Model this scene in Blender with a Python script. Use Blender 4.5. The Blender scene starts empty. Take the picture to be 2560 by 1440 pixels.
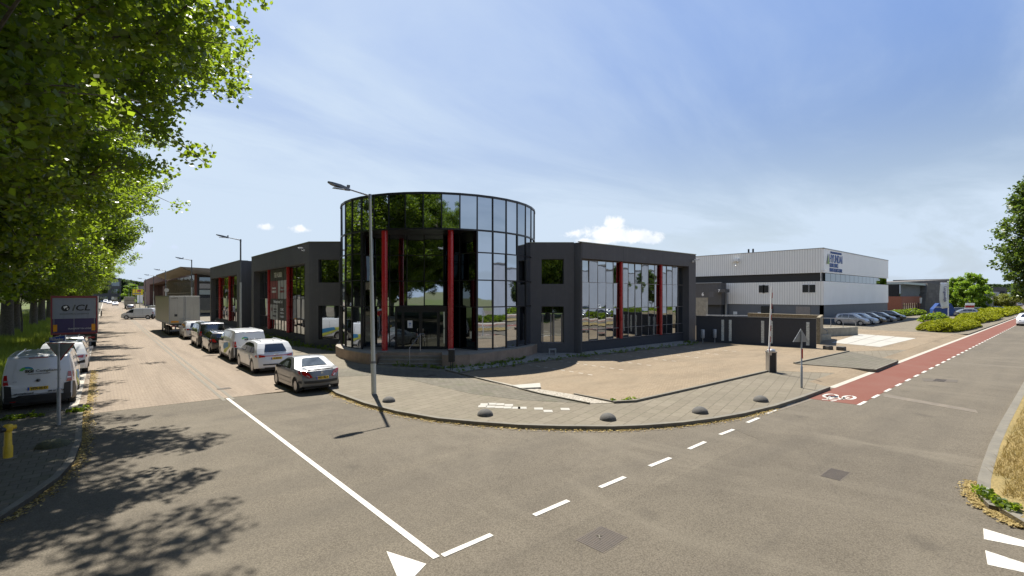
import bpy, bmesh, math, random
import numpy as np
from mathutils import Vector, Matrix

# ------------------------------------------------------------------ camera, sky, sun, exposure
SC = bpy.context.scene
COL = SC.collection
F, HH, HY = 1196.0, 4.0, 740.0            # survey of the photograph: focal length and horizon in photo pixels, eye height in metres
YAW = math.atan(1405 / F)
S_, C_ = math.sin(YAW), math.cos(YAW)
cam_d = bpy.data.cameras.new("camera")
cam = bpy.data.objects.new("camera", cam_d); COL.objects.link(cam)
cam.location = (0, 0, HH)
cam.rotation_euler = (math.radians(90), 0, -math.atan2(C_, S_))
cam_d.sensor_width = 36.0
cam_d.lens = F / 2560 * 36.0
cam_d.shift_y = 20 / 2560
cam_d.clip_start, cam_d.clip_end = 0.1, 6000
SC.camera = cam
SC.view_settings.view_transform = 'Standard'
SC.view_settings.look = 'None'
SC.view_settings.exposure = 1.0
SC.cycles.max_bounces = 8
SC.cycles.transparent_max_bounces = 8
SC.cycles.use_denoising = True

SUN_EL = math.radians(59.5)
SUN_DIR = Vector((0.299 * math.cos(SUN_EL), 0.954 * math.cos(SUN_EL), math.sin(SUN_EL))).normalized()
W = bpy.data.worlds.new("World"); SC.world = W; W.use_nodes = True
def build_world():
    nt = W.node_tree; N, L = nt.nodes, nt.links
    bg = N['Background']
    sky = N.new('ShaderNodeTexSky'); sky.sky_type = 'NISHITA'; sky.sun_disc = False
    sky.sun_elevation = SUN_EL; sky.sun_rotation = math.atan2(SUN_DIR.x, SUN_DIR.y)
    sky.altitude = 0; sky.air_density = 1.15; sky.dust_density = 2.2; sky.ozone_density = 1.6
    tc = N.new('ShaderNodeTexCoord')
    sep = N.new('ShaderNodeSeparateXYZ'); L.new(tc.outputs['Generated'], sep.inputs[0])
    def m(op, a, b=None, c=None, clamp=False):
        n = N.new('ShaderNodeMath'); n.operation = op; n.use_clamp = clamp
        for i, v in enumerate((a, b, c)):
            if v is None: continue
            if isinstance(v, (int, float)): n.inputs[i].default_value = v
            else: L.new(v, n.inputs[i])
        return n.outputs[0]
    def ramp(v, a, b, lo=0.0, hi=1.0):
        n = N.new('ShaderNodeMapRange'); n.interpolation_type = 'SMOOTHSTEP'
        L.new(v, n.inputs[0])
        for i, q in enumerate((a, b, lo, hi)): n.inputs[i + 1].default_value = q
        return n.outputs[0]
    def noise(vec, scale, det, rough=0.55, dist=0.0):
        n = N.new('ShaderNodeTexNoise'); L.new(vec, n.inputs['Vector'])
        n.inputs['Scale'].default_value = scale; n.inputs['Detail'].default_value = det
        n.inputs['Roughness'].default_value = rough; n.inputs['Distortion'].default_value = dist
        return n.outputs['Fac']
    def mixc(f, a, b):
        n = N.new('ShaderNodeMix'); n.data_type = 'RGBA'
        L.new(f, n.inputs[0])
        for i, q in ((6, a), (7, b)):
            if isinstance(q, tuple): n.inputs[i].default_value = q
            else: L.new(q, n.inputs[i])
        return n.outputs[2]
    x, y, z = sep.outputs
    # high thin cloud: directions projected on a flat layer far above
    zc = m('MAXIMUM', z, 0.03)
    px, py = m('DIVIDE', x, m('ADD', zc, .12)), m('DIVIDE', y, m('ADD', zc, .12))
    cv = N.new('ShaderNodeCombineXYZ'); L.new(px, cv.inputs[0]); L.new(py, cv.inputs[1])
    mp = N.new('ShaderNodeMapping'); L.new(cv.outputs[0], mp.inputs[0])
    mp.inputs['Rotation'].default_value = (0, 0, 0.62); mp.inputs['Scale'].default_value = (0.55, 1.15, 1)
    mp.inputs['Location'].default_value = (0.4, 0.3, 0)
    n1 = noise(mp.outputs[0], 0.9, 7, 0.58, 0.5)
    n2 = noise(cv.outputs[0], 0.35, 3, 0.5)
    cir = m('MULTIPLY', ramp(n1, 0.36, 0.70), ramp(n2, 0.30, 0.66, 0.35, 1.0))
    # veil is thicker on the left of the street corner and towards the horizon
    side = m('ADD', m('MULTIPLY', x, -0.55), m('MULTIPLY', y, 0.75))
    veil = m('MULTIPLY', ramp(side, -0.45, 0.85), 0.42)
    low = m('ADD', m('MULTIPLY', ramp(z, 0.34, 0.0), 0.72), 0.06)
    fac = m('MINIMUM', m('ADD', m('ADD', m('MULTIPLY', cir, 0.70), veil), low), 0.93)
    bluer = mixc(ramp(z, 0.05, 0.5, 0.0, 0.7), sky.outputs[0], (2.0, 3.7, 8.2, 1))
    col = mixc(fac, bluer, (6.3, 7.5, 9.0, 1))
    # cumulus low over the roofs: puffs given by direction (azimuth, elevation) in the sky
    az = m('ARCTAN2', x, y); el = m('ARCTAN2', z, m('SQRT', m('ADD', m('MULTIPLY', x, x), m('MULTIPLY', y, y))))
    cz = N.new('ShaderNodeCombineXYZ'); L.new(az, cz.inputs[0]); L.new(el, cz.inputs[1])
    puff_n = noise(cz.outputs[0], 30, 9, 0.68, 0.3)
    puff_m = noise(cz.outputs[0], 14, 2, 0.5)
    base_az = math.atan2(C_, S_)
    def A(px_): return base_az + math.atan((px_ - 1280) / F)
    def E(px_, py_): return math.atan((HY - py_) / F * math.cos(math.atan((px_ - 1280) / F)))
    dens = None; shade = None
    puffs = [(1520, 585, 70, 30, 1), (1535, 560, 36, 22, 1), (1590, 590, 60, 20, 1), (1625, 600, 34, 14, 1), (1480, 605, 50, 14, .9),
             (1435, 583, 34, 11, .62), (663, 567, 27, 10, .8), (750, 572, 26, 9, .7), (425, 617, 24, 6, .45), (362, 608, 26, 16, .75)]
    for (ax, ay, rx, ry, st) in puffs:
        a0, e0 = A(ax), E(ax, ay)
        da = m('DIVIDE', m('SUBTRACT', az, a0), rx / F * math.cos(math.atan((ax - 1280) / F)) ** 2)
        de = m('DIVIDE', m('SUBTRACT', el, e0), ry / F)
        r2 = m('ADD', m('MULTIPLY', da, da), m('MULTIPLY', de, de))
        d = m('MULTIPLY', m('SUBTRACT', 1.0, m('SQRT', r2)), st)
        dens = d if dens is None else m('MAXIMUM', dens, d)
    cl = m('ADD', dens, m('MULTIPLY', m('SUBTRACT', puff_n, 0.5), 2.2))
    cmask = ramp(cl, 0.0, 0.55)
    grey = ramp(m('ADD', m('MULTIPLY', m('SUBTRACT', el, E(1540, 590)), 16), m('MULTIPLY', m('SUBTRACT', puff_m, 0.5), 3.4)), -0.55, 0.35)
    ccol = mixc(grey, (6.6, 7.6, 9.4, 1), (10.2, 10.4, 10.6, 1))
    col = mixc(m('MULTIPLY', cmask, 0.92), col, ccol)
    col = mixc(ramp(z, 0.55, 0.85, 0.0, 0.85), col, (0.9, 1.7, 3.9, 1))      # the sky deepens overhead
    L.new(col, bg.inputs[0]); bg.inputs[1].default_value = 0.0525
build_world()
sd = bpy.data.lights.new("sun", 'SUN'); sd.energy = 5.0; sd.angle = math.radians(0.53); sd.color = (1.0, 0.955, 0.88)
sun = bpy.data.objects.new("sun", sd); COL.objects.link(sun)
sun.location = (0, 0, 60); sun.rotation_euler = SUN_DIR.to_track_quat('Z', 'Y').to_euler()

# ------------------------------------------------------------------ survey helpers (photo pixel -> real place on the ground or on a wall)
def CW(X, Y, z=0.0): return (S_ * X + C_ * Y, -C_ * X + S_ * Y, z)
def G(px, py, z=0.0):
    Y = F * (HH - z) / (py - HY); return CW((px - 1280) / F * Y, Y, z)
def ray(px):
    r = (px - 1280) / F; return (S_ * r + C_, -C_ * r + S_)
def onv(px, V): a = ray(px); Y = V / a[1]; return a[0] * Y, Y      # u on the plane v=V, and depth
def onu(px, U): a = ray(px); Y = U / a[0]; return a[1] * Y, Y      # v on the plane u=U, and depth
def ZZ(Y, py): return HH - (py - HY) * Y / F
def at(px, Y, z=0.0): return CW((px - 1280) / F * Y, Y, z)

# ------------------------------------------------------------------ node material helpers
def newmat(name):
    m = bpy.data.materials.new(name); m.use_nodes = True
    return m, m.node_tree.nodes, m.node_tree.links, m.node_tree.nodes['Principled BSDF']
def c4(c): return (c[0], c[1], c[2], 1.0)
def n_noise(N, L, vec, scale, det=4, rough=0.55, dist=0.0):
    n = N.new('ShaderNodeTexNoise'); n.inputs['Scale'].default_value = scale; n.inputs['Detail'].default_value = det
    n.inputs['Roughness'].default_value = rough; n.inputs['Distortion'].default_value = dist
    L.new(vec, n.inputs['Vector']); return n.outputs['Fac']
def n_ramp(N, L, v, a, b, lo=0.0, hi=1.0):
    n = N.new('ShaderNodeMapRange'); L.new(v, n.inputs[0])
    for i, q in enumerate((a, b, lo, hi)): n.inputs[i + 1].default_value = q
    return n.outputs[0]
def n_mix(N, L, f, a, b, blend='MIX'):
    n = N.new('ShaderNodeMix'); n.data_type = 'RGBA'; n.blend_type = blend
    if isinstance(f, (int, float)): n.inputs[0].default_value = f
    else: L.new(f, n.inputs[0])
    for i, q in ((6, a), (7, b)):
        if isinstance(q, tuple): n.inputs[i].default_value = q
        else: L.new(q, n.inputs[i])
    return n.outputs[2]
def n_bump(N, L, h, strength, dist, bsdf):
    b = N.new('ShaderNodeBump'); b.inputs['Strength'].default_value = strength; b.inputs['Distance'].default_value = dist
    L.new(h, b.inputs['Height']); L.new(b.outputs[0], bsdf.inputs['Normal']); return b
def coords(N, L, kind='Object', sc=(1, 1, 1), rot=(0, 0, 0)):
    tc = N.new('ShaderNodeTexCoord'); mp = N.new('ShaderNodeMapping')
    mp.inputs['Scale'].default_value = sc; mp.inputs['Rotation'].default_value = rot
    L.new(tc.outputs[kind], mp.inputs[0]); return mp.outputs[0]
def pm(name, col, rough=0.6, metal=0.0, var=0.12, scale=3.0, bump=0.0, bscale=40, spec=0.5, coat=0.0, streak=0.0, dirt=0.0, dcol=(0.12, 0.1, 0.07)):
    """general procedural paint / plaster / plastic / metal"""
    m, N, L, B = newmat(name)
    v = coords(N, L)
    f = n_noise(N, L, v, scale, 6, 0.6)
    a = tuple(max(0, q * (1 - var)) for q in col); b = tuple(min(1, q * (1 + var)) for q in col)
    c = n_mix(N, L, n_ramp(N, L, f, 0.3, 0.7), c4(a), c4(b))
    if streak:
        v2 = coords(N, L, sc=(2.2, 2.2, 0.12))
        s = n_noise(N, L, v2, 2.0, 6, 0.65)
        c = n_mix(N, L, n_ramp(N, L, s, 0.52, 0.78, 0, streak), c, c4(dcol))
    if dirt:
        s = n_noise(N, L, v, scale * 2.7, 8, 0.7)
        c = n_mix(N, L, n_ramp(N, L, s, 0.5, 0.75, 0, dirt), c, c4(dcol))
    L.new(c, B.inputs['Base Color'])
    r = n_ramp(N, L, f, 0.3, 0.7, max(0.02, rough * 0.85), min(1, rough * 1.15)); L.new(r, B.inputs['Roughness'])
    B.inputs['Metallic'].default_value = metal
    B.inputs['Specular IOR Level'].default_value = spec
    if coat: B.inputs['Coat Weight'].default_value = coat; B.inputs['Coat Roughness'].default_value = 0.04
    if bump: n_bump(N, L, n_noise(N, L, v, bscale, 4, 0.6), bump, 0.02, B)
    return m
def m_asphalt(name='asphalt', k=1.0):
    m, N, L, B = newmat(name)
    v = coords(N, L)
    fine = n_noise(N, L, v, 46, 3, 0.75); mid = n_noise(N, L, v, 1.1, 6, 0.62); big = n_noise(N, L, v, 0.16, 4, 0.5, 0.6)
    vor = N.new('ShaderNodeTexVoronoi'); vor.inputs['Scale'].default_value = 38; L.new(v, vor.inputs['Vector'])
    c = n_mix(N, L, n_ramp(N, L, big, 0.36, 0.66), (0.088, 0.071, 0.050, 1), (0.118, 0.096, 0.068, 1))
    c = n_mix(N, L, n_ramp(N, L, mid, 0.35, 0.7, 0, 0.45), c, (0.145, 0.119, 0.086, 1))
    c = n_mix(N, L, n_ramp(N, L, fine, 0.38, 0.72, 0, 0.85), c, n_mix(N, L, n_ramp(N, L, vor.outputs['Distance'], 0.1, 0.7), (0.22, 0.185, 0.14, 1), (0.035, 0.029, 0.022, 1)), 'MIX')
    # wheel polish and old tar lines
    w = coords(N, L, sc=(0.05, 0.62, 1)); t = n_noise(N, L, w, 1.4, 5, 0.6, 0.3)
    c = n_mix(N, L, n_ramp(N, L, t, 0.46, 0.74, 0, 0.5), c, (0.066, 0.055, 0.042, 1))
    cr = N.new('ShaderNodeTexVoronoi'); cr.feature = 'DISTANCE_TO_EDGE'; cr.inputs['Scale'].default_value = 0.16
    wv = n_noise(N, L, v, 1.5, 5, 0.6)
    ad = N.new('ShaderNodeVectorMath'); ad.operation = 'ADD'; L.new(v, ad.inputs[0])
    sv = N.new('ShaderNodeVectorMath'); sv.operation = 'SCALE'; sv.inputs[3].default_value = 0.8
    cc = N.new('ShaderNodeCombineXYZ'); L.new(wv, cc.inputs[0]); L.new(wv, cc.inputs[1]); L.new(cc.outputs[0], sv.inputs[0]); L.new(sv.outputs[0], ad.inputs[1])
    L.new(ad.outputs[0], cr.inputs['Vector'])
    c = n_mix(N, L, n_ramp(N, L, cr.outputs['Distance'], 0.0, 0.004, 0.22, 0), c, (0.045, 0.038, 0.03, 1))
    # drips of oil and old sealed spots
    sp = N.new('ShaderNodeTexVoronoi'); sp.inputs['Scale'].default_value = 0.55; L.new(ad.outputs[0], sp.inputs['Vector'])
    c = n_mix(N, L, n_ramp(N, L, sp.outputs['Distance'], 0.03, 0.16, 0.45, 0), c, (0.045, 0.037, 0.028, 1))
    lt = n_noise(N, L, coords(N, L, sc=(0.35, 0.12, 1), rot=(0, 0, 0.5)), 1.0, 6, 0.7, 1.2)
    c = n_mix(N, L, n_ramp(N, L, lt, 0.5, 0.72, 0, 0.45), c, (0.165, 0.138, 0.102, 1))
    c = n_mix(N, L, 1.0, c, (k, k * 1.035, k * 1.05, 1), 'MULTIPLY')
    L.new(c, B.inputs['Base Color']); B.inputs['Roughness'].default_value = 0.88; B.inputs['Specular IOR Level'].default_value = 0.25
    n_bump(N, L, fine, 0.5, 0.01, B)
    return m
def m_brick(name, c1, c2, mortar, scale=4.0, bw=0.5, rh=0.25, ms=0.02, rot=0, plane='XY', rough=0.85, blot=0.35, blotcol=None, sq=1.0, bump=.35, moss=0.0, track=None):
    m, N, L, B = newmat(name)
    tc = N.new('ShaderNodeTexCoord'); v = tc.outputs['Object']
    mp = N.new('ShaderNodeMapping')
    if plane == 'XZ':
        sp = N.new('ShaderNodeSeparateXYZ'); L.new(v, sp.inputs[0]); cb = N.new('ShaderNodeCombineXYZ')
        ad = N.new('ShaderNodeMath'); ad.operation = 'ADD'; L.new(sp.outputs[0], ad.inputs[0]); L.new(sp.outputs[1], ad.inputs[1])
        L.new(ad.outputs[0], cb.inputs[0]); L.new(sp.outputs[2], cb.inputs[1]); v2 = cb.outputs[0]
    else: v2 = v
    L.new(v2, mp.inputs[0]); mp.inputs['Rotation'].default_value = (0, 0, rot)
    t = N.new('ShaderNodeTexBrick'); L.new(mp.outputs[0], t.inputs['Vector'])
    t.inputs['Scale'].default_value = scale; t.inputs['Brick Width'].default_value = bw; t.inputs['Row Height'].default_value = rh
    t.inputs['Mortar Size'].default_value = ms; t.inputs['Mortar Smooth'].default_value = 0.2; t.inputs['Bias'].default_value = 0
    t.inputs['Color1'].default_value = c4(c1); t.inputs['Color2'].default_value = c4(c2); t.inputs['Mortar'].default_value = c4(mortar)
    t.offset = 0.5; t.squash = sq
    big = n_noise(N, L, v, 0.35, 6, 0.62, 0.4); fine = n_noise(N, L, v, 9, 5, 0.7)
    bc = blotcol or tuple(q * 0.55 for q in c1)
    c = n_mix(N, L, n_ramp(N, L, big, 0.42, 0.72, 0, blot), t.outputs['Color'], c4(bc))
    c = n_mix(N, L, n_ramp(N, L, fine, 0.35, 0.75, 0, 0.4), c, c4(tuple(min(1, q * 1.35) for q in c2)))
    if moss:
        c = n_mix(N, L, n_ramp(N, L, n_noise(N, L, v, 1.3, 8, 0.75), 0.52, 0.7, 0, moss), c, (0.07, 0.085, 0.03, 1))
    if track:
        tr_ = n_noise(N, L, coords(N, L, sc=track), 1.0, 6, 0.65, 0.4)
        c = n_mix(N, L, n_ramp(N, L, tr_, 0.45, 0.75, 0, 0.55), c, c4(tuple(q * 0.52 for q in c1)))
    L.new(c, B.inputs['Base Color']); B.inputs['Roughness'].default_value = rough; B.inputs['Specular IOR Level'].default_value = 0.25
    n_bump(N, L, t.outputs['Fac'], -bump, 0.01, B)
    return m
def m_grain(name, cols, scale, rough=0.9, big=0.4, bump=0.6, bdist=0.02):
    m, N, L, B = newmat(name)
    v = coords(N, L)
    vo = N.new('ShaderNodeTexVoronoi'); vo.inputs['Scale'].default_value = scale; L.new(v, vo.inputs['Vector'])
    sp = N.new('ShaderNodeSeparateColor'); L.new(vo.outputs['Color'], sp.inputs[0])
    c = n_mix(N, L, sp.outputs[0], c4(cols[0]), c4(cols[1]))
    b = n_noise(N, L, v, big, 5, 0.6)
    c = n_mix(N, L, n_ramp(N, L, b, 0.4, 0.7, 0, 0.7), c, c4(cols[2]))
    L.new(c, B.inputs['Base Color']); B.inputs['Roughness'].default_value = rough; B.inputs['Specular IOR Level'].default_value = 0.2
    n_bump(N, L, vo.outputs['Distance'], bump, bdist, B)
    return m
def m_leaf(name, dark, light, trans, tamt=0.42, rough=0.42):
    m, N, L, B = newmat(name)
    g = N.new('ShaderNodeNewGeometry')
    v = coords(N, L)
    f = n_noise(N, L, v, 0.6, 3, 0.6)
    r = g.outputs['Random Per Island']
    mx = N.new('ShaderNodeMath'); mx.operation = 'MULTIPLY_ADD'; L.new(r, mx.inputs[0]); mx.inputs[1].default_value = 0.6
    L.new(n_ramp(N, L, f, 0.3, 0.7, 0, 0.4), mx.inputs[2])
    c = n_mix(N, L, mx.outputs[0], c4(dark), c4(light))
    L.new(c, B.inputs['Base Color']); B.inputs['Roughness'].default_value = rough; B.inputs['Specular IOR Level'].default_value = 0.45
    t = N.new('ShaderNodeBsdfTranslucent')
    tcol = n_mix(N, L, mx.outputs[0], c4(tuple(q * 0.6 for q in trans)), c4(trans)); L.new(tcol, t.inputs[0])
    ms = N.new('ShaderNodeMixShader'); ms.inputs[0].default_value = tamt
    L.new(B.outputs[0], ms.inputs[1]); L.new(t.outputs[0], ms.inputs[2])
    L.new(ms.outputs[0], N['Material Output'].inputs[0])
    return m
def m_mirror_glass(name, col, wave=0.02, rough=0.02):
    """coated solar glass: tinted, strongly reflecting, very slightly wavy"""
    m, N, L, B = newmat(name)
    v = coords(N, L)
    f = n_noise(N, L, v, 0.7, 2, 0.5)
    c = n_mix(N, L, f, c4(tuple(q * 0.9 for q in col)), c4(col)); L.new(c, B.inputs['Base Color'])
    B.inputs['Metallic'].default_value = 1.0; B.inputs['Roughness'].default_value = rough
    n_bump(N, L, n_noise(N, L, v, 1.3, 1, 0.4), wave, 0.05, B)
    return m
def m_rib(name, c1, c2, period=0.25, axis='u', rough=0.5, depth=0.5, dirt=0.2):
    """profiled steel sheet: bump ribs, grooves also darkened in the colour, and dirt runs"""
    m, N, L, B = newmat(name)
    tc = N.new('ShaderNodeTexCoord'); sp = N.new('ShaderNodeSeparateXYZ'); L.new(tc.outputs['Object'], sp.inputs[0])
    ad = N.new('ShaderNodeMath'); ad.operation = 'ADD'; L.new(sp.outputs[0], ad.inputs[0]); L.new(sp.outputs[1], ad.inputs[1])
    ml = N.new('ShaderNodeMath'); ml.operation = 'MULTIPLY'; L.new(ad.outputs[0], ml.inputs[0]); ml.inputs[1].default_value = 1 / period
    fr = N.new('ShaderNodeMath'); fr.operation = 'FRACT'; L.new(ml.outputs[0], fr.inputs[0])
    pp = N.new('ShaderNodeMath'); pp.operation = 'PINGPONG'; L.new(ml.outputs[0], pp.inputs[0]); pp.inputs[1].default_value = 0.5
    h = n_ramp(N, L, pp.outputs[0], 0.12, 0.22)
    c = n_mix(N, L, h, c4(c2), c4(c1))  # grooves between the ribs take a darker tone in the colour
    s = n_noise(N, L, coords(N, L, sc=(1.3, 1.3, 0.08)), 3, 6, 0.7)
    c = n_mix(N, L, n_ramp(N, L, s, 0.48, 0.8, 0, dirt), c, (0.22, 0.21, 0.18, 1))
    L.new(c, B.inputs['Base Color']); B.inputs['Roughness'].default_value = rough
    n_bump(N, L, h, depth, 0.03, B)
    return m

M = {}
M['asphalt'] = m_asphalt('asphalt', 1.07); M['asphalt_b'] = m_asphalt('asphalt_newer', 0.97)
M['ground'] = m_grain('dry_ground', [(0.09, 0.10, 0.045), (0.13, 0.12, 0.06), (0.07, 0.09, 0.03)], 3, big=0.05)
M['street'] = m_brick('street_clinker', (0.195, 0.150, 0.108), (0.250, 0.200, 0.148), (0.10, 0.078, 0.055), scale=3.2, bw=0.5, rh=0.25, ms=0.03, rot=0.78, blot=0.45, blotcol=(0.165, 0.132, 0.098), track=(1.1, .07, 1))
M['tiles'] = m_brick('pavement_tiles', (0.135, 0.115, 0.082), (0.165, 0.142, 0.103), (0.055, 0.046, 0.03), scale=1.0, bw=0.6, rh=0.4, ms=0.012, rot=-0.25, blot=0.6, blotcol=(0.095, 0.082, 0.058), moss=0.15)
M['tiles_old'] = m_brick('pavement_tiles_old', (0.100, 0.088, 0.066), (0.130, 0.116, 0.088), (0.04, 0.037, 0.022), scale=1.0, bw=0.3, rh=0.3, ms=0.012, blot=0.6, blotcol=(0.062, 0.056, 0.040), moss=0.4)
M['lot'] = m_brick('lot_clinker', (0.190, 0.143, 0.090), (0.240, 0.185, 0.120), (0.115, 0.088, 0.055), scale=3.2, bw=0.5, rh=0.25, ms=0.03, rot=0.3, blot=0.5, blotcol=(0.155, 0.128, 0.088), track=(.3, .8, 1))
M['apron'] = pm('concrete_slab', (0.33, 0.315, 0.275), 0.85, var=0.1, scale=1.2, dirt=0.3, dcol=(0.22, 0.2, 0.165), bump=0.2)
M['kerb'] = pm('kerb_concrete', (0.15, 0.135, 0.105), 0.9, var=0.22, scale=2.5, dirt=0.5, dcol=(0.07, 0.062, 0.038), bump=0.3)
M['kerb_light'] = pm('kerb_light', (0.36, 0.325, 0.27), 0.85, var=0.12, scale=3, dirt=0.35, dcol=(0.2, 0.17, 0.12))
M['bike'] = m_grain('red_asphalt', [(0.170, 0.066, 0.046), (0.135, 0.052, 0.037), (0.165, 0.080, 0.060)], 60, big=0.5, bump=0.3, bdist=0.005)
M['paint'] = pm('road_paint', (0.50, 0.475, 0.42), 0.7, var=0.06, scale=6, dirt=0.85, dcol=(0.20, 0.175, 0.135), bump=0.3)
M['gravel'] = m_grain('white_gravel', [(0.46, 0.42, 0.35), (0.15, 0.13, 0.10), (0.27, 0.24, 0.19)], 22, big=1.5)
M['charcoal'] = pm('charcoal_render', (0.090, 0.087, 0.087), 0.8, var=0.1, scale=0.6, bump=0.25, bscale=60, streak=0.35, dcol=(0.15, 0.148, 0.145), dirt=.25)
M['charcoal_dark'] = pm('charcoal_brick', (0.045, 0.046, 0.05), 0.8, var=0.2, scale=4, bump=0.3)
M['roof'] = pm('roof_felt', (0.10, 0.10, 0.10), 0.9, var=0.2)
M['cap'] = pm('edge_trim', (0.30, 0.29, 0.22), 0.4, 0.6)
M['mullion'] = pm('black_frame', (0.018, 0.018, 0.020), 0.35, 0.2, var=0.2)
M['frame_grey'] = pm('grey_frame', (0.24, 0.22, 0.21), 0.45, 0.3)
M['red'] = pm('red_column_paint', (0.42, 0.012, 0.018), 0.28, var=0.1, scale=1.2, coat=0.4)
M['drum_glass'] = m_mirror_glass('solar_glass', (0.47, 0.51, 0.57), 0.035)
M['wing_glass'] = m_mirror_glass('wing_glass', (0.42, 0.45, 0.48), 0.05)
M['door_glass'] = m_mirror_glass('door_glass', (0.10, 0.115, 0.12), 0.02)
M['plinth'] = pm('travertine_plinth', (0.30, 0.215, 0.155), 0.75, var=0.25, scale=1.8, dirt=0.45, dcol=(0.16, 0.125, 0.09), bump=0.2, streak=0.3)
M['step'] = pm('stone_step', (0.25, 0.215, 0.165), 0.8, var=0.2, dirt=0.4, dcol=(0.12, 0.10, 0.06))
M['steel'] = pm('brushed_steel', (0.5, 0.5, 0.5), 0.35, 0.9, var=0.08)
M['galv'] = pm('galvanised', (0.32, 0.335, 0.35), 0.5, 0.6, var=0.15, scale=8)
M['pole_cream'] = pm('pole_cream', (0.50, 0.49, 0.42), 0.5, var=0.08, scale=2, streak=0.2, dcol=(0.3, 0.3, 0.2))
M['pole_grey'] = pm('pole_grey', (0.16, 0.165, 0.17), 0.5, 0.3)
M['black'] = pm('black_plastic', (0.018, 0.018, 0.019), 0.5, var=0.2)
M['dome'] = pm('dark_dome_concrete', (0.085, 0.08, 0.072), 0.9, var=0.35, scale=8, bump=0.4, dirt=0.4, dcol=(0.15, 0.14, 0.1))
M['dome_moss'] = pm('mossy_dome', (0.055, 0.058, 0.035), 0.95, var=0.4, scale=9, bump=0.4, dirt=0.8, dcol=(0.16, 0.15, 0.03))
M['yellow'] = pm('hydrant_yellow', (0.62, 0.40, 0.02), 0.5, var=0.15, scale=5, dirt=0.35, dcol=(0.25, 0.17, 0.03))
M['white_rib'] = m_rib('white_profiled_sheet', (0.80, 0.79, 0.75), (0.64, 0.63, 0.60), 0.33, depth=0.45)
M['white_panel'] = pm('white_cladding', (0.87, 0.85, 0.81), 0.5, var=0.05, scale=0.3, streak=0.12, dcol=(0.35, 0.35, 0.33))
M['grey_base'] = pm('grey_base_cladding', (0.12, 0.128, 0.14), 0.6, var=0.08, scale=1)
M['blue_paint'] = pm('letter_blue', (0.055, 0.12, 0.33), 0.5, var=0.05)
M['green_paint'] = pm('sign_green', (0.25, 0.36, 0.10), 0.5, var=0.1)
M['concrete'] = pm('old_concrete', (0.30, 0.28, 0.225), 0.9, var=0.2, scale=2, dirt=0.5, dcol=(0.14, 0.13, 0.09), bump=0.3, streak=0.5)
M['moss_wall'] = pm('mossy_concrete', (0.21, 0.175, 0.115), 0.95, var=0.4, scale=6, dirt=0.6, dcol=(0.07, 0.055, 0.03))
M['window_dark'] = m_mirror_glass('office_glass', (0.16, 0.18, 0.19), 0.04)
M['white'] = pm('white_frame', (0.7, 0.7, 0.68), 0.5, var=0.05)
M['glassblock'] = pm('glass_block', (0.52, 0.54, 0.50), 0.2, var=0.35, scale=14)
M['brick_red'] = m_brick('orange_brick', (0.36, 0.13, 0.075), (0.30, 0.10, 0.06), (0.25, 0.17, 0.12), scale=4, bw=0.9, rh=0.28, plane='XZ', blot=0.1)
M['slate'] = m_brick('slate_cladding', (0.085, 0.078, 0.072), (0.16, 0.145, 0.13), (0.05, 0.045, 0.04), scale=1.0, bw=2.2, rh=0.7, plane='XZ', blot=0.4)
M['copper'] = pm('pale_copper_edge', (0.42, 0.47, 0.45), 0.5, var=0.08)
M['brick_brown'] = m_brick('brown_brick', (0.19, 0.10, 0.082), (0.15, 0.08, 0.066), (0.2, 0.15, 0.12), scale=4, bw=0.9, rh=0.28, plane='XZ', blot=0.15)
M['soffit'] = pm('timber_soffit', (0.30, 0.245, 0.18), 0.7, var=0.12, scale=1)
M['zinc'] = pm('zinc_roof', (0.36, 0.355, 0.37), 0.5, 0.3, var=0.08, scale=0.5)
M['tree_glass'] = m_mirror_glass('green_facade_glass', (0.30, 0.32, 0.26), 0.3)
M['rust'] = pm('rust_red_frame', (0.16, 0.045, 0.025), 0.6)
M['bark'] = pm('bark', (0.105, 0.092, 0.072), 0.95, var=0.45, scale=7, bump=0.9, bscale=14)
M['bark_pale'] = pm('bark_pale', (0.20, 0.185, 0.15), 0.95, var=0.35, scale=7, bump=0.9, bscale=14)
M['leaf'] = m_leaf('poplar_leaf', (0.024, 0.050, 0.009), (0.095, 0.140, 0.016), (0.38, 0.52, 0.028), 0.48)
M['leaf_dark'] = m_leaf('far_wood_leaf', (0.03, 0.055, 0.018), (0.065, 0.105, 0.03), (0.10, 0.16, 0.03), 0.3, 0.7)
M['leaf_horn'] = m_leaf('hornbeam_leaf', (0.035, 0.07, 0.014), (0.085, 0.14, 0.025), (0.20, 0.30, 0.03), 0.35)
M['leaf_bright'] = m_leaf('young_tree_leaf', (0.09, 0.16, 0.015), (0.20, 0.30, 0.03), (0.40, 0.60, 0.04), 0.45)
M['leaf_olive'] = m_leaf('olive_shrub_leaf', (0.13, 0.15, 0.02), (0.24, 0.24, 0.05), (0.34, 0.38, 0.05), 0.35)
M['juniper'] = m_leaf('juniper_sprays', (0.15, 0.165, 0.004), (0.40, 0.41, 0.008), (0.40, 0.44, 0.01), 0.3, 0.8)
M['grass'] = m_leaf('verge_grass', (0.09, 0.14, 0.018), (0.26, 0.32, 0.06), (0.50, 0.60, 0.07), 0.5, 0.6)
M['grass_dry'] = m_leaf('dry_grass', (0.24, 0.165, 0.05), (0.46, 0.36, 0.15), (0.45, 0.33, 0.10), 0.3, 0.8)
M['soil'] = m_grain('verge_soil', [(0.30, 0.22, 0.09), (0.20, 0.15, 0.06), (0.14, 0.12, 0.05)], 30, big=1.2)
M['lawn'] = m_grain('lawn', [(0.055, 0.085, 0.02), (0.09, 0.12, 0.03), (0.11, 0.10, 0.04)], 14, big=0.35)
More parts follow.
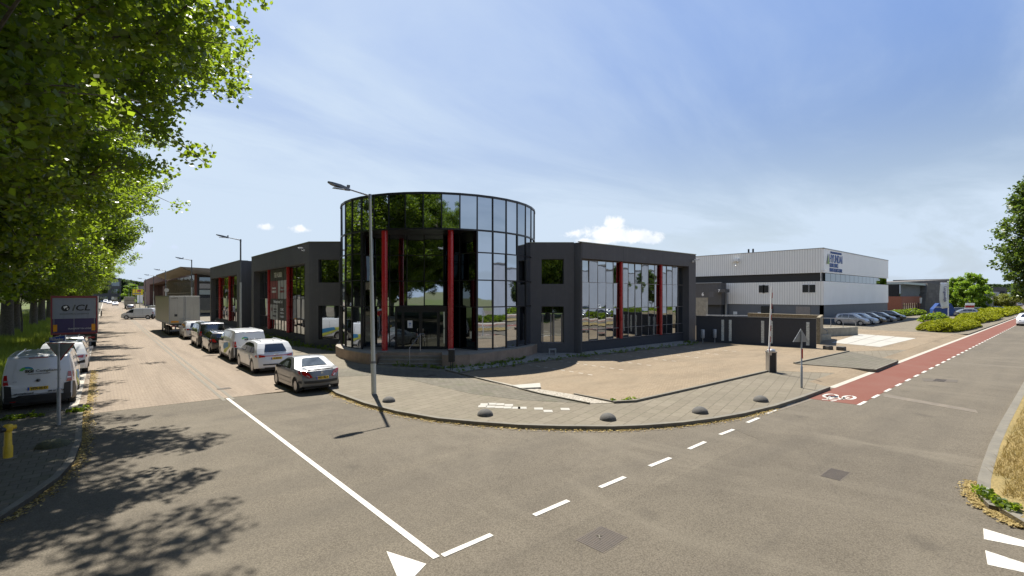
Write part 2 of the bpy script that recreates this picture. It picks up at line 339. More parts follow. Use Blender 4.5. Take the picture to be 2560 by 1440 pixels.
M['litter'] = m_leaf('fallen_leaves', (0.30, 0.19, 0.05), (0.55, 0.43, 0.16), (0.4, 0.3, 0.1), 0.2, 0.8)
M['rubber'] = pm('tyre_rubber', (0.022, 0.022, 0.022), 0.85, var=0.2)
M['rim'] = pm('alloy_rim', (0.42, 0.42, 0.43), 0.35, 0.8, var=0.1)
M['car_white'] = pm('white_car_paint', (0.66, 0.67, 0.68), 0.35, var=0.03, scale=1, coat=0.8)
M['car_grey'] = pm('grey_car_paint', (0.17, 0.175, 0.18), 0.45, 0.55, var=0.05, coat=0.9)
M['car_silver'] = pm('silver_car_paint', (0.40, 0.40, 0.41), 0.35, 0.6, var=0.05, coat=0.8)
M['car_black'] = pm('black_car_paint', (0.016, 0.015, 0.015), 0.25, var=0.1, coat=1.0)
M['car_ice'] = pm('pale_blue_car_paint', (0.42, 0.48, 0.55), 0.35, 0.4, coat=0.8)
M['car_slate'] = pm('slate_blue_car_paint', (0.07, 0.09, 0.12), 0.3, 0.5, coat=0.9)
M['car_blue'] = pm('bright_blue_car_paint', (0.02, 0.10, 0.38), 0.3, 0.3, coat=0.9)
M['car_glass'] = pm('car_glass', (0.012, 0.014, 0.016), 0.06, var=0.1, spec=1.0, coat=1.0)
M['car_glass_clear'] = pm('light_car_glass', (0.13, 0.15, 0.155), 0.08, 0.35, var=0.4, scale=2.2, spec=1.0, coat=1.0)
M['lamp_red'] = pm('red_lens', (0.38, 0.012, 0.015), 0.15, var=0.25, scale=10, coat=1.0)
M['lamp_clear'] = pm('clear_lens', (0.55, 0.56, 0.58), 0.12, 0.4, var=0.2, coat=1.0)
M['plate'] = pm('yellow_plate', (0.72, 0.46, 0.02), 0.5, var=0.04)
M['plate_blue'] = pm('plate_blue', (0.02, 0.08, 0.45), 0.5)
M['box_cream'] = pm('grimy_trailer_panel', (0.42, 0.40, 0.34), 0.6, var=0.08, scale=1.0, streak=0.45, dcol=(0.25, 0.23, 0.18), dirt=0.2)
M['purple'] = pm('purple_panel', (0.055, 0.040, 0.115), 0.5, var=0.1)
M['orange'] = pm('orange_reflector', (0.80, 0.32, 0.01), 0.4)
M['blue_skip'] = pm('blue_container', (0.012, 0.050, 0.20), 0.5, var=0.2, dirt=0.25, dcol=(0.06, 0.09, 0.18))
M['flag_white'] = pm('flag_cloth', (0.66, 0.67, 0.68), 0.8, var=0.05)
M['flag_navy'] = pm('navy_flag_cloth', (0.07, 0.075, 0.17), 0.8, var=0.1)
M['sign_yellow'] = pm('yellow_sign', (0.85, 0.62, 0.01), 0.5, var=0.03)
M['banner_dark'] = pm('banner_dark', (0.055, 0.055, 0.05), 0.6)
M['banner_red'] = pm('banner_red', (0.24, 0.05, 0.055), 0.6)
M['banner_white'] = pm('banner_white', (0.42, 0.42, 0.41), 0.6)
M['sky_blue'] = pm('sticker_blue', (0.05, 0.22, 0.42), 0.5)
M['sticker_green'] = pm('sticker_green', (0.10, 0.40, 0.06), 0.5)
M['sticker_lime'] = pm('sticker_lime', (0.50, 0.52, 0.10), 0.5)
M['sign_back'] = pm('sign_back', (0.30, 0.315, 0.32), 0.55, 0.4, var=0.1, scale=5)
M['hall'] = pm('pale_hall_panels', (0.25, 0.275, 0.325), 0.6, var=0.06, scale=0.4, streak=0.4, dcol=(0.13, 0.135, 0.15))
M['tan_brick'] = m_brick('tan_brick', (0.30, 0.24, 0.15), (0.26, 0.2, 0.13), (0.3, 0.26, 0.2), scale=4, bw=0.9, rh=0.28, plane='XZ')
M['grate'] = pm('cast_iron', (0.075, 0.062, 0.052), 0.7, 0.4, var=0.25, scale=9)
M['patch_pale'] = pm('pale_sealed_cut', (0.132, 0.110, 0.082), 0.9, var=0.3, scale=4, dirt=.7, dcol=(.105, .086, .06))
M['patch'] = pm('asphalt_patch', (0.085, 0.07, 0.052), 0.9, var=0.25, scale=9, bump=0.4)

# ------------------------------------------------------------------ mesh helpers
class MB:
    """collects shapes, builds ONE mesh object; org = world origin the vertices are given around"""
    def __init__(self, org=(0, 0, 0)): self.v = []; self.f = []; self.o = Vector(org)
    def add(self, vs, fs):
        n = len(self.v); self.v += [Vector(p) - self.o for p in vs]; self.f += [tuple(i + n for i in q) for q in fs]; return self
    def box(self, x0, x1, y0, y1, z0, z1):
        return self.add([(x0, y0, z0), (x1, y0, z0), (x1, y1, z0), (x0, y1, z0), (x0, y0, z1), (x1, y0, z1), (x1, y1, z1), (x0, y1, z1)],
                        [(0, 3, 2, 1), (4, 5, 6, 7), (0, 1, 5, 4), (1, 2, 6, 5), (2, 3, 7, 6), (3, 0, 4, 7)])
    def obox(self, p, d, s0, s1, n0, n1, z0, z1):
        """box along horizontal direction d from point p; n = metres behind the line (to the left of d)"""
        dx, dy = d; nx, ny = -dy, dx
        q = lambda s, n, z: (p[0] + dx * s + nx * n, p[1] + dy * s + ny * n, z)
        return self.add([q(s0, n0, z0), q(s1, n0, z0), q(s1, n1, z0), q(s0, n1, z0), q(s0, n0, z1), q(s1, n0, z1), q(s1, n1, z1), q(s0, n1, z1)],
                        [(0, 3, 2, 1), (4, 5, 6, 7), (0, 1, 5, 4), (1, 2, 6, 5), (2, 3, 7, 6), (3, 0, 4, 7)])
    def prism(self, pts, z0, z1):
        n = len(pts)
        a = sum(pts[i][0] * pts[(i + 1) % n][1] - pts[(i + 1) % n][0] * pts[i][1] for i in range(n))
        if a < 0: pts = pts[::-1]
        vs = [(p[0], p[1], z0) for p in pts] + [(p[0], p[1], z1) for p in pts]
        return self.add(vs, [tuple(range(n))[::-1], tuple(range(n, 2 * n))] + [(i, (i + 1) % n, (i + 1) % n + n, i + n) for i in range(n)])
    def poly(self, pts): return self.add(pts, [tuple(range(len(pts)))])
    def tube(self, pts, rad, n=8, cap=True):
        pts = [Vector(p) for p in pts]
        if not isinstance(rad, (list, tuple)): rad = [rad] * len(pts)
        vs, fs = [], []
        for i, p in enumerate(pts):
            t = (pts[min(i + 1, len(pts) - 1)] - pts[max(i - 1, 0)]).normalized()
            a = t.orthogonal().normalized() if abs(t.z) < 0.99 else Vector((1, 0, 0))
            if abs(t.z) < 0.99: a = t.cross(Vector((0, 0, 1))).normalized()
            b = t.cross(a).normalized()
            for k in range(n):
                w = 2 * math.pi * k / n
                vs.append(p + (a * math.cos(w) + b * math.sin(w)) * rad[i])
        for i in range(len(pts) - 1):
            for k in range(n): fs.append((i * n + k, i * n + (k + 1) % n, (i + 1) * n + (k + 1) % n, (i + 1) * n + k))
        if cap: fs += [tuple(range(n)), tuple(range(len(vs) - n, len(vs)))[::-1]]
        return self.add(vs, fs)
    def lathe(self, prof, c=(0, 0, 0), n=24, axis='z'):
        vs, fs = [], []
        for (r, h) in prof:
            for k in range(n):
                w = 2 * math.pi * k / n; a, b = r * math.cos(w), r * math.sin(w)
                p = (a, b, h) if axis == 'z' else ((h, a, b) if axis == 'x' else (a, h, b))
                vs.append((c[0] + p[0], c[1] + p[1], c[2] + p[2]))
        for i in range(len(prof) - 1):
            for k in range(n): fs.append((i * n + k, i * n + (k + 1) % n, (i + 1) * n + (k + 1) % n, (i + 1) * n + k))
        fs += [tuple(range(n))[::-1], tuple(range(len(vs) - n, len(vs)))]
        return self.add(vs, fs)
    def build(self, name, mat, parent=None, smooth=False, bevel=0.0, fix=False, segs=2):
        me = bpy.data.meshes.new(name)
        me.from_pydata([tuple(p) for p in self.v], [], self.f)
        if fix or smooth:
            bm = bmesh.new(); bm.from_mesh(me); bmesh.ops.recalc_face_normals(bm, faces=bm.faces); bm.to_mesh(me); bm.free()
        me.materials.append(M[mat] if isinstance(mat, str) else mat)
        o = bpy.data.objects.new(name, me); COL.objects.link(o)
        if parent: o.parent = parent
        if smooth: smooth_by_angle(me)
        if bevel:
            b = o.modifiers.new('bevel', 'BEVEL'); b.width = bevel; b.segments = segs; b.limit_method = 'ANGLE'; b.angle_limit = math.radians(38)
        me.update()
        return o
def smooth_by_angle(me, ang=38):
    bm = bmesh.new(); bm.from_mesh(me)
    for f in bm.faces: f.smooth = True
    lim = math.radians(ang)
    for e in bm.edges:
        e.smooth = not (len(e.link_faces) == 2 and e.calc_face_angle(0) > lim)
    bm.to_mesh(me); bm.free()
def thing(name, label, cat, loc=(0, 0, 0), rot=0.0, group=None):
    o = bpy.data.objects.new(name, None); COL.objects.link(o)
    o.location = loc; o.rotation_euler = (0, 0, rot); o.empty_display_size = 0.3
    o['label'] = label; o['category'] = cat
    if group: o['group'] = group
    return o
def tag(o, label, cat, group=None):
    o['label'] = label; o['category'] = cat
    if group: o['group'] = group
    return o
def struct(o): o['kind'] = 'structure'; return o
def stuff(o, label=None, cat=None):
    o['kind'] = 'stuff'
    if label: o['label'] = label; o['category'] = cat
    return o
def dup(root, loc, rot=0.0, label=None, group=None, scale=None):
    def cp(o, par):
        n = o.copy(); COL.objects.link(n)
        if par: n.parent = par
        for ch in kids.get(o.name, []): cp(ch, n)
        return n
    kids = {}
    for q in root.children_recursive: kids.setdefault(q.parent.name, []).append(q)
    r = cp(root, None); r.location = loc; r.rotation_euler = (0, 0, rot)
    if scale: r.scale = scale if isinstance(scale, tuple) else (scale,) * 3
    if label: r['label'] = label
    if group: r['group'] = group
    return r
def recolor(root, mapping):
    """give a copied thing its own paint: replaces material slots on mesh copies"""
    for q in [root] + list(root.children_recursive):
        if q.type == 'MESH' and q.data.materials and q.data.materials[0].name in mapping:
            q.data = q.data.copy(); q.data.materials[0] = mapping[q.data.materials[0].name]
def text(s, size, mat, parent, loc, rot, name='lettering', ext=0.004, sx=1.0, bold=0.0, align='CENTER', shear=0.0):
    cu = bpy.data.curves.new('t', 'FONT'); cu.body = s; cu.size = size; cu.extrude = ext; cu.align_x = align; cu.align_y = 'CENTER'
    cu.offset = bold; cu.shear = shear; cu.resolution_u = 3
    o = bpy.data.objects.new('t', cu); COL.objects.link(o)
    dg = bpy.context.evaluated_depsgraph_get()
    me = bpy.data.meshes.new_from_object(o.evaluated_get(dg)); bpy.data.objects.remove(o)
    from mathutils import Euler
    me.transform(Matrix.Translation(loc) @ Euler(rot).to_matrix().to_4x4() @ Matrix.Diagonal((sx, 1, 1, 1)))
    me.materials.clear(); me.materials.append(M[mat]); me.name = name
    n = bpy.data.objects.new(name, me); COL.objects.link(n)
    if parent: n.parent = parent
    return n
R90 = math.pi / 2
FACE_S = (R90, 0, 0)            # reads from -v side
FACE_W = (R90, 0, -R90)         # reads from -u side
rng = random.Random(7)

# ------------------------------------------------------------------ ground, roads, pavements
struct(MB().prism([(-2500, -2500), (2500, -2500), (2500, 2500), (-2500, 2500)], -0.6, -0.05).build('ground', 'ground'))
struct(MB().prism([(-160, -32), (700, -32), (700, 24), (7.0, 24), (7.0, 21), (-2.9, 23), (-2.9, 24), (-160, 24)], -0.3, 0.0).build('road', 'asphalt'))
struct(MB().prism([(13.9, 5.72), G(1830, 1072)[:2], G(2120, 1101)[:2], G(2440, 1168)[:2], (15.5, 1.7), (13.2, 1.0), (12.2, -2), (12, -14), (-40, -14), (-40, 5.4), (3.9, 5.62)], -.1, .0035).build('road_newer', 'asphalt_b'))
gl, gm, gr = G(220, 1035), G(565, 995), G(800, 968)
struct(MB().prism([(gl[0] - .6, gl[1]), gm[:2], (8.4, 21.4), (8.4, 470), (gl[0] - .6, 470)], -0.25, 0.005).build('side_street', 'street'))
struct(MB().prism([(-3.1, 23.0), (-0.95, 22.9), (-0.95, 470), (-3.1, 470)], -0.2, 0.012).build('parking_strip', 'tiles_old'))
mb = MB()
mb.prism([(-0.98, 22.6), (-0.72, 22.6), (-0.72, 470), (-0.98, 470)], -0.2, 0.03)
struct(mb.build('edge_strip', 'kerb_light'))
mb = MB()                                                            # double row of setts marking the middle of the side street
for a, b in ((3.30, 3.42), (3.60, 3.72)):
    mb.prism([(a + .12, 21.0), (b + .12, 21.0), (b, 60), (b, 260), (a, 260), (a, 60)], 0.0, 0.009)
struct(mb.build('centre_gutter', 'kerb'))
# left corner pavement with its curved kerb
lk = [G(208, 1010, .12), G(206, 1050, .12), G(204, 1100, .12), G(185, 1150, .12), G(150, 1190, .12), G(80, 1240, .12), G(0, 1292, .12)]
lk = [p[:2] for p in lk] + [(-4.5, 10.4), (-9, 9.2), (-60, 9.0)]
struct(MB().prism(lk + [(-60, 22.2), (lk[0][0], 22.2)], -0.2, 0.12).build('pavement_west', 'tiles_old'))
def strip(pts, w, z0, z1, side=1):
    """a band of width w along a polyline"""
    P = [Vector((p[0], p[1])) for p in pts]; off = []
    for i, p in enumerate(P):
        t = (P[min(i + 1, len(P) - 1)] - P[max(i - 1, 0)]).normalized(); off.append(p + Vector((-t.y, t.x)) * w * side)
    mb = MB(); n = len(P)
    for i in range(n - 1): mb.prism([P[i][:], P[i + 1][:], off[i + 1][:], off[i][:]], z0, z1)
    return mb
struct(strip(lk, .14, -.1, .13, 1 if False else -1).build('kerb_west', 'kerb'))
def resample(pts, step):
    P = [Vector(p[:2]) for p in pts]; out = [P[0].copy()]
    for a, b in zip(P, P[1:]):
        n = max(1, int((b - a).length / step))
        for i in range(1, n + 1): out.append(a.lerp(b, i / n))
    return out
# right corner pavement + yard
kc = [G(x, y, .12)[:2] for x, y in ((850, 981), (920, 1006), (1000, 1026), (1100, 1043), (1200, 1052), (1300, 1059), (1400, 1062), (1530, 1063), (1610, 1060), (1700, 1053), (1780, 1043), (1850, 1031), (1930, 1012), (2000, 990), (2066, 966))]
kc = [(7.95, 470), (7.9, 60), (7.8, 30), (7.55, 22)] + kc
yard = kc + [(24.3, 7.75), (31.0, 7.75), (32, 6.95), (36.8, 6.95), (37.2, 7.75), (66, 7.75), (67.5, 7.0), (105, 6.95), (260, 6.95), (420, 6.95), (420, 200), (120, 470)]
struct(MB().prism(yard, -0.2, 0.12).build('pavement', 'tiles'))
struct(strip(kc[::-1], .15, -.1, .128, 1).build('kerb', 'kerb'))
struct(MB().add([(24.2, 6.95, 0.006), (66.5, 6.95, 0.006), (66.5, 7.78, 0.128), (24.2, 7.78, 0.128)], [(0, 1, 2, 3)]).build('dropped_kerb', 'lot'))
# private lot, clinker paved
gv_e = [G(x, y, .12)[:2] for x, y in ((1145, 932), (1260, 916), (1400, 898), (1640, 871), (1742, 861))]
lot = [G(1162, 936, .12)[:2], G(1279, 962, .12)[:2], G(1434, 987, .12)[:2], G(1531, 1004, .12)[:2], G(1590, 1003, .12)[:2], G(1925, 927, .12)[:2], (28.0, 7.78), (31, 7.8), G(1988, 909, .12)[:2], G(2124, 879, .12)[:2], (44, 7.8), (66, 7.8), (68, 21), (70, 60), (41, 60), (40.6, 22)] + gv_e[::-1]
struct(MB().prism(lot, 0.05, 0.126).build('yard_paving', 'lot'))
struct(MB().prism([(7.95, 26), (11.2, 24.6), (13.2, 21.2), G(1135, 938, .12)[:2], G(1279, 972, .12)[:2], G(1471, 1009, .12)[:2], G(1300, 1000, .12)[:2], G(1180, 985, .12)[:2], G(1080, 962, .12)[:2], G(980, 938, .12)[:2], G(900, 940, .12)[:2], (8.3, 23)][::-1], 0.05, 0.125).build('entrance_path', 'tiles_old'))
gv = [G(x, y, .12)[:2] for x, y in ((1113, 923), (1145, 931), (1260, 915), (1400, 897), (1640, 870), (1742, 860))]
mb = MB(); mb.prism(gv + [(38.3, 22.6), (24.6, 22.4), (22, 25), (15, 23.6)], 0.06, 0.131)
mb.prism([G(x, y, .12)[:2] for x, y in ((1113, 924), (1145, 932), (1279, 962), (1434, 987), (1531, 1008), (1471, 1009), (1350, 985), (1279, 970))], 0.06, 0.132)
struct(mb.build('gravel_bed', 'gravel'))
def kb(pix, w=.10, z1=.20, side=1): return strip([G(x, y, .16) for x, y in pix], w, .05, z1, side)
mb = kb([(1145, 932), (1260, 916), (1400, 898), (1640, 871), (1745, 860)], .1, .19)
for q in (kb([(1535, 1006), (1590, 1003), (1760, 965), (1925, 927)], .11, .20), kb([(1113, 925), (1279, 966), (1350, 984), (1472, 1008)], .07, .18),
          kb([(1988, 908), (2124, 878)], .1, .2), kb([(1988, 909), (2190, 924), (2246, 902)], .1, .17), kb([(1434, 984), (1531, 1003)], .08, .17)):
    n = len(mb.v); mb.v += q.v; mb.f += [tuple(i + n for i in f) for f in q.f]
struct(mb.build('yard_kerb', 'kerb'))
struct(MB().prism([G(x, y, .12)[:2] for x, y in ((1279, 967), (1350, 961), (1352, 972), (1300, 974))], .1, .19).build('threshold_slab', 'apron'))
struct(MB().prism([G(x, y, .12)[:2] for x, y in ((1988, 909), (2124, 879), (2246, 904), (2190, 926))], .1, .134).build('island_tiles', 'tiles_old'))
pa = [G(x, y, .12) for x, y in ((2078, 857), (2200, 868), (2292, 846), (2148, 835))]
mb = MB()
for i in range(3):
    for j in range(2):
        def L4(a, b): return tuple(pa[0][k] * (1 - a) * (1 - b) + pa[1][k] * a * (1 - b) + pa[2][k] * a * b + pa[3][k] * (1 - a) * b for k in (0, 1))
        a0, a1, b0, b1 = i / 3 + .006, (i + 1) / 3 - .006, j / 2 + .004, (j + 1) / 2 - .004
        mb.prism([L4(a0, b0), L4(a1, b0), L4(a1, b1), L4(a0, b1)], .1, .138)
struct(mb.build('concrete_apron', 'apron'))
# white paint ticks between the parking bays of the lot, pale tiles on the pavement
mb = MB()
for k, u in enumerate((18.2, 20.7, 23.2, 25.8, 28.4, 31.0, 33.6)):
    v = 20.4
    while v > 15.2:
        if abs(v - 20.4) > -1 and G: mb.box(u - .05, u + .05, v - .14, v + .14, .12, .1295)
        v -= 0.62
struct(mb.build('bay_marks', 'kerb_light'))
mb = MB()
for (x, y) in ((1213, 1013), (1232, 1012), (1252, 1013), (1274, 1015), (1208, 1018), (1228, 1019), (1250, 1020), (1272, 1021), (1292, 1022), (1308, 1022), (1349, 1024), (1373, 1030), (1416, 1025)):
    p = G(x, y, .12); mb.obox((p[0] - .15, p[1] + .1), (S_, -C_), 0, .3, 0, .3, .11, .127)
struct(mb.build('pale_tiles', 'apron'))
# red cycle lane, verge, far carriageway
struct(MB().prism([G(2008, 995)[:2], G(2143, 1012)[:2], (21.6, 5.12), (420, 5.12), (420, 6.75), (24.0, 6.75)], -.1, .006).build('cycle_lane', 'bike'))
struct(MB().prism([(24.1, 6.72), (420, 6.72), (420, 6.97), (24.1, 6.97)], -.1, .012).build('channel_strip', 'kerb_light'))
vg = [G(x, y, .12)[:2] for x, y in ((2560, 1306), (2525, 1285), (2495, 1268), (2472, 1262), (2450, 1240), (2441, 1225), (2444, 1195), (2455, 1160), (2473, 1110), (2500, 1057), (2530, 1006))] + [(30, 1.47), (60, 1.47), (420, 1.47)]
vg = [(13.4, -2.4), (12.7, -.6)] + vg
struct(MB().prism(vg + [(420, -2.6), (16, -2.6)], -.2, .125).build('verge', 'soil'))
struct(strip(vg, .2, -.1, .128, -1).build('verge_kerb', 'kerb'))
struct(MB().prism([(18, -12.2), (420, -12.2), (420, -60), (18, -60)], -.2, .10).build('far_yard', 'asphalt'))
struct(MB().prism([(18, -10.4), (420, -10.4), (420, -12.2), (18, -12.2)], -.1, .11).build('far_pavement', 'kerb_light'))
struct(MB().prism([(10, -8.6), (420, -8.6), (420, -10.3), (10, -10.3)], -.1, .007).build('far_cycle_lane', 'bike'))
# white road markings
mb = MB()
s1, s3 = G(568, 996), G(1097, 1393)
mb.prism([(s1[0] - .05, s1[1]), (s1[0] + .06, s1[1]), (s3[0] + .02, s3[1]), (s3[0] - .10, s3[1])], 0, .0095)
for (a, b) in (((1106, 1390), (1229, 1337)), ((1335, 1289), (1421, 1252)), ((1500, 1219), (1562, 1193)), ((1624, 1166), (1676, 1145)), ((1722, 1123), (1763, 1105)), ((1800, 1087), (1834, 1074)), ((1868, 1057), (1897, 1045)), ((1915, 1035), (1942, 1024)), ((1966, 1014), (1989, 1004))):
    p, q = G(*a), G(*b); mb.prism([(p[0], p[1] - .055), (q[0], q[1] - .055), (q[0], q[1] + .055), (p[0], p[1] + .055)], 0, .0095)
u = 21.0
while u < 200:
    mb.prism([(u, 5.06), (u + .95, 5.06), (u + .95, 5.17), (u, 5.17)], 0, .0105); u += 1.9 if u < 70 else 2.4
mb.prism([G(966, 1379)[:2], G(1066, 1411)[:2], G(1006, 1474)[:2]], 0, .0095)
for k in range(2):
    p = G(*((2458, 1322), (2463, 1377))[k]); q = G(*((2460, 1349), (2469, 1413))[k])
    d = Vector((q[0] - p[0], q[1] - p[1])); ap = (p[0] + d.x * .5 + .1, p[1] + d.y * .5 - 1.15)
    mb.prism([p[:2], q[:2], ap], 0, .0095)
u = 14
while u < 300: mb.prism([(u, -5.6), (u + 1.5, -5.6), (u + 1.5, -5.48), (u, -5.48)], 0, .0095); u += 4
u = 14
while u < 300: mb.prism([(u, -8.5), (u + .9, -8.5), (u + .9, -8.4), (u, -8.4)], 0, .0105); u += 1.9
struct(mb.build('road_markings', 'paint'))
# bicycle symbol on the cycle lane
def pxz(x, y): return G(1980 + x / 4.414, 780 + y / 4.414, .012)
mb = MB()
def seg(a, b, w=.055):
    a, b = Vector(a[:2]), Vector(b[:2]); t = (b - a).normalized(); n = Vector((-t.y, t.x)) * w
    mb.prism([(a + n)[:], (b + n)[:], (b - n)[:], (a - n)[:]], 0, .0115)
for (cx, cy, rx, ry) in ((425, 925, 75, 21), (630, 943, 65, 19)):
    P = [pxz(cx + rx * math.cos(t * .3927), cy + ry * math.sin(t * .3927)) for t in range(17)]
    for a, b in zip(P, P[1:]): seg(a, b)
for a, b in (((425, 925), (500, 940)), ((500, 940), (545, 965)), ((545, 965), (630, 943)), ((425, 925), (390, 960)), ((390, 960), (545, 965)), ((500, 940), (390, 960)), ((330, 963), (400, 968)), ((545, 965), (580, 940)), ((430, 982), (490, 975))):
    seg(pxz(*a), pxz(*b), .04)
struct(mb.build('cycle_symbol', 'paint'))
struct(MB().prism([G(x, y)[:2] for x, y in ((2210, 985), (2440, 1025), (2445, 1033), (2208, 992))], 0, .0055).build('road_patch', 'patch_pale'))
struct(MB().prism([G(x, y)[:2] for x, y in ((2305, 946), (2395, 950), (2393, 956), (2308, 953))], 0, .0062).build('repair_patch', 'patch'))
# fallen leaves and dust in the gutters: uncountable
def scatter_flakes(path, n, w, z, smin, smax, seed, inward=1):
    r = random.Random(seed); mb = MB(); P = resample(path, .25)
    for _ in range(n):
        i = r.randrange(len(P) - 1); t = (P[i + 1] - P[i]).normalized(); nn = Vector((-t.y, t.x)) * inward
        c = P[i].lerp(P[i + 1], r.random()) + nn * (abs(r.gauss(0, w)))
        s = r.uniform(smin, smax); a = r.uniform(0, 6.28); h = z + r.uniform(0.0, .035)
        e = Vector((math.cos(a), math.sin(a))) * s; g = Vector((-math.sin(a), math.cos(a))) * s * .6
        mb.poly([(c.x - e.x, c.y - e.y, h), (c.x + g.x, c.y + g.y, h + r.uniform(-.01, .02)), (c.x + e.x, c.y + e.y, h + .004), (c.x - g.x, c.y - g.y, h + r.uniform(-.005, .02))])
    return mb
struct(strip(resample(kc[3:19], .5), .34, -.05, .0045, -1).build('gutter_dust', 'patch_pale'))
o = scatter_flakes(kc[3:17], 9500, .15, .008, .014, .036, 1, -1).build('fallen_leaves', 'litter'); stuff(o, 'dry leaves lying in the gutter of the curved kerb', 'leaves')
o = scatter_flakes([(-.55, 34), (-.5, 24)] + lk[:8], 3600, .12, .012, .015, .045, 2, 1).build('fallen_leaves', 'litter'); stuff(o, 'dry leaves lying along the shaded left kerb', 'leaves')
o = scatter_flakes(vg[2:9], 1500, .10, .01, .015, .05, 3, 1).build('dry_clippings', 'grass_dry'); stuff(o, 'straw-like clippings along the right verge kerb', 'clippings')

def blades(n, region, h0, h1, w, seed, z=0.12, lean=.5, clump=0):
    """grass: many single blades, region(r) -> (x, y)"""
    r = np.random.default_rng(seed); V = np.zeros((n * 3, 3), np.float32)
    P = np.array([region(r) for _ in range(n)], np.float32)
    a = r.uniform(0, 6.28, n); hh = r.uniform(h0, h1, n); la = r.uniform(0, 6.28, n); lm = r.uniform(0, lean, n) * hh
    V[0::3, 0] = P[:, 0] - np.cos(a) * w; V[0::3, 1] = P[:, 1] - np.sin(a) * w; V[0::3, 2] = z
    V[1::3, 0] = P[:, 0] + np.cos(a) * w; V[1::3, 1] = P[:, 1] + np.sin(a) * w; V[1::3, 2] = z
    V[2::3, 0] = P[:, 0] + np.cos(la) * lm; V[2::3, 1] = P[:, 1] + np.sin(la) * lm; V[2::3, 2] = z + hh
    return np_mesh(V, 3)
def np_mesh(V, k, name='m'):
    me = bpy.data.meshes.new(name); n = len(V) // k
    me.vertices.add(len(V)); me.vertices.foreach_set('co', V.astype(np.float32).ravel())
    me.loops.add(len(V)); me.loops.foreach_set('vertex_index', np.arange(len(V), dtype=np.int32))
    me.polygons.add(n); me.polygons.foreach_set('loop_start', np.arange(0, len(V), k, dtype=np.int32))
    me.polygons.foreach_set('loop_total', np.full(n, k, dtype=np.int32)); me.update(calc_edges=True)
    return me
def mesh_obj(name, me, mat, parent=None):
    me.materials.clear(); me.materials.append(M[mat]); o = bpy.data.objects.new(name, me); COL.objects.link(o)
    if parent: o.parent = parent
    return o
def vreg(r):
    u = 12.6 + r.exponential(9); return (u, r.uniform(-2.4, 1.15 if u > 14.6 else (.1 if u < 13.2 else .9)))
o = mesh_obj('dry_grass', blades(30000, vreg, .05, .15, .008, 4, .12, 1.3), 'grass_dry'); stuff(o, 'dry yellow mown grass on the right verge', 'grass')
struct(MB().prism([(-3.1, 23.4), (-3.1, 470), (-90, 470), (-90, 22.2), (-3.1, 22.2)], -.2, .06).build('lawn', 'lawn'))
struct(MB().prism([(-160, -8), (-7, -8), (-5.5, -12), (-5.5, -120), (-160, -120)], -.2, .08).build('lawn_south', 'lawn'))
def greg(r):
    return (-3.3 - abs(r.normal(0, 7)), 24 + r.exponential(45))
o = mesh_obj('verge_grass', blades(90000, greg, .18, .6, .018, 5, .05, .7), 'grass'); stuff(o, 'long green grass under the street trees', 'grass')

# ------------------------------------------------------------------ dark office building with glass drum
B = thing('office_building', 'charcoal two storey office block with black mirror glass drum on the corner', 'building', (18.6, 29.86, 0))
bo = (18.6, 29.86, 0)
def bm(): return MB(bo)
U1, V1 = 11.9, 21.5
HL, HR = 8.1, 7.62
def wall_open(mb, p, d, L, z0, z1, th, ops):
    """wall of length L with rectangular openings (s0,s1,z0,z1), one solid frame of boxes"""
    ss = sorted({0, L} | {o[0] for o in ops} | {o[1] for o in ops})
    for a, b in zip(ss, ss[1:]):
        zs = [z0, z1]; cut = [o for o in ops if o[0] <= a + 1e-6 and o[1] >= b - 1e-6]
        z = z0
        for o in sorted(cut, key=lambda o: o[2]):
            if o[2] > z: mb.obox(p, d, a, b, 0, th, z, o[2])
            z = o[3]
        if z < z1: mb.obox(p, d, a, b, 0, th, z, z1)
def glazing(p, d, n_off, cols, rows, parent, glass='wing_glass', frame='mullion', fw=.05, fd=.07, jit=.018, seed=0, name='window'):
    """curtain glazing on the line p+d*s: one mesh of panes each with its own slight tilt, one mesh of mullions"""
    r = random.Random(seed); dx, dy = d; nx, ny = -dy, dx
    q = lambda s, n, z: (p[0] + dx * s + nx * n, p[1] + dy * s + ny * n, z)
    g = bm()
    for a, b in zip(cols, cols[1:]):
        for z0, z1 in zip(rows, rows[1:]):
            t1, t2 = r.uniform(-jit, jit), r.uniform(-jit, jit)
            g.add([q(a, n_off + t1, z0), q(b, n_off - t1, z0), q(b, n_off - t1 + t2, z1), q(a, n_off + t1 + t2, z1)], [(0, 1, 2, 3)])
    w = g.build(name, glass, parent)
    f = bm()
    for s in cols: f.obox(p, d, s - fw / 2, s + fw / 2, n_off - fd, n_off + .03, rows[0], rows[-1])
    for z in rows: f.obox(p, d, cols[0], cols[-1], n_off - fd + .012, n_off + .02, z - fw / 2, z + fw / 2)
    f.build('mullions', frame, w)
    return w
# --- right wing (front faces the main road)
cr = G(1436, 887)                     # corner where the diagonal face meets the front
uR0 = onv(1455, V1)[0]; uR1 = onv(1739.5, V1)[0]; u_w1, YW = onv(1719, V1 + .6)
RB = bm()
RB.box(uR0 + .05, uR1 + .01 - .02, V1 + .75, 46, 0, HR - .03)
RB.build('rear_wing', 'charcoal', B)
w = bm()
w.box(uR0, uR1, V1, V1 + .78, 6.55, HR)                 # fascia
w.box(onv(1722.5, V1)[0], uR1, V1, V1 + .78, 0, 6.55)     # end pillar
w.build('wall', 'charcoal', B)
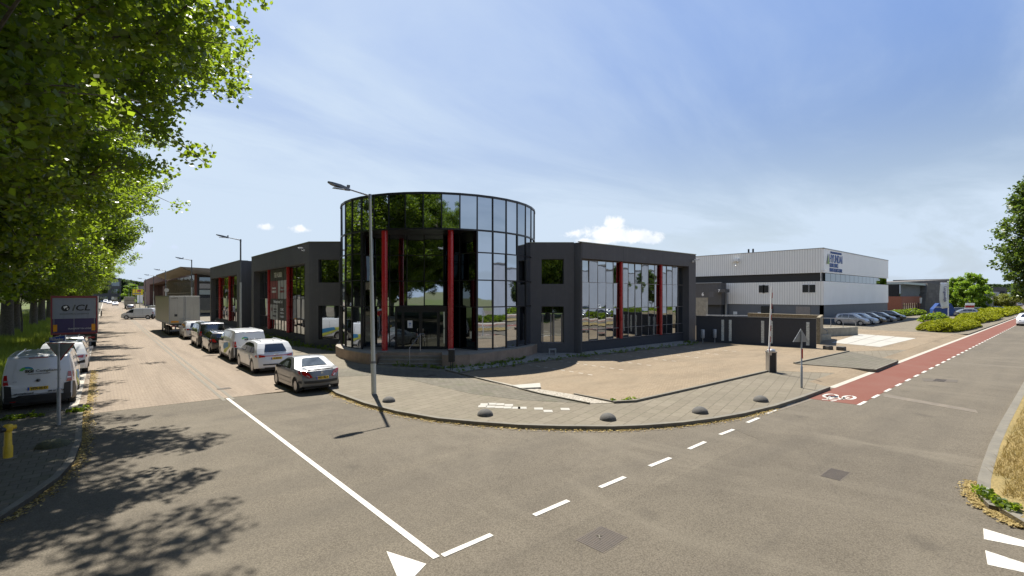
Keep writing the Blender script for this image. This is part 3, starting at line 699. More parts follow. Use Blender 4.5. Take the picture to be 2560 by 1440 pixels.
# rounded bevel corner between diagonal face and front
c0 = Vector(CW(155 / F * 32.6, 32.6)[:2]); c1 = Vector((uR0, V1))
mb = bm(); pts = []
for k in range(7):
    t = k / 6; mid = Vector((c1.x - .12, V1 - .02)); pts.append(((1 - t) ** 2 * c0 + 2 * t * (1 - t) * mid + t * t * c1)[:])
mb.prism(pts + [(uR0, V1 + .78), (c0.x + .3, c0.y + .9)], 0, HR); mb.build('corner_column', 'charcoal', B, smooth=True)
w = bm(); w.box(uR0, u_w1 + .3, V1 + .55, V1 + .74, 0, .78); w.build('base_wall', 'charcoal_dark', B)
def sR(px, off=.6): return onv(px, V1 + off)[0]
rows = [.84, 1.75, 3.05, 5.0, 6.5]
rows = [.84, 1.62, 3.1, 4.95, 6.5]
px3 = [[1455, 1472.5, 1494, 1514.5, 1533, 1549], [1557, 1570.5, 1587.5, 1604, 1620.5, 1636, 1649], [1656, 1666.5, 1680.5, 1694.5, 1708, 1718.7]]
for i, P in enumerate(px3): glazing((0, V1 + .6), (1, 0), 0, [sR(x) for x in P], rows, B, seed=i + 3, frame='frame_grey', fw=.04, fd=.025)
for x in (1552.5, 1652.2):
    u = onv(x, V1 + .46)[0]; bm().lathe([(.12, .84), (.12, 6.56)], (u, V1 + .46, 0), 20).build('red_column', 'red', B, smooth=True)
mb = bm(); mb.obox(c0[:], (S_, -C_), -5, -.001, -.02, .1, HR, HR + .05)
mb.box(uR0 - .3, uR1 + .04, V1 - .04, V1 + .12, HR, HR + .05); mb.box(uR1 - .1, uR1 + .04, V1, 46, HR, HR + .05)
mb.build('roof_edge_trim', 'cap', B)
# seams in the fascia panels
for x in (1457, 1558, 1657.5): u = onv(x, V1)[0]; bm().box(u - .014, u + .014, V1 - .004, V1 + .01, 6.56, HR).build('panel_joint', 'mullion', B)
# --- diagonal faces (each about parallel to the photograph)
d45 = (S_, -C_)
Yr = 32.6; Lr = (1436 - 1318) / F * Yr; pR = CW((1318 - 1280) / F * Yr, Yr)[:2]
sx = lambda px, Y, p0: (px - p0) / F * Y
mb = bm(); opR = [(sx(1354, Yr, 1318), sx(1409.5, Yr, 1318), ZZ(Yr, 858), ZZ(Yr, 766)), (sx(1354, Yr, 1318), sx(1409.5, Yr, 1318), ZZ(Yr, 710), ZZ(Yr, 647.5))]
wall_open(mb, pR, d45, Lr, 0, HR, .5, opR); mb.build('corner_wall', 'charcoal', B)
for i, o_ in enumerate(opR):
    a, b, z0, z1 = o_; mid = (a + b) / 2
    if i == 0: 
        g = glazing(pR, d45, .35, [a, mid, b], [z0, z1 - .45, z1], B, seed=20 + i, glass='wing_glass', name='window')
        f = bm()
        for s in (a + .1, mid - .1, mid + .1, b - .1): f.obox(pR, d45, s - .035, s + .035, .22, .3, z0 + .02, z1 - .55)
        f.obox(pR, d45, a, b, .18, .33, z0, z0 + .06); f.build('shutter_posts', 'frame_grey', g)
    else: glazing(pR, d45, .35, [a, b], [z0, z1], B, seed=20 + i, glass='wing_glass')
Yl = 36.4; pL = CW((772.8 - 1280) / F * Yl, Yl)[:2]; Ll = (858 - 772.8) / F * Yl
opL = [(sx(796, Yl, 772.8), sx(847, Yl, 772.8), ZZ(Yl, 849), ZZ(Yl, 764)), (sx(796, Yl, 772.8), sx(847, Yl, 772.8), ZZ(Yl, 706.5), ZZ(Yl, 648.5))]
mb = bm(); wall_open(mb, pL, d45, Ll, 0, HL, .5, opL); mb.build('corner_wall', 'charcoal', B)
for i, (a, b, z0, z1) in enumerate(opL): glazing(pL, d45, .38, [a, b], [z0, z1], B, seed=30 + i, jit=.03)
# --- left wing (faces the side street)
U1 = pL[0]
vC = pL[1]; vA = onu(628.7, U1)[0]; vB0 = onu(601.5, U1)[0]; vB1 = onu(525.5, U1)[0]
mb = bm(); mb.box(U1 + .75, 38, vC + .8, vA - .02, 0, HL - .03); mb.box(U1 + .75, 38, vB0 + .02, vB1 - .02, 0, HL - .03); mb.box(U1 + 1.9, 38, vA - .5, vB0 + .5, 0, HL - .05)
mb.build('street_wing', 'charcoal', B)
def v_on(px, off=.6): return onu(px, U1 + off)[0]
w = bm(); bw_ = bm(); tr = bm(); jn = bm()
for (va, vb, pr, pl) in ((vC, vA, v_on(762, 0), v_on(634.3, 0)), (vB0, vB1, v_on(592, 0), v_on(527.6, 0))):
    w.box(U1, U1 + .78, va, vb, 6.55, HL)
    w.box(U1, U1 + .78, va + .003, pr, 0, 6.55); w.box(U1, U1 + .78, pl, vb, 0, 6.55)
    bw_.box(U1 + .5, U1 + .74, pr, pl, 0, .78); tr.box(U1 - .04, U1 + .1, va, vb, HL, HL + .05)
    for k in range(1, 4): vv = va + (vb - va) * k / 4; bm().box(U1 - .004, U1 + .01, vv - .012, vv + .012, 6.56, HL).build('panel_joint', 'mullion', B)
tr.obox(pL, d45, 0, Ll, -.04, .1, HL, HL + .05)
w.build('street_wall', 'charcoal', B); bw_.build('base_wall', 'charcoal_dark', B); tr.build('roof_edge_trim', 'cap', B)
rowsL = [.84, 2.0, 3.75, 5.4, 6.5]
def colsL(a, b, n):
    va, vb = v_on(a), v_on(b); return [-(va + (vb - va) * k / n) for k in range(n + 1)]
def street_glaze(a, b, n, seed): return glazing((U1 + .6, 0), (0, -1), 0, sorted(colsL(a, b, n)), rowsL, B, seed=seed, fw=.04, fd=.03)
street_glaze(762, 723.5, 4, 40); street_glaze(718, 675, 6, 41); street_glaze(671, 643.5, 4, 42)
street_glaze(592, 575.5, 5, 43); street_glaze(571.5, 552.5, 6, 44); street_glaze(548, 536, 5, 45)
glazing((U1 + 1.85, 0), (0, -1), 0, sorted([-vA, -(vA + vB0) / 2, -vB0]), [.5, 3.0, 5.2, 7.2], B, seed=46)
for x in (720.5, 673, 574, 550):
    v = onu(x, U1 + .46)[0]; bm().lathe([(.15, .79), (.15, 6.56)], (U1 + .46, v, 0), 16).build('red_column', 'red', B, smooth=True)
# --- glass drum
CX, CY, RD = 18.6, 29.86, 6.82
def dp(r, deg, z): return (CX + r * math.cos(math.radians(deg)), CY + r * math.sin(math.radians(deg)), z)
def drum(z_rows, ks, name, seed, jit=.010):
    g = bm(); r = random.Random(seed)
    for k in ks:
        a0, a1 = -103.4 + 9 * k, -103.4 + 9 * (k + 1)
        for z0, z1 in zip(z_rows, z_rows[1:]):
            t1, t2 = r.uniform(-jit, jit), r.uniform(-jit, jit)
            g.add([dp(RD + t1, a0, z0), dp(RD - t1, a1, z0), dp(RD - t1 + t2, a1, z1), dp(RD + t1 + t2, a0, z1)], [(0, 1, 2, 3)])
    return g.build(name, 'drum_glass', B)
rD = [.74, 3.33, 4.96, 6.62, 7.97]
lower = list(range(0, 8)) + list(range(-12, -7))
g1 = drum(rD, range(0, 8), 'drum_glazing', 1); g1b = drum(rD, range(-12, -7), 'drum_glazing', 9); g2 = drum([7.97, 9.98], range(-22, 18), 'upper_glazing', 2)
f = bm(); f2 = bm()
for k in lower + [8, -7]:
    a = -103.4 + 9 * k; w_ = .035; fo = f; f = f if k >= 0 else f2
    f.add([dp(RD - .05, a - .38, .74), dp(RD + .05, a - .38, .74), dp(RD + .05, a + .38, .74), dp(RD - .05, a + .38, .74), dp(RD - .05, a - .38, 7.97), dp(RD + .05, a - .38, 7.97), dp(RD + .05, a + .38, 7.97), dp(RD - .05, a + .38, 7.97)],
          [(0, 3, 2, 1), (4, 5, 6, 7), (0, 1, 5, 4), (1, 2, 6, 5), (2, 3, 7, 6), (3, 0, 4, 7)])
    f = fo
def ring(mb, a0, a1, r0, r1, z0, z1, step=9, ph=-103.4):
    k0, k1 = round((a0 - ph) / step), round((a1 - ph) / step)
    for k in range(k0, k1):
        p, q = ph + step * k, ph + step * (k + 1)
        mb.add([dp(r0, p, z0), dp(r1, p, z0), dp(r1, q, z0), dp(r0, q, z0), dp(r0, p, z1), dp(r1, p, z1), dp(r1, q, z1), dp(r0, q, z1)],
               [(0, 1, 2, 3), (4, 7, 6, 5), (1, 5, 6, 2), (0, 3, 7, 4)])
for z in rD[:-1]:
    ring(f, -103.4, -31.4, RD - .04, RD + .045, z - .035, z + .035); ring(f2, -103.4 - 108, -103.4 - 63, RD - .04, RD + .045, z - .035, z + .035)
f.build('mullions', 'mullion', g1); f2.build('mullions', 'mullion', g1b)
f = bm()
for k in range(-22, 18):
    a = -103.4 + 9 * k
    f.add([dp(RD - .05, a - .3, 7.97), dp(RD + .04, a - .3, 7.97), dp(RD + .04, a + .3, 7.97), dp(RD - .05, a + .3, 7.97), dp(RD - .05, a - .3, 10), dp(RD + .04, a - .3, 10), dp(RD + .04, a + .3, 10), dp(RD - .05, a + .3, 10)],
          [(0, 3, 2, 1), (4, 5, 6, 7), (0, 1, 5, 4), (1, 2, 6, 5), (2, 3, 7, 6), (3, 0, 4, 7)])
ring(f, -301.4, 58.6, RD - .10, RD + .055, 7.90, 8.0); f.build('mullions', 'mullion', g2)
f = bm(); ring(f, -301.4, 58.6, RD - .35, RD + .07, 9.97, 10.09); f.build('parapet_cap', 'mullion', B)
bm().prism([dp(RD - .06, a, 0)[:2] for a in range(0, 360, 9)], 7.93, 7.99).build('soffit', 'mullion', B)
bm().prism([dp(RD - .06, a, 0)[:2] for a in range(0, 360, 9)], 9.6, 9.66).build('drum_roof', 'roof', B)
# dark core that closes the drum behind its glass
bm().prism([CW(x, y)[:2] for x, y in ((-9.2, 31.0), (-4.1, 31.0), (-2.2, 29.6), (0.9, 33), (0.9, 36), (-5, 40), (-11.2, 36))], .7, 7.95).build('core', 'mullion', B)
# recessed entrance: flat glass, side returns, red columns, vestibule
gw = glazing(CW(-9.6, 30.75)[:2], d45, 0, [.0, .62, 1.73, 2.85, 3.96, 5.2], [.74, 3.33, 4.96, 6.62, 7.93], B, glass='drum_glass', seed=60, jit=.012, name='entrance_glazing')
a_, b_ = Vector(CW(-4.35, 30.72)[:2]), Vector(dp(RD - .02, -103.4, 0)[:2]); d_ = (b_ - a_).normalized()
glazing(a_[:], d_[:], 0, [0, (b_ - a_).length / 2, (b_ - a_).length], [.74, 3.33, 4.96, 6.62, 7.93], B, glass='door_glass', seed=61, name='entrance_side_glazing')
a_, b_ = Vector(dp(RD - .02, -166.4, 0)[:2]), Vector(CW(-9.5, 30.72)[:2]); d_ = (b_ - a_).normalized()
glazing(a_[:], d_[:], 0, [0, (b_ - a_).length], [.74, 3.33, 4.96, 6.62, 7.93], B, glass='door_glass', seed=62, name='entrance_side_glazing')
for (X, Y) in ((-7.62, 28.62), (-3.67, 28.62)):
    p = CW(X, Y); bm().lathe([(.175, .73), (.175, 7.95)], p, 28).build('red_column', 'red', B, smooth=True)
vb = bm(); vp = CW(-7.17, 29.3)[:2]
wall_open(vb, vp, d45, 3.17, .73, 3.38, .08, [(.10, .42, .85, 3.05), (.52, 1.52, .80, 3.05), (1.62, 2.62, .80, 3.05), (2.72, 3.07, .85, 3.05)])
vb.obox(vp, d45, 0, 3.17, .08, 1.4, 3.2, 3.38); vb.obox(vp, d45, 0, .06, .08, 1.4, .73, 3.2); vb.obox(vp, d45, 3.11, 3.17, .08, 1.4, .73, 3.2)
vs = vb.build('vestibule', 'mullion', B)
glazing(vp, d45, .06, [.10, .42], [.85, 3.05], B, glass='door_glass', seed=63, fw=.03, name='window')
glazing(vp, d45, .06, [2.72, 3.07], [.85, 3.05], B, glass='door_glass', seed=64, fw=.03, name='window')
for s0 in (.52, 1.62):
    dr = glazing(vp, d45, .05, [s0, s0 + 1.0], [.80, 3.05], B, glass='door_glass', seed=65, fw=.09, name='door')
    h = bm(); hs = s0 + (.88 if s0 < 1 else .12)
    q = lambda s, n, z: (vp[0] + d45[0] * s - d45[1] * n * 1.0, vp[1] + d45[1] * s + d45[0] * n, z)
    h.tube([q(hs, .0, 1.55), q(hs, -.09, 1.55), q(hs, -.09, 2.0), q(hs, .0, 2.0)], .016); h.build('handle', 'steel', dr)
nt_ = bm(); nt_.obox(vp, d45, .78, 1.08, -.045, -.04, 2.05, 2.5); no = nt_.build('notice', 'white', B)
nt_ = bm(); nt_.obox(vp, d45, .86, 1.0, -.052, -.046, 2.3, 2.36); nt_.obox(vp, d45, .91, .95, -.052, -.046, 2.15, 2.31); nt_.build('print', 'blue_paint', no)
# plinth, steps, handrails
pl = [at(x, F * 4 / (y - HY))[:2] for x, y in ((839, 893), (850, 900), (872, 907), (900, 913), (924, 916.5), (943, 917))]
pr = [at(x, F * 4 / (y - HY))[:2] for x, y in ((1105, 920), (1139, 921), (1175, 919), (1215, 914), (1262, 906), (1300, 899), (1330, 892), (1345, 886))]
st0 = [CW((943 - 1280) / F * 27.75, 27.75)[:2], CW((1105 - 1280) / F * 27.75, 27.75)[:2]]
mb = bm(); mb.prism(pl + st0 + pr + [CW(2.4, 37)[:2], CW(-13.2, 37)[:2]], 0, .70); mb.build('plinth', 'plinth', B)
top = bm(); top.prism(pl + st0 + pr + [CW(2.4, 37)[:2], CW(-13.2, 37)[:2]], .70, .745); top.build('plinth_slab', 'step', B)
sp = CW(-337 / F * 27.0, 27.0)[:2]; Ls = (1105 - 943) / F * 27.0
for i in range(3):
    m_ = bm(); m_.obox(sp, d45, .02, Ls, .0 + .25 * i, .95, .18 * i + .002, .18 * (i + 1) - .04); m_.obox(sp, d45, .02, Ls, -.02 + .25 * i, .95, .18 * (i + 1) - .04, .18 * (i + 1))
    m_.build('step', 'step', B)
hr = bm(); q2 = lambda s, n, z: (sp[0] + d45[0] * s - d45[1] * n, sp[1] + d45[1] * s + d45[0] * n, z)
hr.tube([q2(1.83, .0, .1), q2(1.83, .0, 1.05), q2(2.2, 1.2, 1.78), q2(2.2, 1.2, .75)], .022)
hr.tube([q2(2.15, 1.2, 1.75), q2(2.45, 1.2, 1.78), q2(2.45, 1.2, 1.35)], .02); hr.build('handrail', 'steel', B, smooth=True)
mb = bm(); p = CW(-2.97, 26.62); mb.box(p[0] - .09, p[0] + .09, p[1] - .06, p[1] + .02, .12, .62); mb.build('drain_cover', 'sticker_lime', B)
# roof vents / security cameras on the corners (each camera is fixed to the wall)
def wall_camera(p, d, label):
    t = thing('security_camera', label, 'camera', p, math.atan2(d[1], d[0]), 'wall cameras')
    b = MB(); b.box(-.05, .05, -.05, .05, -.08, .08); b.tube([(0, 0, 0), (.18, 0, -.05), (.22, 0, .08)], .02); b.build('bracket', 'white', t)
    b = MB(); b.box(.12, .50, -.06, .06, .08, .20); b.build('housing', 'white', t, bevel=.02)
    b = MB(); b.lathe([(.045, .5), (.045, .53)], (0, 0, .14), 12, 'x'); b.build('lens', 'black', t)
v = onu(762, U1)[0]; wall_camera((U1 - .05, v, 7.55), (-1, -.2), 'white security camera high on the left wing corner beside the drum')
u = onv(1731, V1)[0]; wall_camera((u, V1 - .05, 7.0), (.2, -1), 'white security camera at the top right end of the dark wing')

# ------------------------------------------------------------------ vehicles
def interp(tab, t):
    if t <= tab[0][0]: return tab[0][1]
    for (a, x), (b, y) in zip(tab, tab[1:]):
        if t <= b: return x + (y - x) * (t - a) / (b - a)
    return tab[-1][1]
class Car:
    """body = side outline with real wheel arches, extruded and shaped; local +y is forward, rear bumper at y=0"""
    def __init__(s, L, Wd, top, belt, wheels, tum=.30, clear=.22, crown=.05, bow=.16, pinch=.13, arch=.06):
        s.L, s.W, s.top, s.belt, s.wh, s.tum, s.cl, s.crown, s.bow, s.pinch, s.arch = L, Wd, top, belt, wheels, tum, clear, crown, bow, pinch, arch
        s.H = max(p[1] for p in top)
        k = max(range(len(top)), key=lambda i: (top[i][1]))
        s.rear = [(z, y) for (y, z) in top[:k + 1]]; s.front = [(z, y) for (y, z) in top[k:][::-1]]
        s.rear = [p for i, p in enumerate(s.rear) if i == 0 or p[0] > s.rear[i - 1][0] + 1e-4]
        s.front = [p for i, p in enumerate(s.front) if i == 0 or p[0] > s.front[i - 1][0] + 1e-4]
    def D(s, x, y, z):
        h = s.W / 2; t = x / h
        k = 1.0
        if z > s.belt: k -= s.tum * ((z - s.belt) / (s.H - s.belt)) ** 1.25 * .62
        if z < .45: k -= .045 * ((.45 - z) / .3)
        e = .7; w = 0
        if y < e: w = (e - y) / e
        elif y > s.L - e: w = (y - s.L + e) / e
        k *= 1 - s.pinch * max(0, w) ** 2.2
        yy = y + (s.bow * t * t * max(0, 1 - y / .9) if y < .9 else -s.bow * 1.6 * t * t * max(0, 1 - (s.L - y) / 1.1))
        zz = z - s.crown * t * t * max(0, (z - s.belt * .75) / s.H)
        return Vector((x * k, yy, zz))
    def body(s, mat, parent, bevel=.045):
        (yr, yf), R = s.wh[:2], s.wh[2]; Ra = R + s.arch
        pts = list(s.top)                      # from rear low over the roof to front low
        def arc(yc):
            zz = s.cl; a0 = math.asin(min(.95, (zz - R) / Ra)) if zz > R else -math.asin(min(.95, (R - zz) / Ra))
            return [(yc + Ra * math.cos(a), R + Ra * math.sin(a)) for a in [a0 + (math.pi - 2 * a0) * i / 12 for i in range(13)]]
        pts += arc(yf) + arc(yr)
        mb = MB(); h = s.W / 2
        n = len(pts); vs = [(-h, p[0], p[1]) for p in pts] + [(h, p[0], p[1]) for p in pts]
        b = bmesh.new(); V = [b.verts.new(p) for p in vs]
        b.faces.new(V[:n]); b.faces.new(V[n:][::-1])
        for i in range(n): b.faces.new((V[i], V[i + n], V[(i + 1) % n + n], V[(i + 1) % n]))
        def cut(co, no): bmesh.ops.bisect_plane(b, geom=b.verts[:] + b.edges[:] + b.faces[:], plane_co=co, plane_no=no, dist=1e-5)
        for t in (-.8, -.5, 0, .5, .8): cut((t * h, 0, 0), (1, 0, 0))
        for z in (.45, (s.belt + .45) / 2, s.belt, s.belt + (s.H - s.belt) * .5): cut((0, 0, z), (0, 0, 1))
        for y in np.arange(.35, s.L, .45): cut((0, float(y), 0), (0, 1, 0))
        for v in b.verts: v.co = s.D(*v.co)
        bmesh.ops.recalc_face_normals(b, faces=b.faces)
        me = bpy.data.meshes.new('body'); b.to_mesh(me); b.free()
        me.materials.append(M[mat]); smooth_by_angle(me, 34)
        o = bpy.data.objects.new('body', me); COL.objects.link(o); o.parent = parent
        m_ = o.modifiers.new('bevel', 'BEVEL'); m_.width = bevel; m_.segments = 3; m_.limit_method = 'ANGLE'; m_.angle_limit = math.radians(34)
        m_.harden_normals = False
        return o
    def panel(s, poly, kind, off=.012, name='panel', mat='car_glass', parent=None, both=False, mirror=False, side=1):
        """a flat piece following the skin: kind side: (y,z); rear/front: (x,z); top: (x,y)"""
        if both:
            s.panel(poly, kind, off, name, mat, parent, side=1); return s.panel(poly, kind, off, name, mat, parent, side=-1)
        b = bmesh.new()
        for sg in (side,):
            if kind == 'side': vs = [(sg, p[0], p[1]) for p in poly]
            elif mirror and sg == -1: vs = [(-p[0], 0, p[1]) for p in poly]
            elif kind == 'top': vs = [(p[0], p[1], 0) for p in poly]
            else: vs = [(p[0] * sg, 0, p[1]) for p in poly]
            b.faces.new([b.verts.new(v) for v in vs])
        def cut(co, no): bmesh.ops.bisect_plane(b, geom=b.verts[:] + b.edges[:] + b.faces[:], plane_co=co, plane_no=no, dist=1e-5)
        if kind == 'side':
            for y in np.arange(.2, s.L, .3): cut((0, float(y), 0), (0, 1, 0))
        else:
            for x in np.arange(-.9, .91, .2): cut((float(x), 0, 0), (1, 0, 0))
        if kind == 'top':
            for y in np.arange(.2, s.L, .3): cut((0, float(y), 0), (0, 1, 0))
        else:
            for z in sorted({round(float(q), 3) for q in np.arange(.3, s.H, .12)} | {p[0] for p in s.rear} | {p[0] for p in s.front}): cut((0, 0, z), (0, 0, 1))
        for v in b.verts:
            x, y, z = v.co
            if kind == 'side':
                q = s.D(x * s.W / 2, y, z); q.x += off * x; v.co = q
            elif kind == 'top':
                zt = interp(sorted([(p[0], p[1]) for p in s.top[1:-1]]), y); q = s.D(x, y, zt); q.z += off; v.co = q
            else:
                tab = s.rear if kind == 'rear' else s.front
                yy = interp(tab, z); dz = .01; y2 = interp(tab, z + dz); t = Vector((0, y2 - yy, dz)).normalized()
                nrm = Vector((0, -t.z, t.y)) if kind == 'rear' else Vector((0, t.z, -t.y))
                v.co = s.D(x, yy, z) + nrm * off
        bmesh.ops.recalc_face_normals(b, faces=b.faces)
        for f in b.faces:
            c = f.calc_center_median()
            if kind == 'top' : ref = Vector((0, 0, 1))
            elif kind == 'side': ref = Vector((c.x, 0, 0))
            else: ref = Vector((0, -1 if kind == 'rear' else 1, .2))
            if f.normal.dot(ref) < 0: f.normal_flip()
        me = bpy.data.meshes.new(name); b.to_mesh(me); b.free(); me.materials.append(M[mat])
        for p in me.polygons: p.use_smooth = True
        o = bpy.data.objects.new(name, me); COL.objects.link(o)
        if parent: o.parent = parent
        return o
    def wheels(s, parent, spokes=5, rim='rim', face=.0):
        (yr, yf), R = s.wh[:2], s.wh[2]; h = s.W / 2
        me_t = me_r = None
        for y in (yr, yf):
            for sg in (-1, 1):
                x0 = sg * (h - .235)
                if me_t is None:
                    t = MB(); t.lathe([(R * .62, -.10), (R * .86, -.11), (R, -.085), (R, .085), (R * .86, .11), (R * .66, .105), (R * .64, .04), (R * .60, -.02)], n=28, axis='x')
                    w = t.build('wheel', 'rubber', parent, smooth=True)
                    r = MB(); r.lathe([(R * .66, .10), (R * .62, .10), (R * .60, .045)], n=28, axis='x'); r.lathe([(R * .17, .05), (R * .15, .095)], n=12, axis='x')
                    for k in range(spokes):
                        a = 2 * math.pi * k / spokes; ca, sa = math.cos(a), math.sin(a); w2 = R * (.085 if spokes > 6 else .12)
                        P = []
                        for (rr, xx, ww) in ((R * .12, .09, w2), (R * .63, .075, w2 * .75)):
                            for q in (-ww, ww): P.append((xx, ca * rr - sa * q, sa * rr + ca * q))
                        r.add(P + [(p[0] - .03, p[1], p[2]) for p in P], [(0, 1, 3, 2), (0, 2, 6, 4), (1, 5, 7, 3), (4, 6, 7, 5)])
                    rm = r.build('rim', rim, w); 
                    d = MB(); d.lathe([(R * .60, .02), (R * .60, .03)], n=20, axis='x'); dk = d.build('rim_backing', 'black', w)  # dark backing disc that blackens the gaps between the spokes
                    me_t, me_r, me_d = w.data, rm.data, dk.data
                else:
                    w = bpy.data.objects.new('wheel', me_t); COL.objects.link(w); w.parent = parent
                    rm = bpy.data.objects.new('rim', me_r); COL.objects.link(rm); rm.parent = w
                    dk = bpy.data.objects.new('rim_backing', me_d); COL.objects.link(dk); dk.parent = w
                w.location = (x0 + sg * .115, y, R); w.scale = (sg, 1, 1)
        u = MB(); u.box(-h + .28, h - .28, .35, s.L - .35, .16, s.belt * .62); u.box(-h + .10, h - .10, yr + R * 1.25, yf - R * 1.25, s.cl - .03, .5); u.build('underbody', 'black', parent)
    def plate(s, parent, txt, z, x=0.0, w=.52, off=.03, front=False):
        kind = 'front' if front else 'rear'
        y = interp(s.front if front else s.rear, z); yy = y - off if not front else y + off
        p = MB(); p.box(x - w / 2, x + w / 2, yy - .006, yy + .006, z - .057, z + .057); po = p.build('number_plate', 'plate', parent)
        p = MB(); p.box(x - w / 2, x - w / 2 + .045, yy - .0085, yy - .004, z - .055, z + .055); p.build('country_strip', 'plate_blue', po)
        if txt: text(txt, .105, 'black', po, (x + .02, yy - .009, z), FACE_S, sx=.92, bold=.004)
    def mirrors(s, parent, y, z, mat):
        for sg in (-1, 1):
            q = s.D(sg * s.W / 2, y, z); m_ = MB(); x0 = q.x
            m_.add([(x0 - sg * .02, y - .03, z - .03), (x0 + sg * .19, y - .02, z - .02), (x0 + sg * .19, y + .09, z), (x0 - sg * .02, y + .1, z - .02),
                    (x0 - sg * .02, y - .03, z + .07), (x0 + sg * .18, y - .02, z + .13), (x0 + sg * .17, y + .07, z + .10), (x0 - sg * .02, y + .1, z + .05)],
                   [(0, 3, 2, 1), (4, 5, 6, 7), (0, 1, 5, 4), (1, 2, 6, 5), (2, 3, 7, 6), (3, 0, 4, 7)])
            m_.build('mirror', mat, parent, fix=True, bevel=.02)
def seam(s, pts, parent, w=.012, mat='black', both=True, name='door_gap'):
    """thin dark joint line on both sides"""
    b = []
    for (a, c) in zip(pts, pts[1:]):
        d = Vector((c[0] - a[0], c[1] - a[1])); n = Vector((-d.y, d.x)).normalized() * w / 2
        b.append([(a[0] + n.x, a[1] + n.y), (c[0] + n.x, c[1] + n.y), (c[0] - n.x, c[1] - n.y), (a[0] - n.x, a[1] - n.y)])
    for p in b: s.panel(p, 'side', .006, name, mat, parent, both=both)

def van(label, loc, rot=0, mat='car_white', glassmat='car_glass', logo=True, plate='VFX-35-D', side_windows=False, rear_window=False, group=None, simple=False):
    t = thing('van', label, 'van', loc, rot, group)
    top = [(.02, .34), (0, .50), (.03, .95), (.10, 1.45), (.22, 1.82), (.34, 1.90), (.8, 1.925), (2.6, 1.93), (3.35, 1.86), (3.62, 1.74), (4.28, 1.17), (4.92, .98), (5.08, .80), (5.14, .42), (5.10, .25)]
    c = Car(5.14, 1.93, top, 1.08, (.95, 4.15, .34), tum=.30, clear=.24, crown=.05, bow=.10, pinch=.10)
    c.body(mat, t, .06)
    c.wheels(t, 5)
    # glass
    c.panel([(-.70, 1.20), (.70, 1.20), (.60, 1.76), (-.60, 1.76)], 'front', .012, 'windscreen', glassmat, t)
    c.panel([(3.12, 1.13), (4.02, 1.13), (3.92, 1.24), (3.52, 1.62), (3.40, 1.68), (3.12, 1.70)], 'side', .012, 'side_window', glassmat, t, both=True)
    if side_windows:
        c.panel([(1.95, 1.15), (2.98, 1.15), (2.98, 1.70), (1.95, 1.70)], 'side', .012, 'side_window', glassmat, t, both=True)
        c.panel([(.45, 1.15), (1.82, 1.15), (1.82, 1.69), (.50, 1.66)], 'side', .012, 'side_window', glassmat, t, both=True)
    if rear_window: c.panel([(-.72, 1.12), (.72, 1.12), (.64, 1.72), (-.64, 1.72)], 'rear', .012, 'rear_window', glassmat, t)
    # black bumpers and sill
    c.panel([(-.95, .30), (.95, .30), (.95, .50), (.62, .52), (.52, .56), (-.52, .56), (-.62, .52), (-.95, .50)], 'rear', .03, 'rear_bumper', 'black', t)
    c.panel([(.03, .28), (.50, .28), (.47, .62), (.30, .88), (.05, .92)], 'side', .014, 'bumper_corner', 'black', t, both=True)
    c.panel([(-.93, .50), (-.72, .50), (-.74, .88), (-.93, .92)], 'rear', .020, 'bumper_corner', 'black', t); c.panel([(.93, .50), (.72, .50), (.74, .88), (.93, .92)], 'rear', .020, 'bumper_corner', 'black', t)
    c.panel([(1.40, .26), (3.70, .26), (3.70, .36), (1.40, .36)], 'side', .012, 'sill', 'black', t, both=True)
    c.panel([(-.85, .30), (.85, .30), (.80, .52), (-.80, .52)], 'front', .02, 'front_bumper', 'black', t)
    for sg in (-1, 1):
        c.panel([(sg * .80, .93), (sg * .955, .93), (sg * .945, 1.28), (sg * .86, 1.28)], 'rear', .028, 'tail_light', 'lamp_red', t)
        c.panel([(sg * .805, 1.05), (sg * .93, 1.05), (sg * .93, 1.09), (sg * .81, 1.09)], 'rear', .034, 'reversing_light', 'lamp_clear', t)
        c.panel([(sg * .52, .78), (sg * .86, .80), (sg * .84, .96), (sg * .55, .90)], 'front', .02, 'headlight', 'lamp_clear', t)
    c.panel([(.06, .95), (.13, .95), (.20, 1.28), (.10, 1.28)], 'side', .016, 'tail_light', 'lamp_red', t, both=True)
    c.panel([(-.62, .345), (-.78, .345), (-.78, .37), (-.62, .37)], 'rear', .034, 'rear_reflector', 'lamp_red', t)
    # joints: tailgate or rear doors, side doors
    for z in (.575, 1.835): c.panel([(-.72, z), (.72, z), (.72, z + .012), (-.72, z + .012)], 'rear', .008, 'door_gap', 'black', t)
    if not rear_window:
        # pressed panel where a window could be: a slightly proud sheet
        c.panel([(-.66, 1.14), (.66, 1.14), (.70, 1.22), (.64, 1.66), (.58, 1.72), (-.58, 1.72), (-.64, 1.66), (-.70, 1.22)], 'rear', .010, 'pressed_panel', mat, t)
    c.panel([(-.30, 1.800), (.30, 1.800), (.30, 1.815), (-.30, 1.815)], 'rear', .016, 'brake_light', 'lamp_red', t)
    seam(c, [(3.08, .38), (3.08, 1.74)], t); seam(c, [(4.10, 1.15), (3.98, .75), (3.80, .60)], t); seam(c, [(1.55, .55), (1.75, .95), (1.75, 1.74)], t); seam(c, [(.75, 1.06), (3.05, 1.06)], t, .010)
    c.mirrors(t, 3.95, 1.16, 'black')
    for y in (2.9, 3.2): c.panel([(y, .98), (y + .16, .98), (y + .16, 1.01), (y, 1.01)], 'side', .028, 'door_handle', 'black', t, both=True)
    for sg in (-1, 1):
        r = MB(); r.box(sg * .58 - .012, sg * .58 + .012, .5, 3.2, 1.91, 1.935); r.build('roof_rib', mat, t)
    if plate: c.plate(t, plate, .77, 0, .52, .02)
    c.panel([(-.32, .86), (.32, .86), (.30, .895), (-.30, .895)], 'rear', .022, 'tailgate_handle', mat, t)
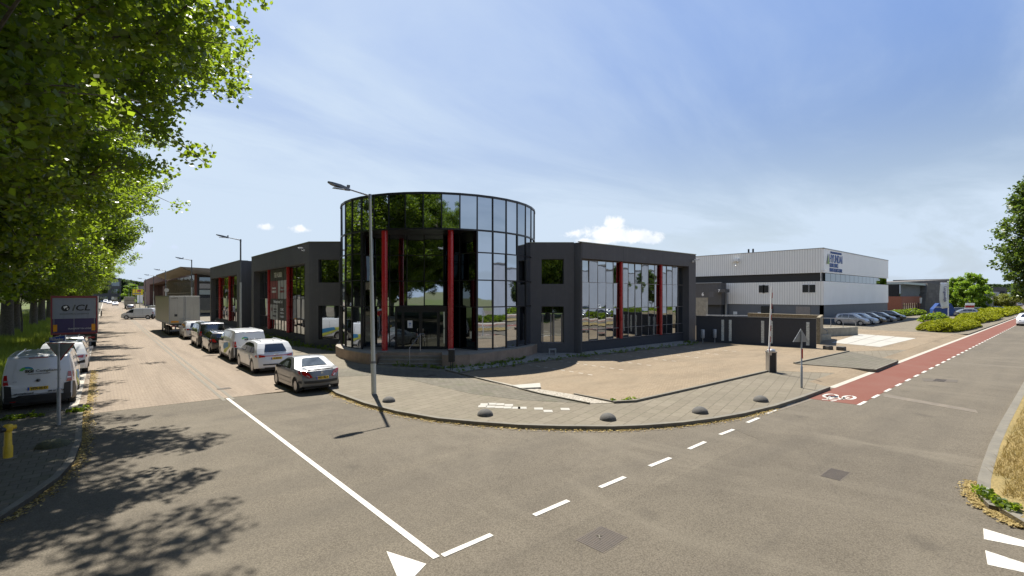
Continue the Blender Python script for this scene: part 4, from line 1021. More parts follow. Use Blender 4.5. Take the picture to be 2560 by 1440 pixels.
    if logo:
        y0 = interp(c.rear, 1.5) - .020
        def arcp(r0, r1, a0, a1, cx, cz, mt, nm, offy=0):
            m_ = MB(); n = 14; P = []
            for i in range(n + 1):
                a = math.radians(a0 + (a1 - a0) * i / n); P.append((cx + r0 * math.cos(a), cz + r0 * .62 * math.sin(a)))
            for i in range(n, -1, -1):
                a = math.radians(a0 + (a1 - a0) * i / n); P.append((cx + .03 + r1 * math.cos(a), cz - .01 + r1 * .45 * math.sin(a)))
            c.panel(P, 'rear', .020 + offy, nm, mt, t)
        arcp(.20, .13, 25, 180, -.34, 1.40, 'sticker_green', 'logo_leaf'); arcp(.20, .17, 20, 110, -.335, 1.402, 'sky_blue', 'logo_leaf', .004)
        sl = math.atan2(interp(c.rear, 1.5) - interp(c.rear, 1.3), .2)
        RR = (R90 - sl, 0, 0)
        text('SGI', .135, 'black', t, (-.22, interp(c.rear, 1.37) - .024, 1.37), RR, sx=1.1, bold=.006); text('Compliance', .13, 'black', t, (.26, interp(c.rear, 1.37) - .024, 1.37), RR, sx=1.02)
        text('Environmental Control', .06, 'black', t, (.02, interp(c.rear, 1.27) - .024, 1.275), RR)
        text('sgicompliance.nl', .075, 'black', t, (-.36, interp(c.rear, .63) - .02, .625), FACE_S, bold=.002, shear=.2); text('088 00 77 700', .075, 'black', t, (.46, interp(c.rear, .63) - .02, .64), FACE_S, bold=.002, shear=.2)
        text('VITO', .045, 'car_grey', t, (-.58, interp(c.rear, 1.04) - .02, 1.04), FACE_S); text('116 CDI', .04, 'car_grey', t, (.52, interp(c.rear, 1.04) - .02, 1.04), FACE_S)
        m_ = MB(); yb = interp(c.rear, 1.04) - .02
        m_.lathe([(.062, yb), (.062, yb - .008), (.048, yb - .008), (.048, yb)], (0, 0, 1.04), 20, 'y')
        for a in (90, 210, 330): m_.tube([(0, yb - .004, 1.04), (.05 * math.cos(math.radians(a)), yb - .004, 1.04 + .05 * math.sin(math.radians(a)))], .006, 6)
        m_.build('emblem', 'steel', t)
        # coloured swooshes on the flanks
        c.panel([(.72, .95), (2.3, .42), (2.6, .40), (2.2, .95), (1.4, 1.12), (.9, 1.16)], 'side', .010, 'flank_graphic', 'sticker_lime', t, both=True)
        c.panel([(1.2, .92), (2.75, .62), (2.95, .78), (2.7, 1.02), (1.9, 1.14), (1.3, 1.14)], 'side', .013, 'flank_graphic', 'sky_blue', t, both=True)
        c.panel([(2.3, .42), (2.7, .40), (2.8, .58), (1.9, .72)], 'side', .012, 'flank_graphic', 'sticker_lime', t, both=True)
    return t

def suv(label, loc, rot=0, mat='car_white', bar=True, plate='K-334-G', group=None, rails='galv', rear_style='bar', name='suv'):
    t = thing(name, label, 'car', loc, rot, group)
    top = [(.04, .32), (0, .48), (.02, .70), (.10, 1.00), (.16, 1.06), (.34, 1.30), (.56, 1.52), (.64, 1.59), (1.3, 1.635), (2.3, 1.645), (2.85, 1.58), (3.70, 1.10), (4.55, .96), (4.80, .80), (4.88, .50), (4.84, .28)]
    c = Car(4.88, 1.92, top, 1.0, (.98, 3.88, .375), tum=.42, clear=.26, crown=.06, bow=.18, pinch=.15)
    c.body(mat, t, .05); c.wheels(t, 10)
    c.panel([(-.60, 1.12), (.60, 1.12), (.52, 1.50), (-.52, 1.50)], 'rear', .016, 'rear_window', 'car_glass', t)
    c.panel([(-.62, 1.16), (.62, 1.16), (.50, 1.54), (-.50, 1.54)], 'front', .014, 'windscreen', 'car_glass', t)
    c.panel([(.62, 1.08), (3.55, 1.06), (3.35, 1.16), (2.72, 1.50), (2.2, 1.56), (1.3, 1.54), (.82, 1.36), (.60, 1.20)], 'side', .010, 'side_window', 'car_glass', t, both=True)
    for y in (1.28, 2.28): c.panel([(y, 1.07), (y + .06, 1.07), (y + .06, 1.56), (y, 1.56)], 'side', .015, 'window_pillar', 'black', t, both=True)
    if rear_style == 'bar':
        c.panel([(-.86, .90), (-.5, .915), (.5, .915), (.86, .90), (.90, .985), (.55, .945), (-.55, .945), (-.90, .985)], 'rear', .022, 'light_bar', 'lamp_red', t)
    for sg in (-1, 1):
        c.panel([(sg * .60, .88), (sg * .90, .86), (sg * .90, 1.0), (sg * .62, .96)], 'rear', .026, 'tail_light', 'lamp_red', t)
        c.panel([(sg * .50, .72), (sg * .84, .74), (sg * .84, .88), (sg * .54, .83)], 'front', .016, 'headlight', 'lamp_clear', t)
        r = MB(); r.tube([c.D(sg * .66, 1.0, 1.60) + Vector((0, 0, .02)), c.D(sg * .66, 1.2, 1.62) + Vector((0, 0, .055)), c.D(sg * .66, 2.5, 1.63) + Vector((0, 0, .055)), c.D(sg * .66, 2.8, 1.57) + Vector((0, 0, .02))], .018); r.build('roof_rail', rails, t)
    c.panel([(.12, .87), (.34, .90), (.30, .98), (.12, 1.0)], 'side', .014, 'tail_light', 'lamp_red', t, both=True)
    c.panel([(-.72, .47), (.72, .47), (.74, .53), (-.74, .53)], 'rear', .014, 'bumper_trim', 'black', t); c.panel([(-.62, .30), (.62, .30), (.66, .36), (-.66, .36)], 'rear', .014, 'diffuser', 'black', t)
    c.panel([(1.40, .28), (3.42, .28), (3.42, .36), (1.40, .36)], 'side', .010, 'sill', 'black', t, both=True)
    seam(c, [(1.32, .62), (1.36, 1.06)], t); seam(c, [(2.30, .38), (2.30, 1.06)], t); seam(c, [(3.28, .40), (3.32, 1.06)], t)
    for y in (1.6, 2.6): c.panel([(y, .93), (y + .18, .93), (y + .18, .96), (y, .96)], 'side', .022, 'door_handle', mat, t, both=True)
    c.mirrors(t, 3.15, 1.08, mat)
    m_ = MB(); m_.tube([(0, .66, 1.62), (0, .74, 1.71)], .01, 6); m_.build('aerial', 'black', t)
    m_ = MB(); yb = interp(c.rear, 1.16) - .03; m_.tube([(.05, yb, 1.14), (-.12, yb + .02, 1.17), (-.34, yb + .02, 1.18)], .010, 6); m_.build('wiper', 'black', t)
    if plate: c.plate(t, plate, .80, 0, .52, .018)
    if rear_style == 'bar':
        m_ = MB()
        for k in range(4): x = -.075 + .05 * k; m_.lathe([(.030, -.004), (.030, .004), (.022, .004), (.022, -.004)], (x, interp(c.rear, 1.01) - .02, 1.01), 14, 'y')
        m_.build('emblem', 'steel', t)
    return t

def coupe(label, loc, rot=0):
    t = thing('parked_car', label, 'car', loc, rot)
    mat = 'car_grey'
    top = [(.05, .30), (0, .46), (.03, .66), (.10, .92), (.20, .965), (.75, .985), (.88, 1.0), (1.42, 1.33), (1.58, 1.375), (1.95, 1.40), (2.25, 1.37), (3.10, .96), (3.75, .80), (3.98, .62), (4.03, .40), (3.98, .24)]
    c = Car(4.04, 1.75, top, .90, (.72, 3.26, .305), tum=.50, clear=.20, crown=.05, bow=.22, pinch=.16)
    c.body(mat, t, .05); c.wheels(t, 7)
    c.panel([(-.62, 1.035), (.62, 1.035), (.56, 1.05), (.475, 1.32), (-.475, 1.32), (-.56, 1.05)], 'rear', .014, 'rear_window', 'car_glass_clear', t)
    c.panel([(-.60, 1.02), (.60, 1.02), (.46, 1.32), (-.46, 1.32)], 'front', .014, 'windscreen', 'car_glass_clear', t)
    c.panel([(1.36, .96), (2.92, .95), (2.70, 1.08), (2.28, 1.29), (1.95, 1.325), (1.70, 1.29), (1.42, 1.12)], 'side', .010, 'side_window', 'car_glass', t, both=True)
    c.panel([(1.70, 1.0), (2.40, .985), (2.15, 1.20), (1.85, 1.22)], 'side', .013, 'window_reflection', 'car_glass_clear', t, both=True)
    # boot lid lip
    c.panel([(-.60, .955), (.60, .955), (.58, .985), (-.58, .985)], 'rear', .030, 'boot_lip', mat, t); c.panel([(-.56, .945), (.56, .945), (.56, .955), (-.56, .955)], 'rear', .014, 'boot_gap', 'black', t)
    for sg in (-1, 1):
        c.panel([(sg * .44, .66), (sg * .60, .64), (sg * .84, .80), (sg * .86, .93), (sg * .74, .93), (sg * .56, .84)], 'rear', .018, 'tail_light', 'lamp_red', t)
        c.panel([(sg * .58, .66), (sg * .70, .74), (sg * .66, .76), (sg * .56, .70)], 'rear', .024, 'indicator', 'lamp_clear', t)
        c.panel([(sg * .44, .58), (sg * .82, .62), (sg * .80, .78), (sg * .50, .68)], 'front', .014, 'headlight', 'lamp_clear', t)
    c.panel([(.09, .78), (.28, .86), (.34, .94), (.12, .95)], 'side', .012, 'tail_light', 'lamp_red', t, both=True)
    c.panel([(-.80, .43), (.80, .43), (.82, .53), (-.82, .53)], 'rear', .016, 'bumper_trim', 'black', t)
    c.panel([(.05, .43), (.28, .44), (.28, .53), (.05, .53)], 'side', .012, 'bumper_trim', 'black', t, both=True)
    c.panel([(-.42, .56), (.42, .56), (.38, .66), (-.38, .66)], 'rear', .010, 'plate_recess', mat, t)
    c.panel([(1.25, .545), (2.85, .545), (2.85, .565), (1.25, .565)], 'side', .014, 'rubbing_strip', 'black', t, both=True)
    c.panel([(1.25, .36), (2.85, .36), (2.85, .375), (1.25, .375)], 'side', .008, 'sill_joint', 'black', t, both=True)
    seam(c, [(1.30, .90), (1.22, .60), (1.25, .30)], t); seam(c, [(2.75, .92), (2.88, .60), (2.82, .28)], t); seam(c, [(.25, .95), (1.32, .955)], t, .010)
    c.panel([(1.45, .80), (1.62, .80), (1.62, .83), (1.45, .83)], 'side', .022, 'door_handle', mat, t, both=True)
    c.mirrors(t, 2.55, .92, 'black')
    c.plate(t, 'NZ-195-T', .64, 0, .50, .022)
    m_ = MB(); yb = interp(c.rear, .84) - .02; m_.add([(-.045, yb, .80), (0, yb, .80), (.045, yb, .82), (.01, yb, .88), (-.02, yb, .89), (-.05, yb, .85)], [(0, 1, 2, 3, 4, 5)]); m_.build('emblem', 'steel', t)
    m_ = MB(); m_.tube([(.28, .02, .27), (.28, -.03, .27)], .035, 10); m_.build('exhaust', 'steel', t)
    m_ = MB(); m_.tube([(0, 1.56, 1.38), (0, 1.50, 1.44)], .008, 6); m_.build('aerial', 'black', t)
    return t

def hatch(label, loc, rot=0, mat='car_black', group=None, estate=False, plate=None, name='parked_car', h=1.47):
    t = thing(name, label, 'car', loc, rot, group)
    if estate: top = [(.05, .30), (0, .46), (.03, .80), (.14, 1.0), (.42, h - .10), (.55, h - .04), (1.4, h), (2.2, h), (2.75, h - .07), (3.55, 1.0), (4.30, .84), (4.52, .66), (4.56, .40), (4.52, .24)]; L = 4.57
    else: top = [(.05, .30), (0, .46), (.03, .82), (.12, .98), (.36, h - .12), (.52, h - .05), (1.2, h), (1.9, h), (2.35, h - .07), (3.05, 1.0), (3.72, .84), (3.92, .66), (3.98, .40), (3.94, .24)]; L = 3.99
    c = Car(L, 1.77, top, .94, (.72, L - .82, .315), tum=.42, clear=.21, crown=.05, bow=.20, pinch=.15)
    c.body(mat, t, .05); c.wheels(t, 7)
    c.panel([(-.58, 1.04), (.58, 1.04), (.50, h - .13), (-.50, h - .13)], 'rear', .014, 'rear_window', 'car_glass', t)
    c.panel([(-.60, 1.06), (.60, 1.06), (.50, h - .10), (-.50, h - .10)], 'front', .014, 'windscreen', 'car_glass', t)
    e = L - 4.0
    c.panel([(.50, 1.0), (2.90 + e, .985), (2.66 + e, 1.12), (2.24 + e, h - .13), (1.8 + e, h - .09), (1.2, h - .09), (.78, h - .16), (.54, 1.15)], 'side', .010, 'side_window', 'car_glass', t, both=True)
    for y in (1.05, 1.82 + e * .6): c.panel([(y, .99), (y + .05, .99), (y + .05, h - .09), (y, h - .09)], 'side', .014, 'window_pillar', mat, t, both=True)
    for sg in (-1, 1):
        c.panel([(sg * .56, .76), (sg * .86, .78), (sg * .86, 1.0), (sg * .68, .98)], 'rear', .016, 'tail_light', 'lamp_red', t)
        c.panel([(sg * .42, .62), (sg * .84, .66), (sg * .84, .80), (sg * .48, .72)], 'front', .016, 'headlight', 'lamp_clear', t)
    c.panel([(L - .35, .68), (L - .12, .66), (L - .12, .78), (L - .45, .82)], 'side', .014, 'headlight', 'lamp_clear', t, both=True)
    c.panel([(.10, .80), (.30, .84), (.28, .98), (.12, 1.0)], 'side', .014, 'tail_light', 'lamp_red', t, both=True)
    c.panel([(-.36, .44), (.36, .44), (.40, .58), (-.40, .58)], 'front', .012, 'grille', 'black', t)
    c.panel([(-.60, .32), (.60, .32), (.60, .42), (-.60, .42)], 'rear', .012, 'bumper_trim', 'black', t)
    seam(c, [(1.10, .60), (1.08, 1.0)], t); seam(c, [(1.86 + e * .6, .32), (1.86 + e * .6, 1.0)], t); seam(c, [(2.72 + e, .34), (2.74 + e, .98)], t)
    for y in (1.25, 2.05 + e * .6): c.panel([(y, .86), (y + .16, .86), (y + .16, .885), (y, .885)], 'side', .020, 'door_handle', mat, t, both=True)
    c.mirrors(t, 2.55 + e, 1.0, mat)
    if estate:
        for sg in (-1, 1):
            r = MB(); r.tube([c.D(sg * .60, .7, h - .02) + Vector((0, 0, .0)), c.D(sg * .60, .9, h) + Vector((0, 0, .04)), c.D(sg * .60, 2.3, h) + Vector((0, 0, .04)), c.D(sg * .60, 2.6, h - .05)], .016); r.build('roof_rail', 'galv', t)
    if plate: c.plate(t, plate, .66, 0, .50, .016)
    return t

def lorry_wheels(t, ys, W_, R=.5, x=None):
    h = W_ / 2
    for y in ys:
        for sg in (-1, 1):
            m_ = MB(); m_.lathe([(R * .55, -.14), (R * .9, -.15), (R, -.12), (R, .12), (R * .9, .15), (R * .6, .14), (R * .5, .06)], (0, 0, 0), 26, 'x')
            w = m_.build('wheel', 'rubber', t, smooth=True); w.location = (sg * (h - .20), y, R)
            m_ = MB(); m_.lathe([(R * .55, .10 * sg), (R * .52, .13 * sg), (R * .2, .06 * sg), (R * .18, .15 * sg), (.02, .15 * sg)], (0, 0, 0), 20, 'x'); m_.build('rim', 'galv', w)
def truck_dark(label, loc, rot=0):
    """curtain lorry seen from behind: framed rear doors, printed panels"""
    t = thing('lorry', label, 'lorry', loc, rot)
    Wd, Hh, L = 2.6, 4.0, 9.0; h = Wd / 2
    m_ = MB(); m_.box(-h, h, .02, L, 1.18, Hh); m_.build('cargo_box', 'box_cream', t)
    m_ = MB(); m_.box(-h + .09, h - .09, -.02, .04, 2.32, Hh - .16); m_.build('door_upper', 'hall', t)  # white door in a grey tone, its shade put into the colour
    m_ = MB(); m_.box(-h + .09, h - .09, -.02, .04, 1.28, 2.31); m_.build('door_lower', 'purple', t)
    m_ = MB(); m_.box(-h, -h + .09, -.05, .05, 1.15, Hh); m_.box(h - .09, h, -.05, .05, 1.15, Hh); m_.box(-h, h, -.047, .05, Hh - .14, Hh + .01); m_.box(-h, h, -.047, .05, 1.13, 1.27); m_.build('rear_frame', 'rust' if False else 'banner_red', t)
    m_ = MB()
    for x in (-h + .16, -.05, h - .2): m_.box(x, x + .03, -.035, -.02, 1.3, Hh - .2)
    m_.build('lock_rods', 'galv', t)
    for sg in (-1, 1):
        m_ = MB(); x = sg * (h - .24); m_.box(x - .11, x + .11, -.05, -.022, 1.38, 1.88); m_.build('reflector', 'orange', t)
    m_ = MB(); m_.box(-h + .1, h - .1, .1, L, .95, 1.15); m_.box(-.5, .5, .1, L, .6, .95); m_.build('chassis', 'black', t)
    m_ = MB(); m_.box(-h + .05, h - .05, -.02, .06, .50, .62); m_.box(-.9, -.8, 0, .3, .62, .95); m_.box(.8, .9, 0, .3, .62, .95); m_.build('underrun_bar', 'galv', t)
    for sg in (-1, 1):
        m_ = MB(); m_.box(sg * .95 - .2, sg * .95 + .2, -.03, .02, .78, .90); m_.build('tail_light', 'lamp_red', t)
    m_ = MB(); m_.box(-.26, .26, -.03, 0, .74, .86); m_.build('number_plate', 'plate', t)
    m_ = MB(); m_.add([(-1.2, L + .1, 1.0), (1.2, L + .1, 1.0), (1.2, L + 2.0, 1.0), (-1.2, L + 2.0, 1.0), (-1.2, L + .1, 3.4), (1.2, L + .1, 3.4), (1.15, L + 1.7, 3.1), (-1.15, L + 1.7, 3.1)], [(0, 3, 2, 1), (4, 5, 6, 7), (0, 1, 5, 4), (1, 2, 6, 5), (2, 3, 7, 6), (3, 0, 4, 7)]); m_.box(-1.2, 1.2, L + .1, L + 2, .4, 1.0); m_.build('cab', 'car_white', t, fix=True, bevel=.08)
    m_ = MB(); m_.tube([(1.3, L + 1.9, 2.4), (1.5, L + 1.9, 2.4)], .02); m_.box(1.42, 1.52, L + 1.85, L + 1.95, 2.1, 2.6); m_.build('mirror', 'black', t)
    lorry_wheels(t, (1.9, 8.6), 2.5)
    text('ICL', .62, 'black', t, (.34, -.03, 3.10), FACE_S, sx=1.15, bold=.012, shear=.2)
    text('IN CONTROL LOGISTICS', .125, 'black', t, (.0, -.03, 2.66), FACE_S, sx=1.15)
    text('TRANSPORT EN LOGISTIEK', .15, 'white', t, (.40, -.03, 1.55), FACE_S, sx=.85)
    m_ = MB(); m_.lathe([(.01, -.034), (.24, -.03), (.24, -.02)], (-.50, 0, 3.10), 24, 'y'); g = m_.build('globe_logo', 'black', t)
    m_ = MB(); m_.add([(-.62, -.037, 3.2), (-.45, -.037, 3.28), (-.38, -.037, 3.18), (-.5, -.037, 3.12), (-.56, -.037, 3.02)], [(0, 1, 2, 3, 4)]); m_.add([(-.45, -.037, 3.06), (-.34, -.037, 3.08), (-.38, -.037, 2.94)], [(0, 1, 2)]); m_.build('globe_print', 'white_panel', g)
    return t
def trailer(label, loc, rot=0):
    t = thing('box_trailer', label, 'trailer', loc, rot)
    Wd, Hh, L = 2.55, 4.0, 13.0; h = Wd / 2
    m_ = MB(); m_.box(-h, h, .05, L, 1.22, Hh); m_.build('cargo_box', 'box_cream', t, bevel=.02)
    for sg in (-1, 1):
        m_ = MB(); m_.box(sg * h / 2 - h / 2 + .03, sg * h / 2 + h / 2 - .03, -.01, .06, 1.3, Hh - .08); d = m_.build('rear_door', 'box_cream', t, bevel=.01)
        m_ = MB(); m_.box(sg * .08 - .015, sg * .08 + .015, -.05, -.012, 1.2, Hh - .05); m_.box(sg * .08, sg * .45, -.06, -.03, 1.72, 1.76); m_.build('lock_rod', 'galv', d)
        m_ = MB(); m_.box(sg * (h - .45) - .32, sg * (h - .45) + .32, -.03, -.012, 1.34, 1.52); m_.build('reflector', 'orange', t)
        m_ = MB(); m_.box(sg * .95 - .2, sg * .95 + .2, -.05, .02, .92, 1.04); m_.build('tail_light', 'lamp_red', t)
        m_ = MB(); m_.box(sg * h - .02, sg * h + .02, .05, L, 1.22, 1.36); m_.box(sg * h - .02, sg * h + .02, .05, L, 3.92, 4.02); m_.box(sg * h - .025, sg * h + .025, .0, .12, 1.22, 4.02); m_.build('side_rail', 'galv', t)
    m_ = MB(); m_.box(-.86, -.62, -.035, -.012, 1.95, 2.18); m_.build('vent', 'black', t)
    m_ = MB(); m_.tube([(-.25, -.025, 1.72), (-.03, -.025, 1.52), (.19, -.025, 1.72), (-.03, -.025, 1.92), (-.25, -.025, 1.72)], .012, 6) if False else m_.tube([(-.42, -.025, 1.60), (-.22, -.025, 1.42), (-.02, -.025, 1.60), (-.22, -.025, 1.78), (-.42, -.025, 1.60)], .012, 6); m_.build('placard_frame', 'galv', t)
    text('SCHMITZ', .13, 'black', t, (-.85, -.02, 3.78), FACE_S)
    m_ = MB(); m_.box(-.5, .5, .2, L, .8, 1.2); m_.box(-h + .1, h - .1, .1, L, 1.1, 1.22); m_.build('chassis', 'black', t)
    m_ = MB(); m_.box(-h + .05, h - .05, -.03, .05, .50, .60); m_.box(-.8, -.7, 0, .3, .6, 1.1); m_.box(.7, .8, 0, .3, .6, 1.1); m_.build('underrun_bar', 'galv', t)
    m_ = MB(); m_.box(-.1, .42, -.05, -.02, .86, .98); m_.build('number_plate', 'plate', t)
    lorry_wheels(t, (1.5, 2.8, 4.1), 2.5, .48)
    m_ = MB(); m_.box(-h + .05, -h + .25, 5.2, 6.0, .5, 1.1); m_.build('pallet_locker', 'galv', t)
    m_ = MB(); m_.box(-.9, -.75, 10.2, 10.35, 0.0, 1.1); m_.box(.75, .9, 10.2, 10.35, 0.0, 1.1); m_.build('landing_leg', 'galv', t)
    return t
def box_truck(label, loc, rot=0):
    t = thing('box_truck', label, 'lorry', loc, rot)
    m_ = MB(); m_.box(-1.25, 1.25, 0, 5.2, 1.1, 3.75); m_.build('cargo_box', 'box_cream', t, bevel=.03)
    m_ = MB(); m_.box(-1.2, 1.2, -.04, .0, 2.55, 2.62); m_.box(-1.2, 1.2, -.06, 0, 1.0, 1.15); m_.build('tail_lift', 'black', t)
    m_ = MB(); m_.box(-1.0, 1.0, .2, 6.8, .5, 1.1); m_.build('chassis', 'black', t)
    m_ = MB(); m_.box(-1.1, 1.1, 5.3, 7.0, .5, 2.6); m_.build('cab', 'car_white', t, bevel=.12)
    lorry_wheels(t, (1.2, 6.1), 2.3, .42)
    return t

KG = 'cars parked along the right kerb of the side street'
coupe('metallic grey coupe with red tail lights, nearest of the row parked at the kerb', (6.85, 20.1, 0), math.radians(2))
suv('white SUV with a full width red light bar, parked behind the grey coupe', (6.75, 26.6, 0), math.radians(1))
van('white van with green and blue logo, parked between a white SUV and a black estate', (6.75, 32.4, 0), 0)
e1 = hatch('black estate car with silver roof rails, parked in front of the logo van', (6.45, 38.7, 0), 0, 'car_black', None, True)
van('black passenger van with tinted windows, tallest dark vehicle at the right kerb', (6.45, 43.5, 0), 0, 'car_black', 'car_glass', False, None, True, True)
suv('small white SUV parked behind the cream box trailer', (6.5, 52.3, 0), 0, 'car_white', plate=None, rear_style='dark')
trailer('cream grimy box trailer with double rear doors, standing in the side street', (6.14, 58.1, 0), math.radians(1.2))
van('white panel van turning across the side street beyond the cream trailer', (6.9, 103.6, 0), math.radians(63), 'car_white', 'car_glass', False, None)
van('white panel van with green logo, parked nearest the give way sign under the trees', (-1.78, 23.55, 0), 0)
suv('white SUV with dark rear window, parked in front of the logo van under the trees', (-1.62, 32.6, 0), 0, 'car_white', plate=None, rear_style='dark')
h1 = hatch('silver estate car between the white SUV and the large lorry under the trees', (-1.7, 39.5, 0), 0, 'car_silver', None, True, h=1.5)
truck_dark('large lorry with white and purple rear doors parked under the trees', (-1.72, 48.6, 0))
box_truck('cream box truck far down the side street at the right kerb', (5.9, 191, 0))
hf = hatch('silver hatchback far down the side street behind the box truck', (5.7, 178, 0), 0, 'car_silver')

# ------------------------------------------------------------------ buildings along the main road
def bt(name, label, cat, org): return thing(name, label, cat, org)
# large white hall with the blue lettering
HB = bt('warehouse', 'large white profiled metal hall with blue letters high on its side', 'building', (75.5, 22.4, 0)); ho = (75.5, 22.4, 0)
UH, VH = 75.5, 22.4; u2 = 111.0; v2 = 47
def hb(): return MB(ho)
# each band is its own slab; the left face is ribbed, the front face is smooth
m_ = hb(); m_.box(UH, UH + .5, VH + .02, v2, 7.25, 10.6); m_.build('upper_cladding', 'white_rib', HB)
m_ = hb(); m_.box(UH + .03, u2, VH, VH + .5, 7.25, 10.55); m_.build('upper_front', 'white_panel', HB)
m_ = hb(); m_.box(UH, UH + .5, VH + .02, v2, 2.75, 6.05); m_.build('lower_cladding', 'white_rib', HB)
m_ = hb(); m_.box(UH + .03, u2, VH, VH + .5, 2.75, 6.05); m_.build('lower_front', 'white_panel', HB)
m_ = hb(); m_.box(UH + .35, u2 - .1, VH + .35, v2, 0, 10.3); m_.build('core_wall', 'black', HB)
m_ = hb(); m_.box(UH + .1, UH + .5, VH + .1, v2, 0, 2.78); m_.box(UH + .1, u2, VH + .1, VH + .5, 0, 2.78); m_.build('base_wall', 'grey_base', HB)
m_ = hb(); m_.box(UH - .06, UH + .15, VH - .06, v2, 10.6, 10.68); m_.box(UH, u2 + .05, VH - .06, VH + .15, 10.55, 10.66); m_.build('roof_edge', 'galv', HB)
w = hb(); n = 15
for i in range(n): a = UH + 1.2 + (u2 - UH - 1.6) / n * i; w.box(a + .05, a + (u2 - UH - 1.6) / n - .05, VH + .15, VH + .3, 6.1, 7.2)
w.build('window_band', 'window_dark', HB)
for px in (1897, 1908, 2006, 2023):
    v, Y = onu(px, UH); w1 = .75
    z0, z1 = (ZZ(Y, 731.5), ZZ(Y, 713.5)) if px < 1950 else (ZZ(Y, 731), ZZ(Y, 712))
    m_ = hb(); m_.box(UH - .04, UH + .02, v - .85, v + .05, z0 - .1, z1 + .1); fr = m_.build('window_frame', 'white', HB)
    m_ = hb(); m_.box(UH - .06, UH - .035, v - .78, v - .02, z0, z1); m_.build('pane', 'window_dark', fr)
for (pa_, pb_) in ((1903, 1933), (1990, 2026)):
    va, Y = onu(pa_, UH + .1); vb_, _ = onu(pb_, UH + .1)
    m_ = hb(); m_.box(UH + .02, UH + .12, vb_, va, 1.0, 2.5); m_.build('dock_window', 'window_dark' if pa_ < 1950 else 'frame_grey', HB)
for px in (1835, 1896):
    v, Y = onu(px, UH + .1); m_ = hb(); m_.box(UH + .06, UH + .12, v - .5, v + .1, 1.1, 1.55); m_.build('notice', 'white', HB)
v, Y = onu(1841, UH); m_ = hb(); m_.box(UH - .5, UH, v - .5, v + .5, ZZ(Y, 654), ZZ(Y, 648)); m_.tube([(UH - .3, v, ZZ(Y, 655)), (UH - .3, v, ZZ(Y, 662)), (UH - .9, v - .3, ZZ(Y, 666))], .08); m_.build('flood_light', 'white', HB)
v = onu(2053, UH)[0]; m_ = hb(); m_.tube([(UH - .15, v, 6.1), (UH - .15, v, 7.2), (UH - .3, v - .2, 7.55), (UH - .6, v - .8, 7.5)], .07); m_.build('lamp_arm', 'white', HB)
m_ = hb(); m_.tube([(UH + 4, 33.5, 10.3), (UH + 4, 33.5, 11.6)], .14); m_.build('roof_vent', 'black', HB); m_ = hb(); m_.tube([(UH + 4, 34.2, 10.3), (UH + 4, 34.2, 11.6)], .14); m_.build('roof_vent', 'black', HB)
def hx(px): return onv(px, VH)[0] - UH
L0 = hx(2073.5)
text('HYUNDAI', 1.62, 'blue_paint', HB, ((hx(2074) + hx(2105)) / 2, -.03, 9.27), FACE_S, sx=.80, bold=.012, ext=.02)
text('HYUNDAI HEAVY INDUSTRIES', .44, 'blue_paint', HB, ((hx(2074) + hx(2105)) / 2, -.03, 10.17), FACE_S, sx=.84, bold=.0, ext=.02)
text('GLOBAL SERVICE', .80, 'blue_paint', HB, (L0, -.03, 8.35), FACE_S, sx=.62, bold=.005, ext=.02, align='LEFT')
text('EUROPE LOGISTICS CENTER', .74, 'blue_paint', HB, (L0, -.03, 7.68), FACE_S, sx=.60, bold=.005, ext=.02, align='LEFT')
m_ = MB(); a = hx(2067); b_ = hx(2073); m_.add([(a, -.05, 8.5), (b_, -.05, 8.5), ((a + b_) / 2, -.05, 9.95)], [(0, 1, 2)]); m_.add([(a, -.06, 8.5), (a + .45, -.06, 8.5), ((a + b_) / 2 + .1, -.06, 9.8), ((a + b_) / 2, -.06, 9.95)], [(0, 1, 2, 3)]) if False else None
m_.build('triangle_emblem', 'green_paint', HB)
m_ = MB(); m_.add([(a - .25, -.06, 8.5), (a + .05, -.06, 8.5), ((a + b_) / 2, -.06, 9.75), ((a + b_) / 2 - .1, -.06, 9.98)], [(0, 1, 2, 3)]); m_.build('triangle_dark_edge', 'mullion', HB)  # dark slanted strip along the left side of the emblem
# dark loading wing with canopies 6 and 7
DW = bt('loading_wing', 'low charcoal loading wing with white numbers 6 and 7 beside the white hall', 'building', (64, 33, 0)); do = (64, 33, 0)
def db(): return MB(do)
vv, YY = onu(1803, 73.8); m_ = db(); m_.box(73.8, 75.4, vv, 60, 2.6, ZZ(YY, 707.5)); m_.build('upper_wall', 'charcoal', DW)
m_ = db(); m_.box(74.4, 75.4, vv + .3, 60, 0, 2.6); m_.build('lower_wall', 'charcoal_dark', DW)
m_ = db(); m_.box(73.7, 74.0, vv - .05, 60, ZZ(YY, 707.5), ZZ(YY, 707.5) + .12); m_.build('roof_edge', 'galv', DW)
v7, Y7 = onu(1796, 72.6); v7b = onu(1814, 72.6)[0]; m_ = db(); m_.box(72.4, 73.9, v7b, v7 + .6, ZZ(Y7, 731), ZZ(Y7, 723)); m_.build('canopy', 'charcoal', DW)
text('7', .55, 'white', DW, (72.4 - 64 - .02, v7 - .2 - 33, (ZZ(Y7, 727))), FACE_W, bold=.03)
v6, Y6 = onu(1742, 60); v6b = onu(1773, 60)[0]; m_ = db(); m_.box(60, 61.2, v6b, v6 + 3, ZZ(Y6, 742), ZZ(Y6, 729)); m_.build('canopy', 'charcoal', DW)
text('6', .6, 'white', DW, (60 - 64 - .02, onu(1757, 60)[0] - 33, ZZ(Y6, 736)), FACE_W, bold=.03)
m_ = db(); m_.box(60.0, 60.5, onu(1765, 60)[0], v6 + 1, 0, ZZ(Y6, 744)); m_.build('gate_frame', 'concrete', DW)
m_ = db(); m_.box(75.0, 75.3, vv - .3, vv - .05, 0, 5.0); m_.build('downpipe', 'galv', DW)
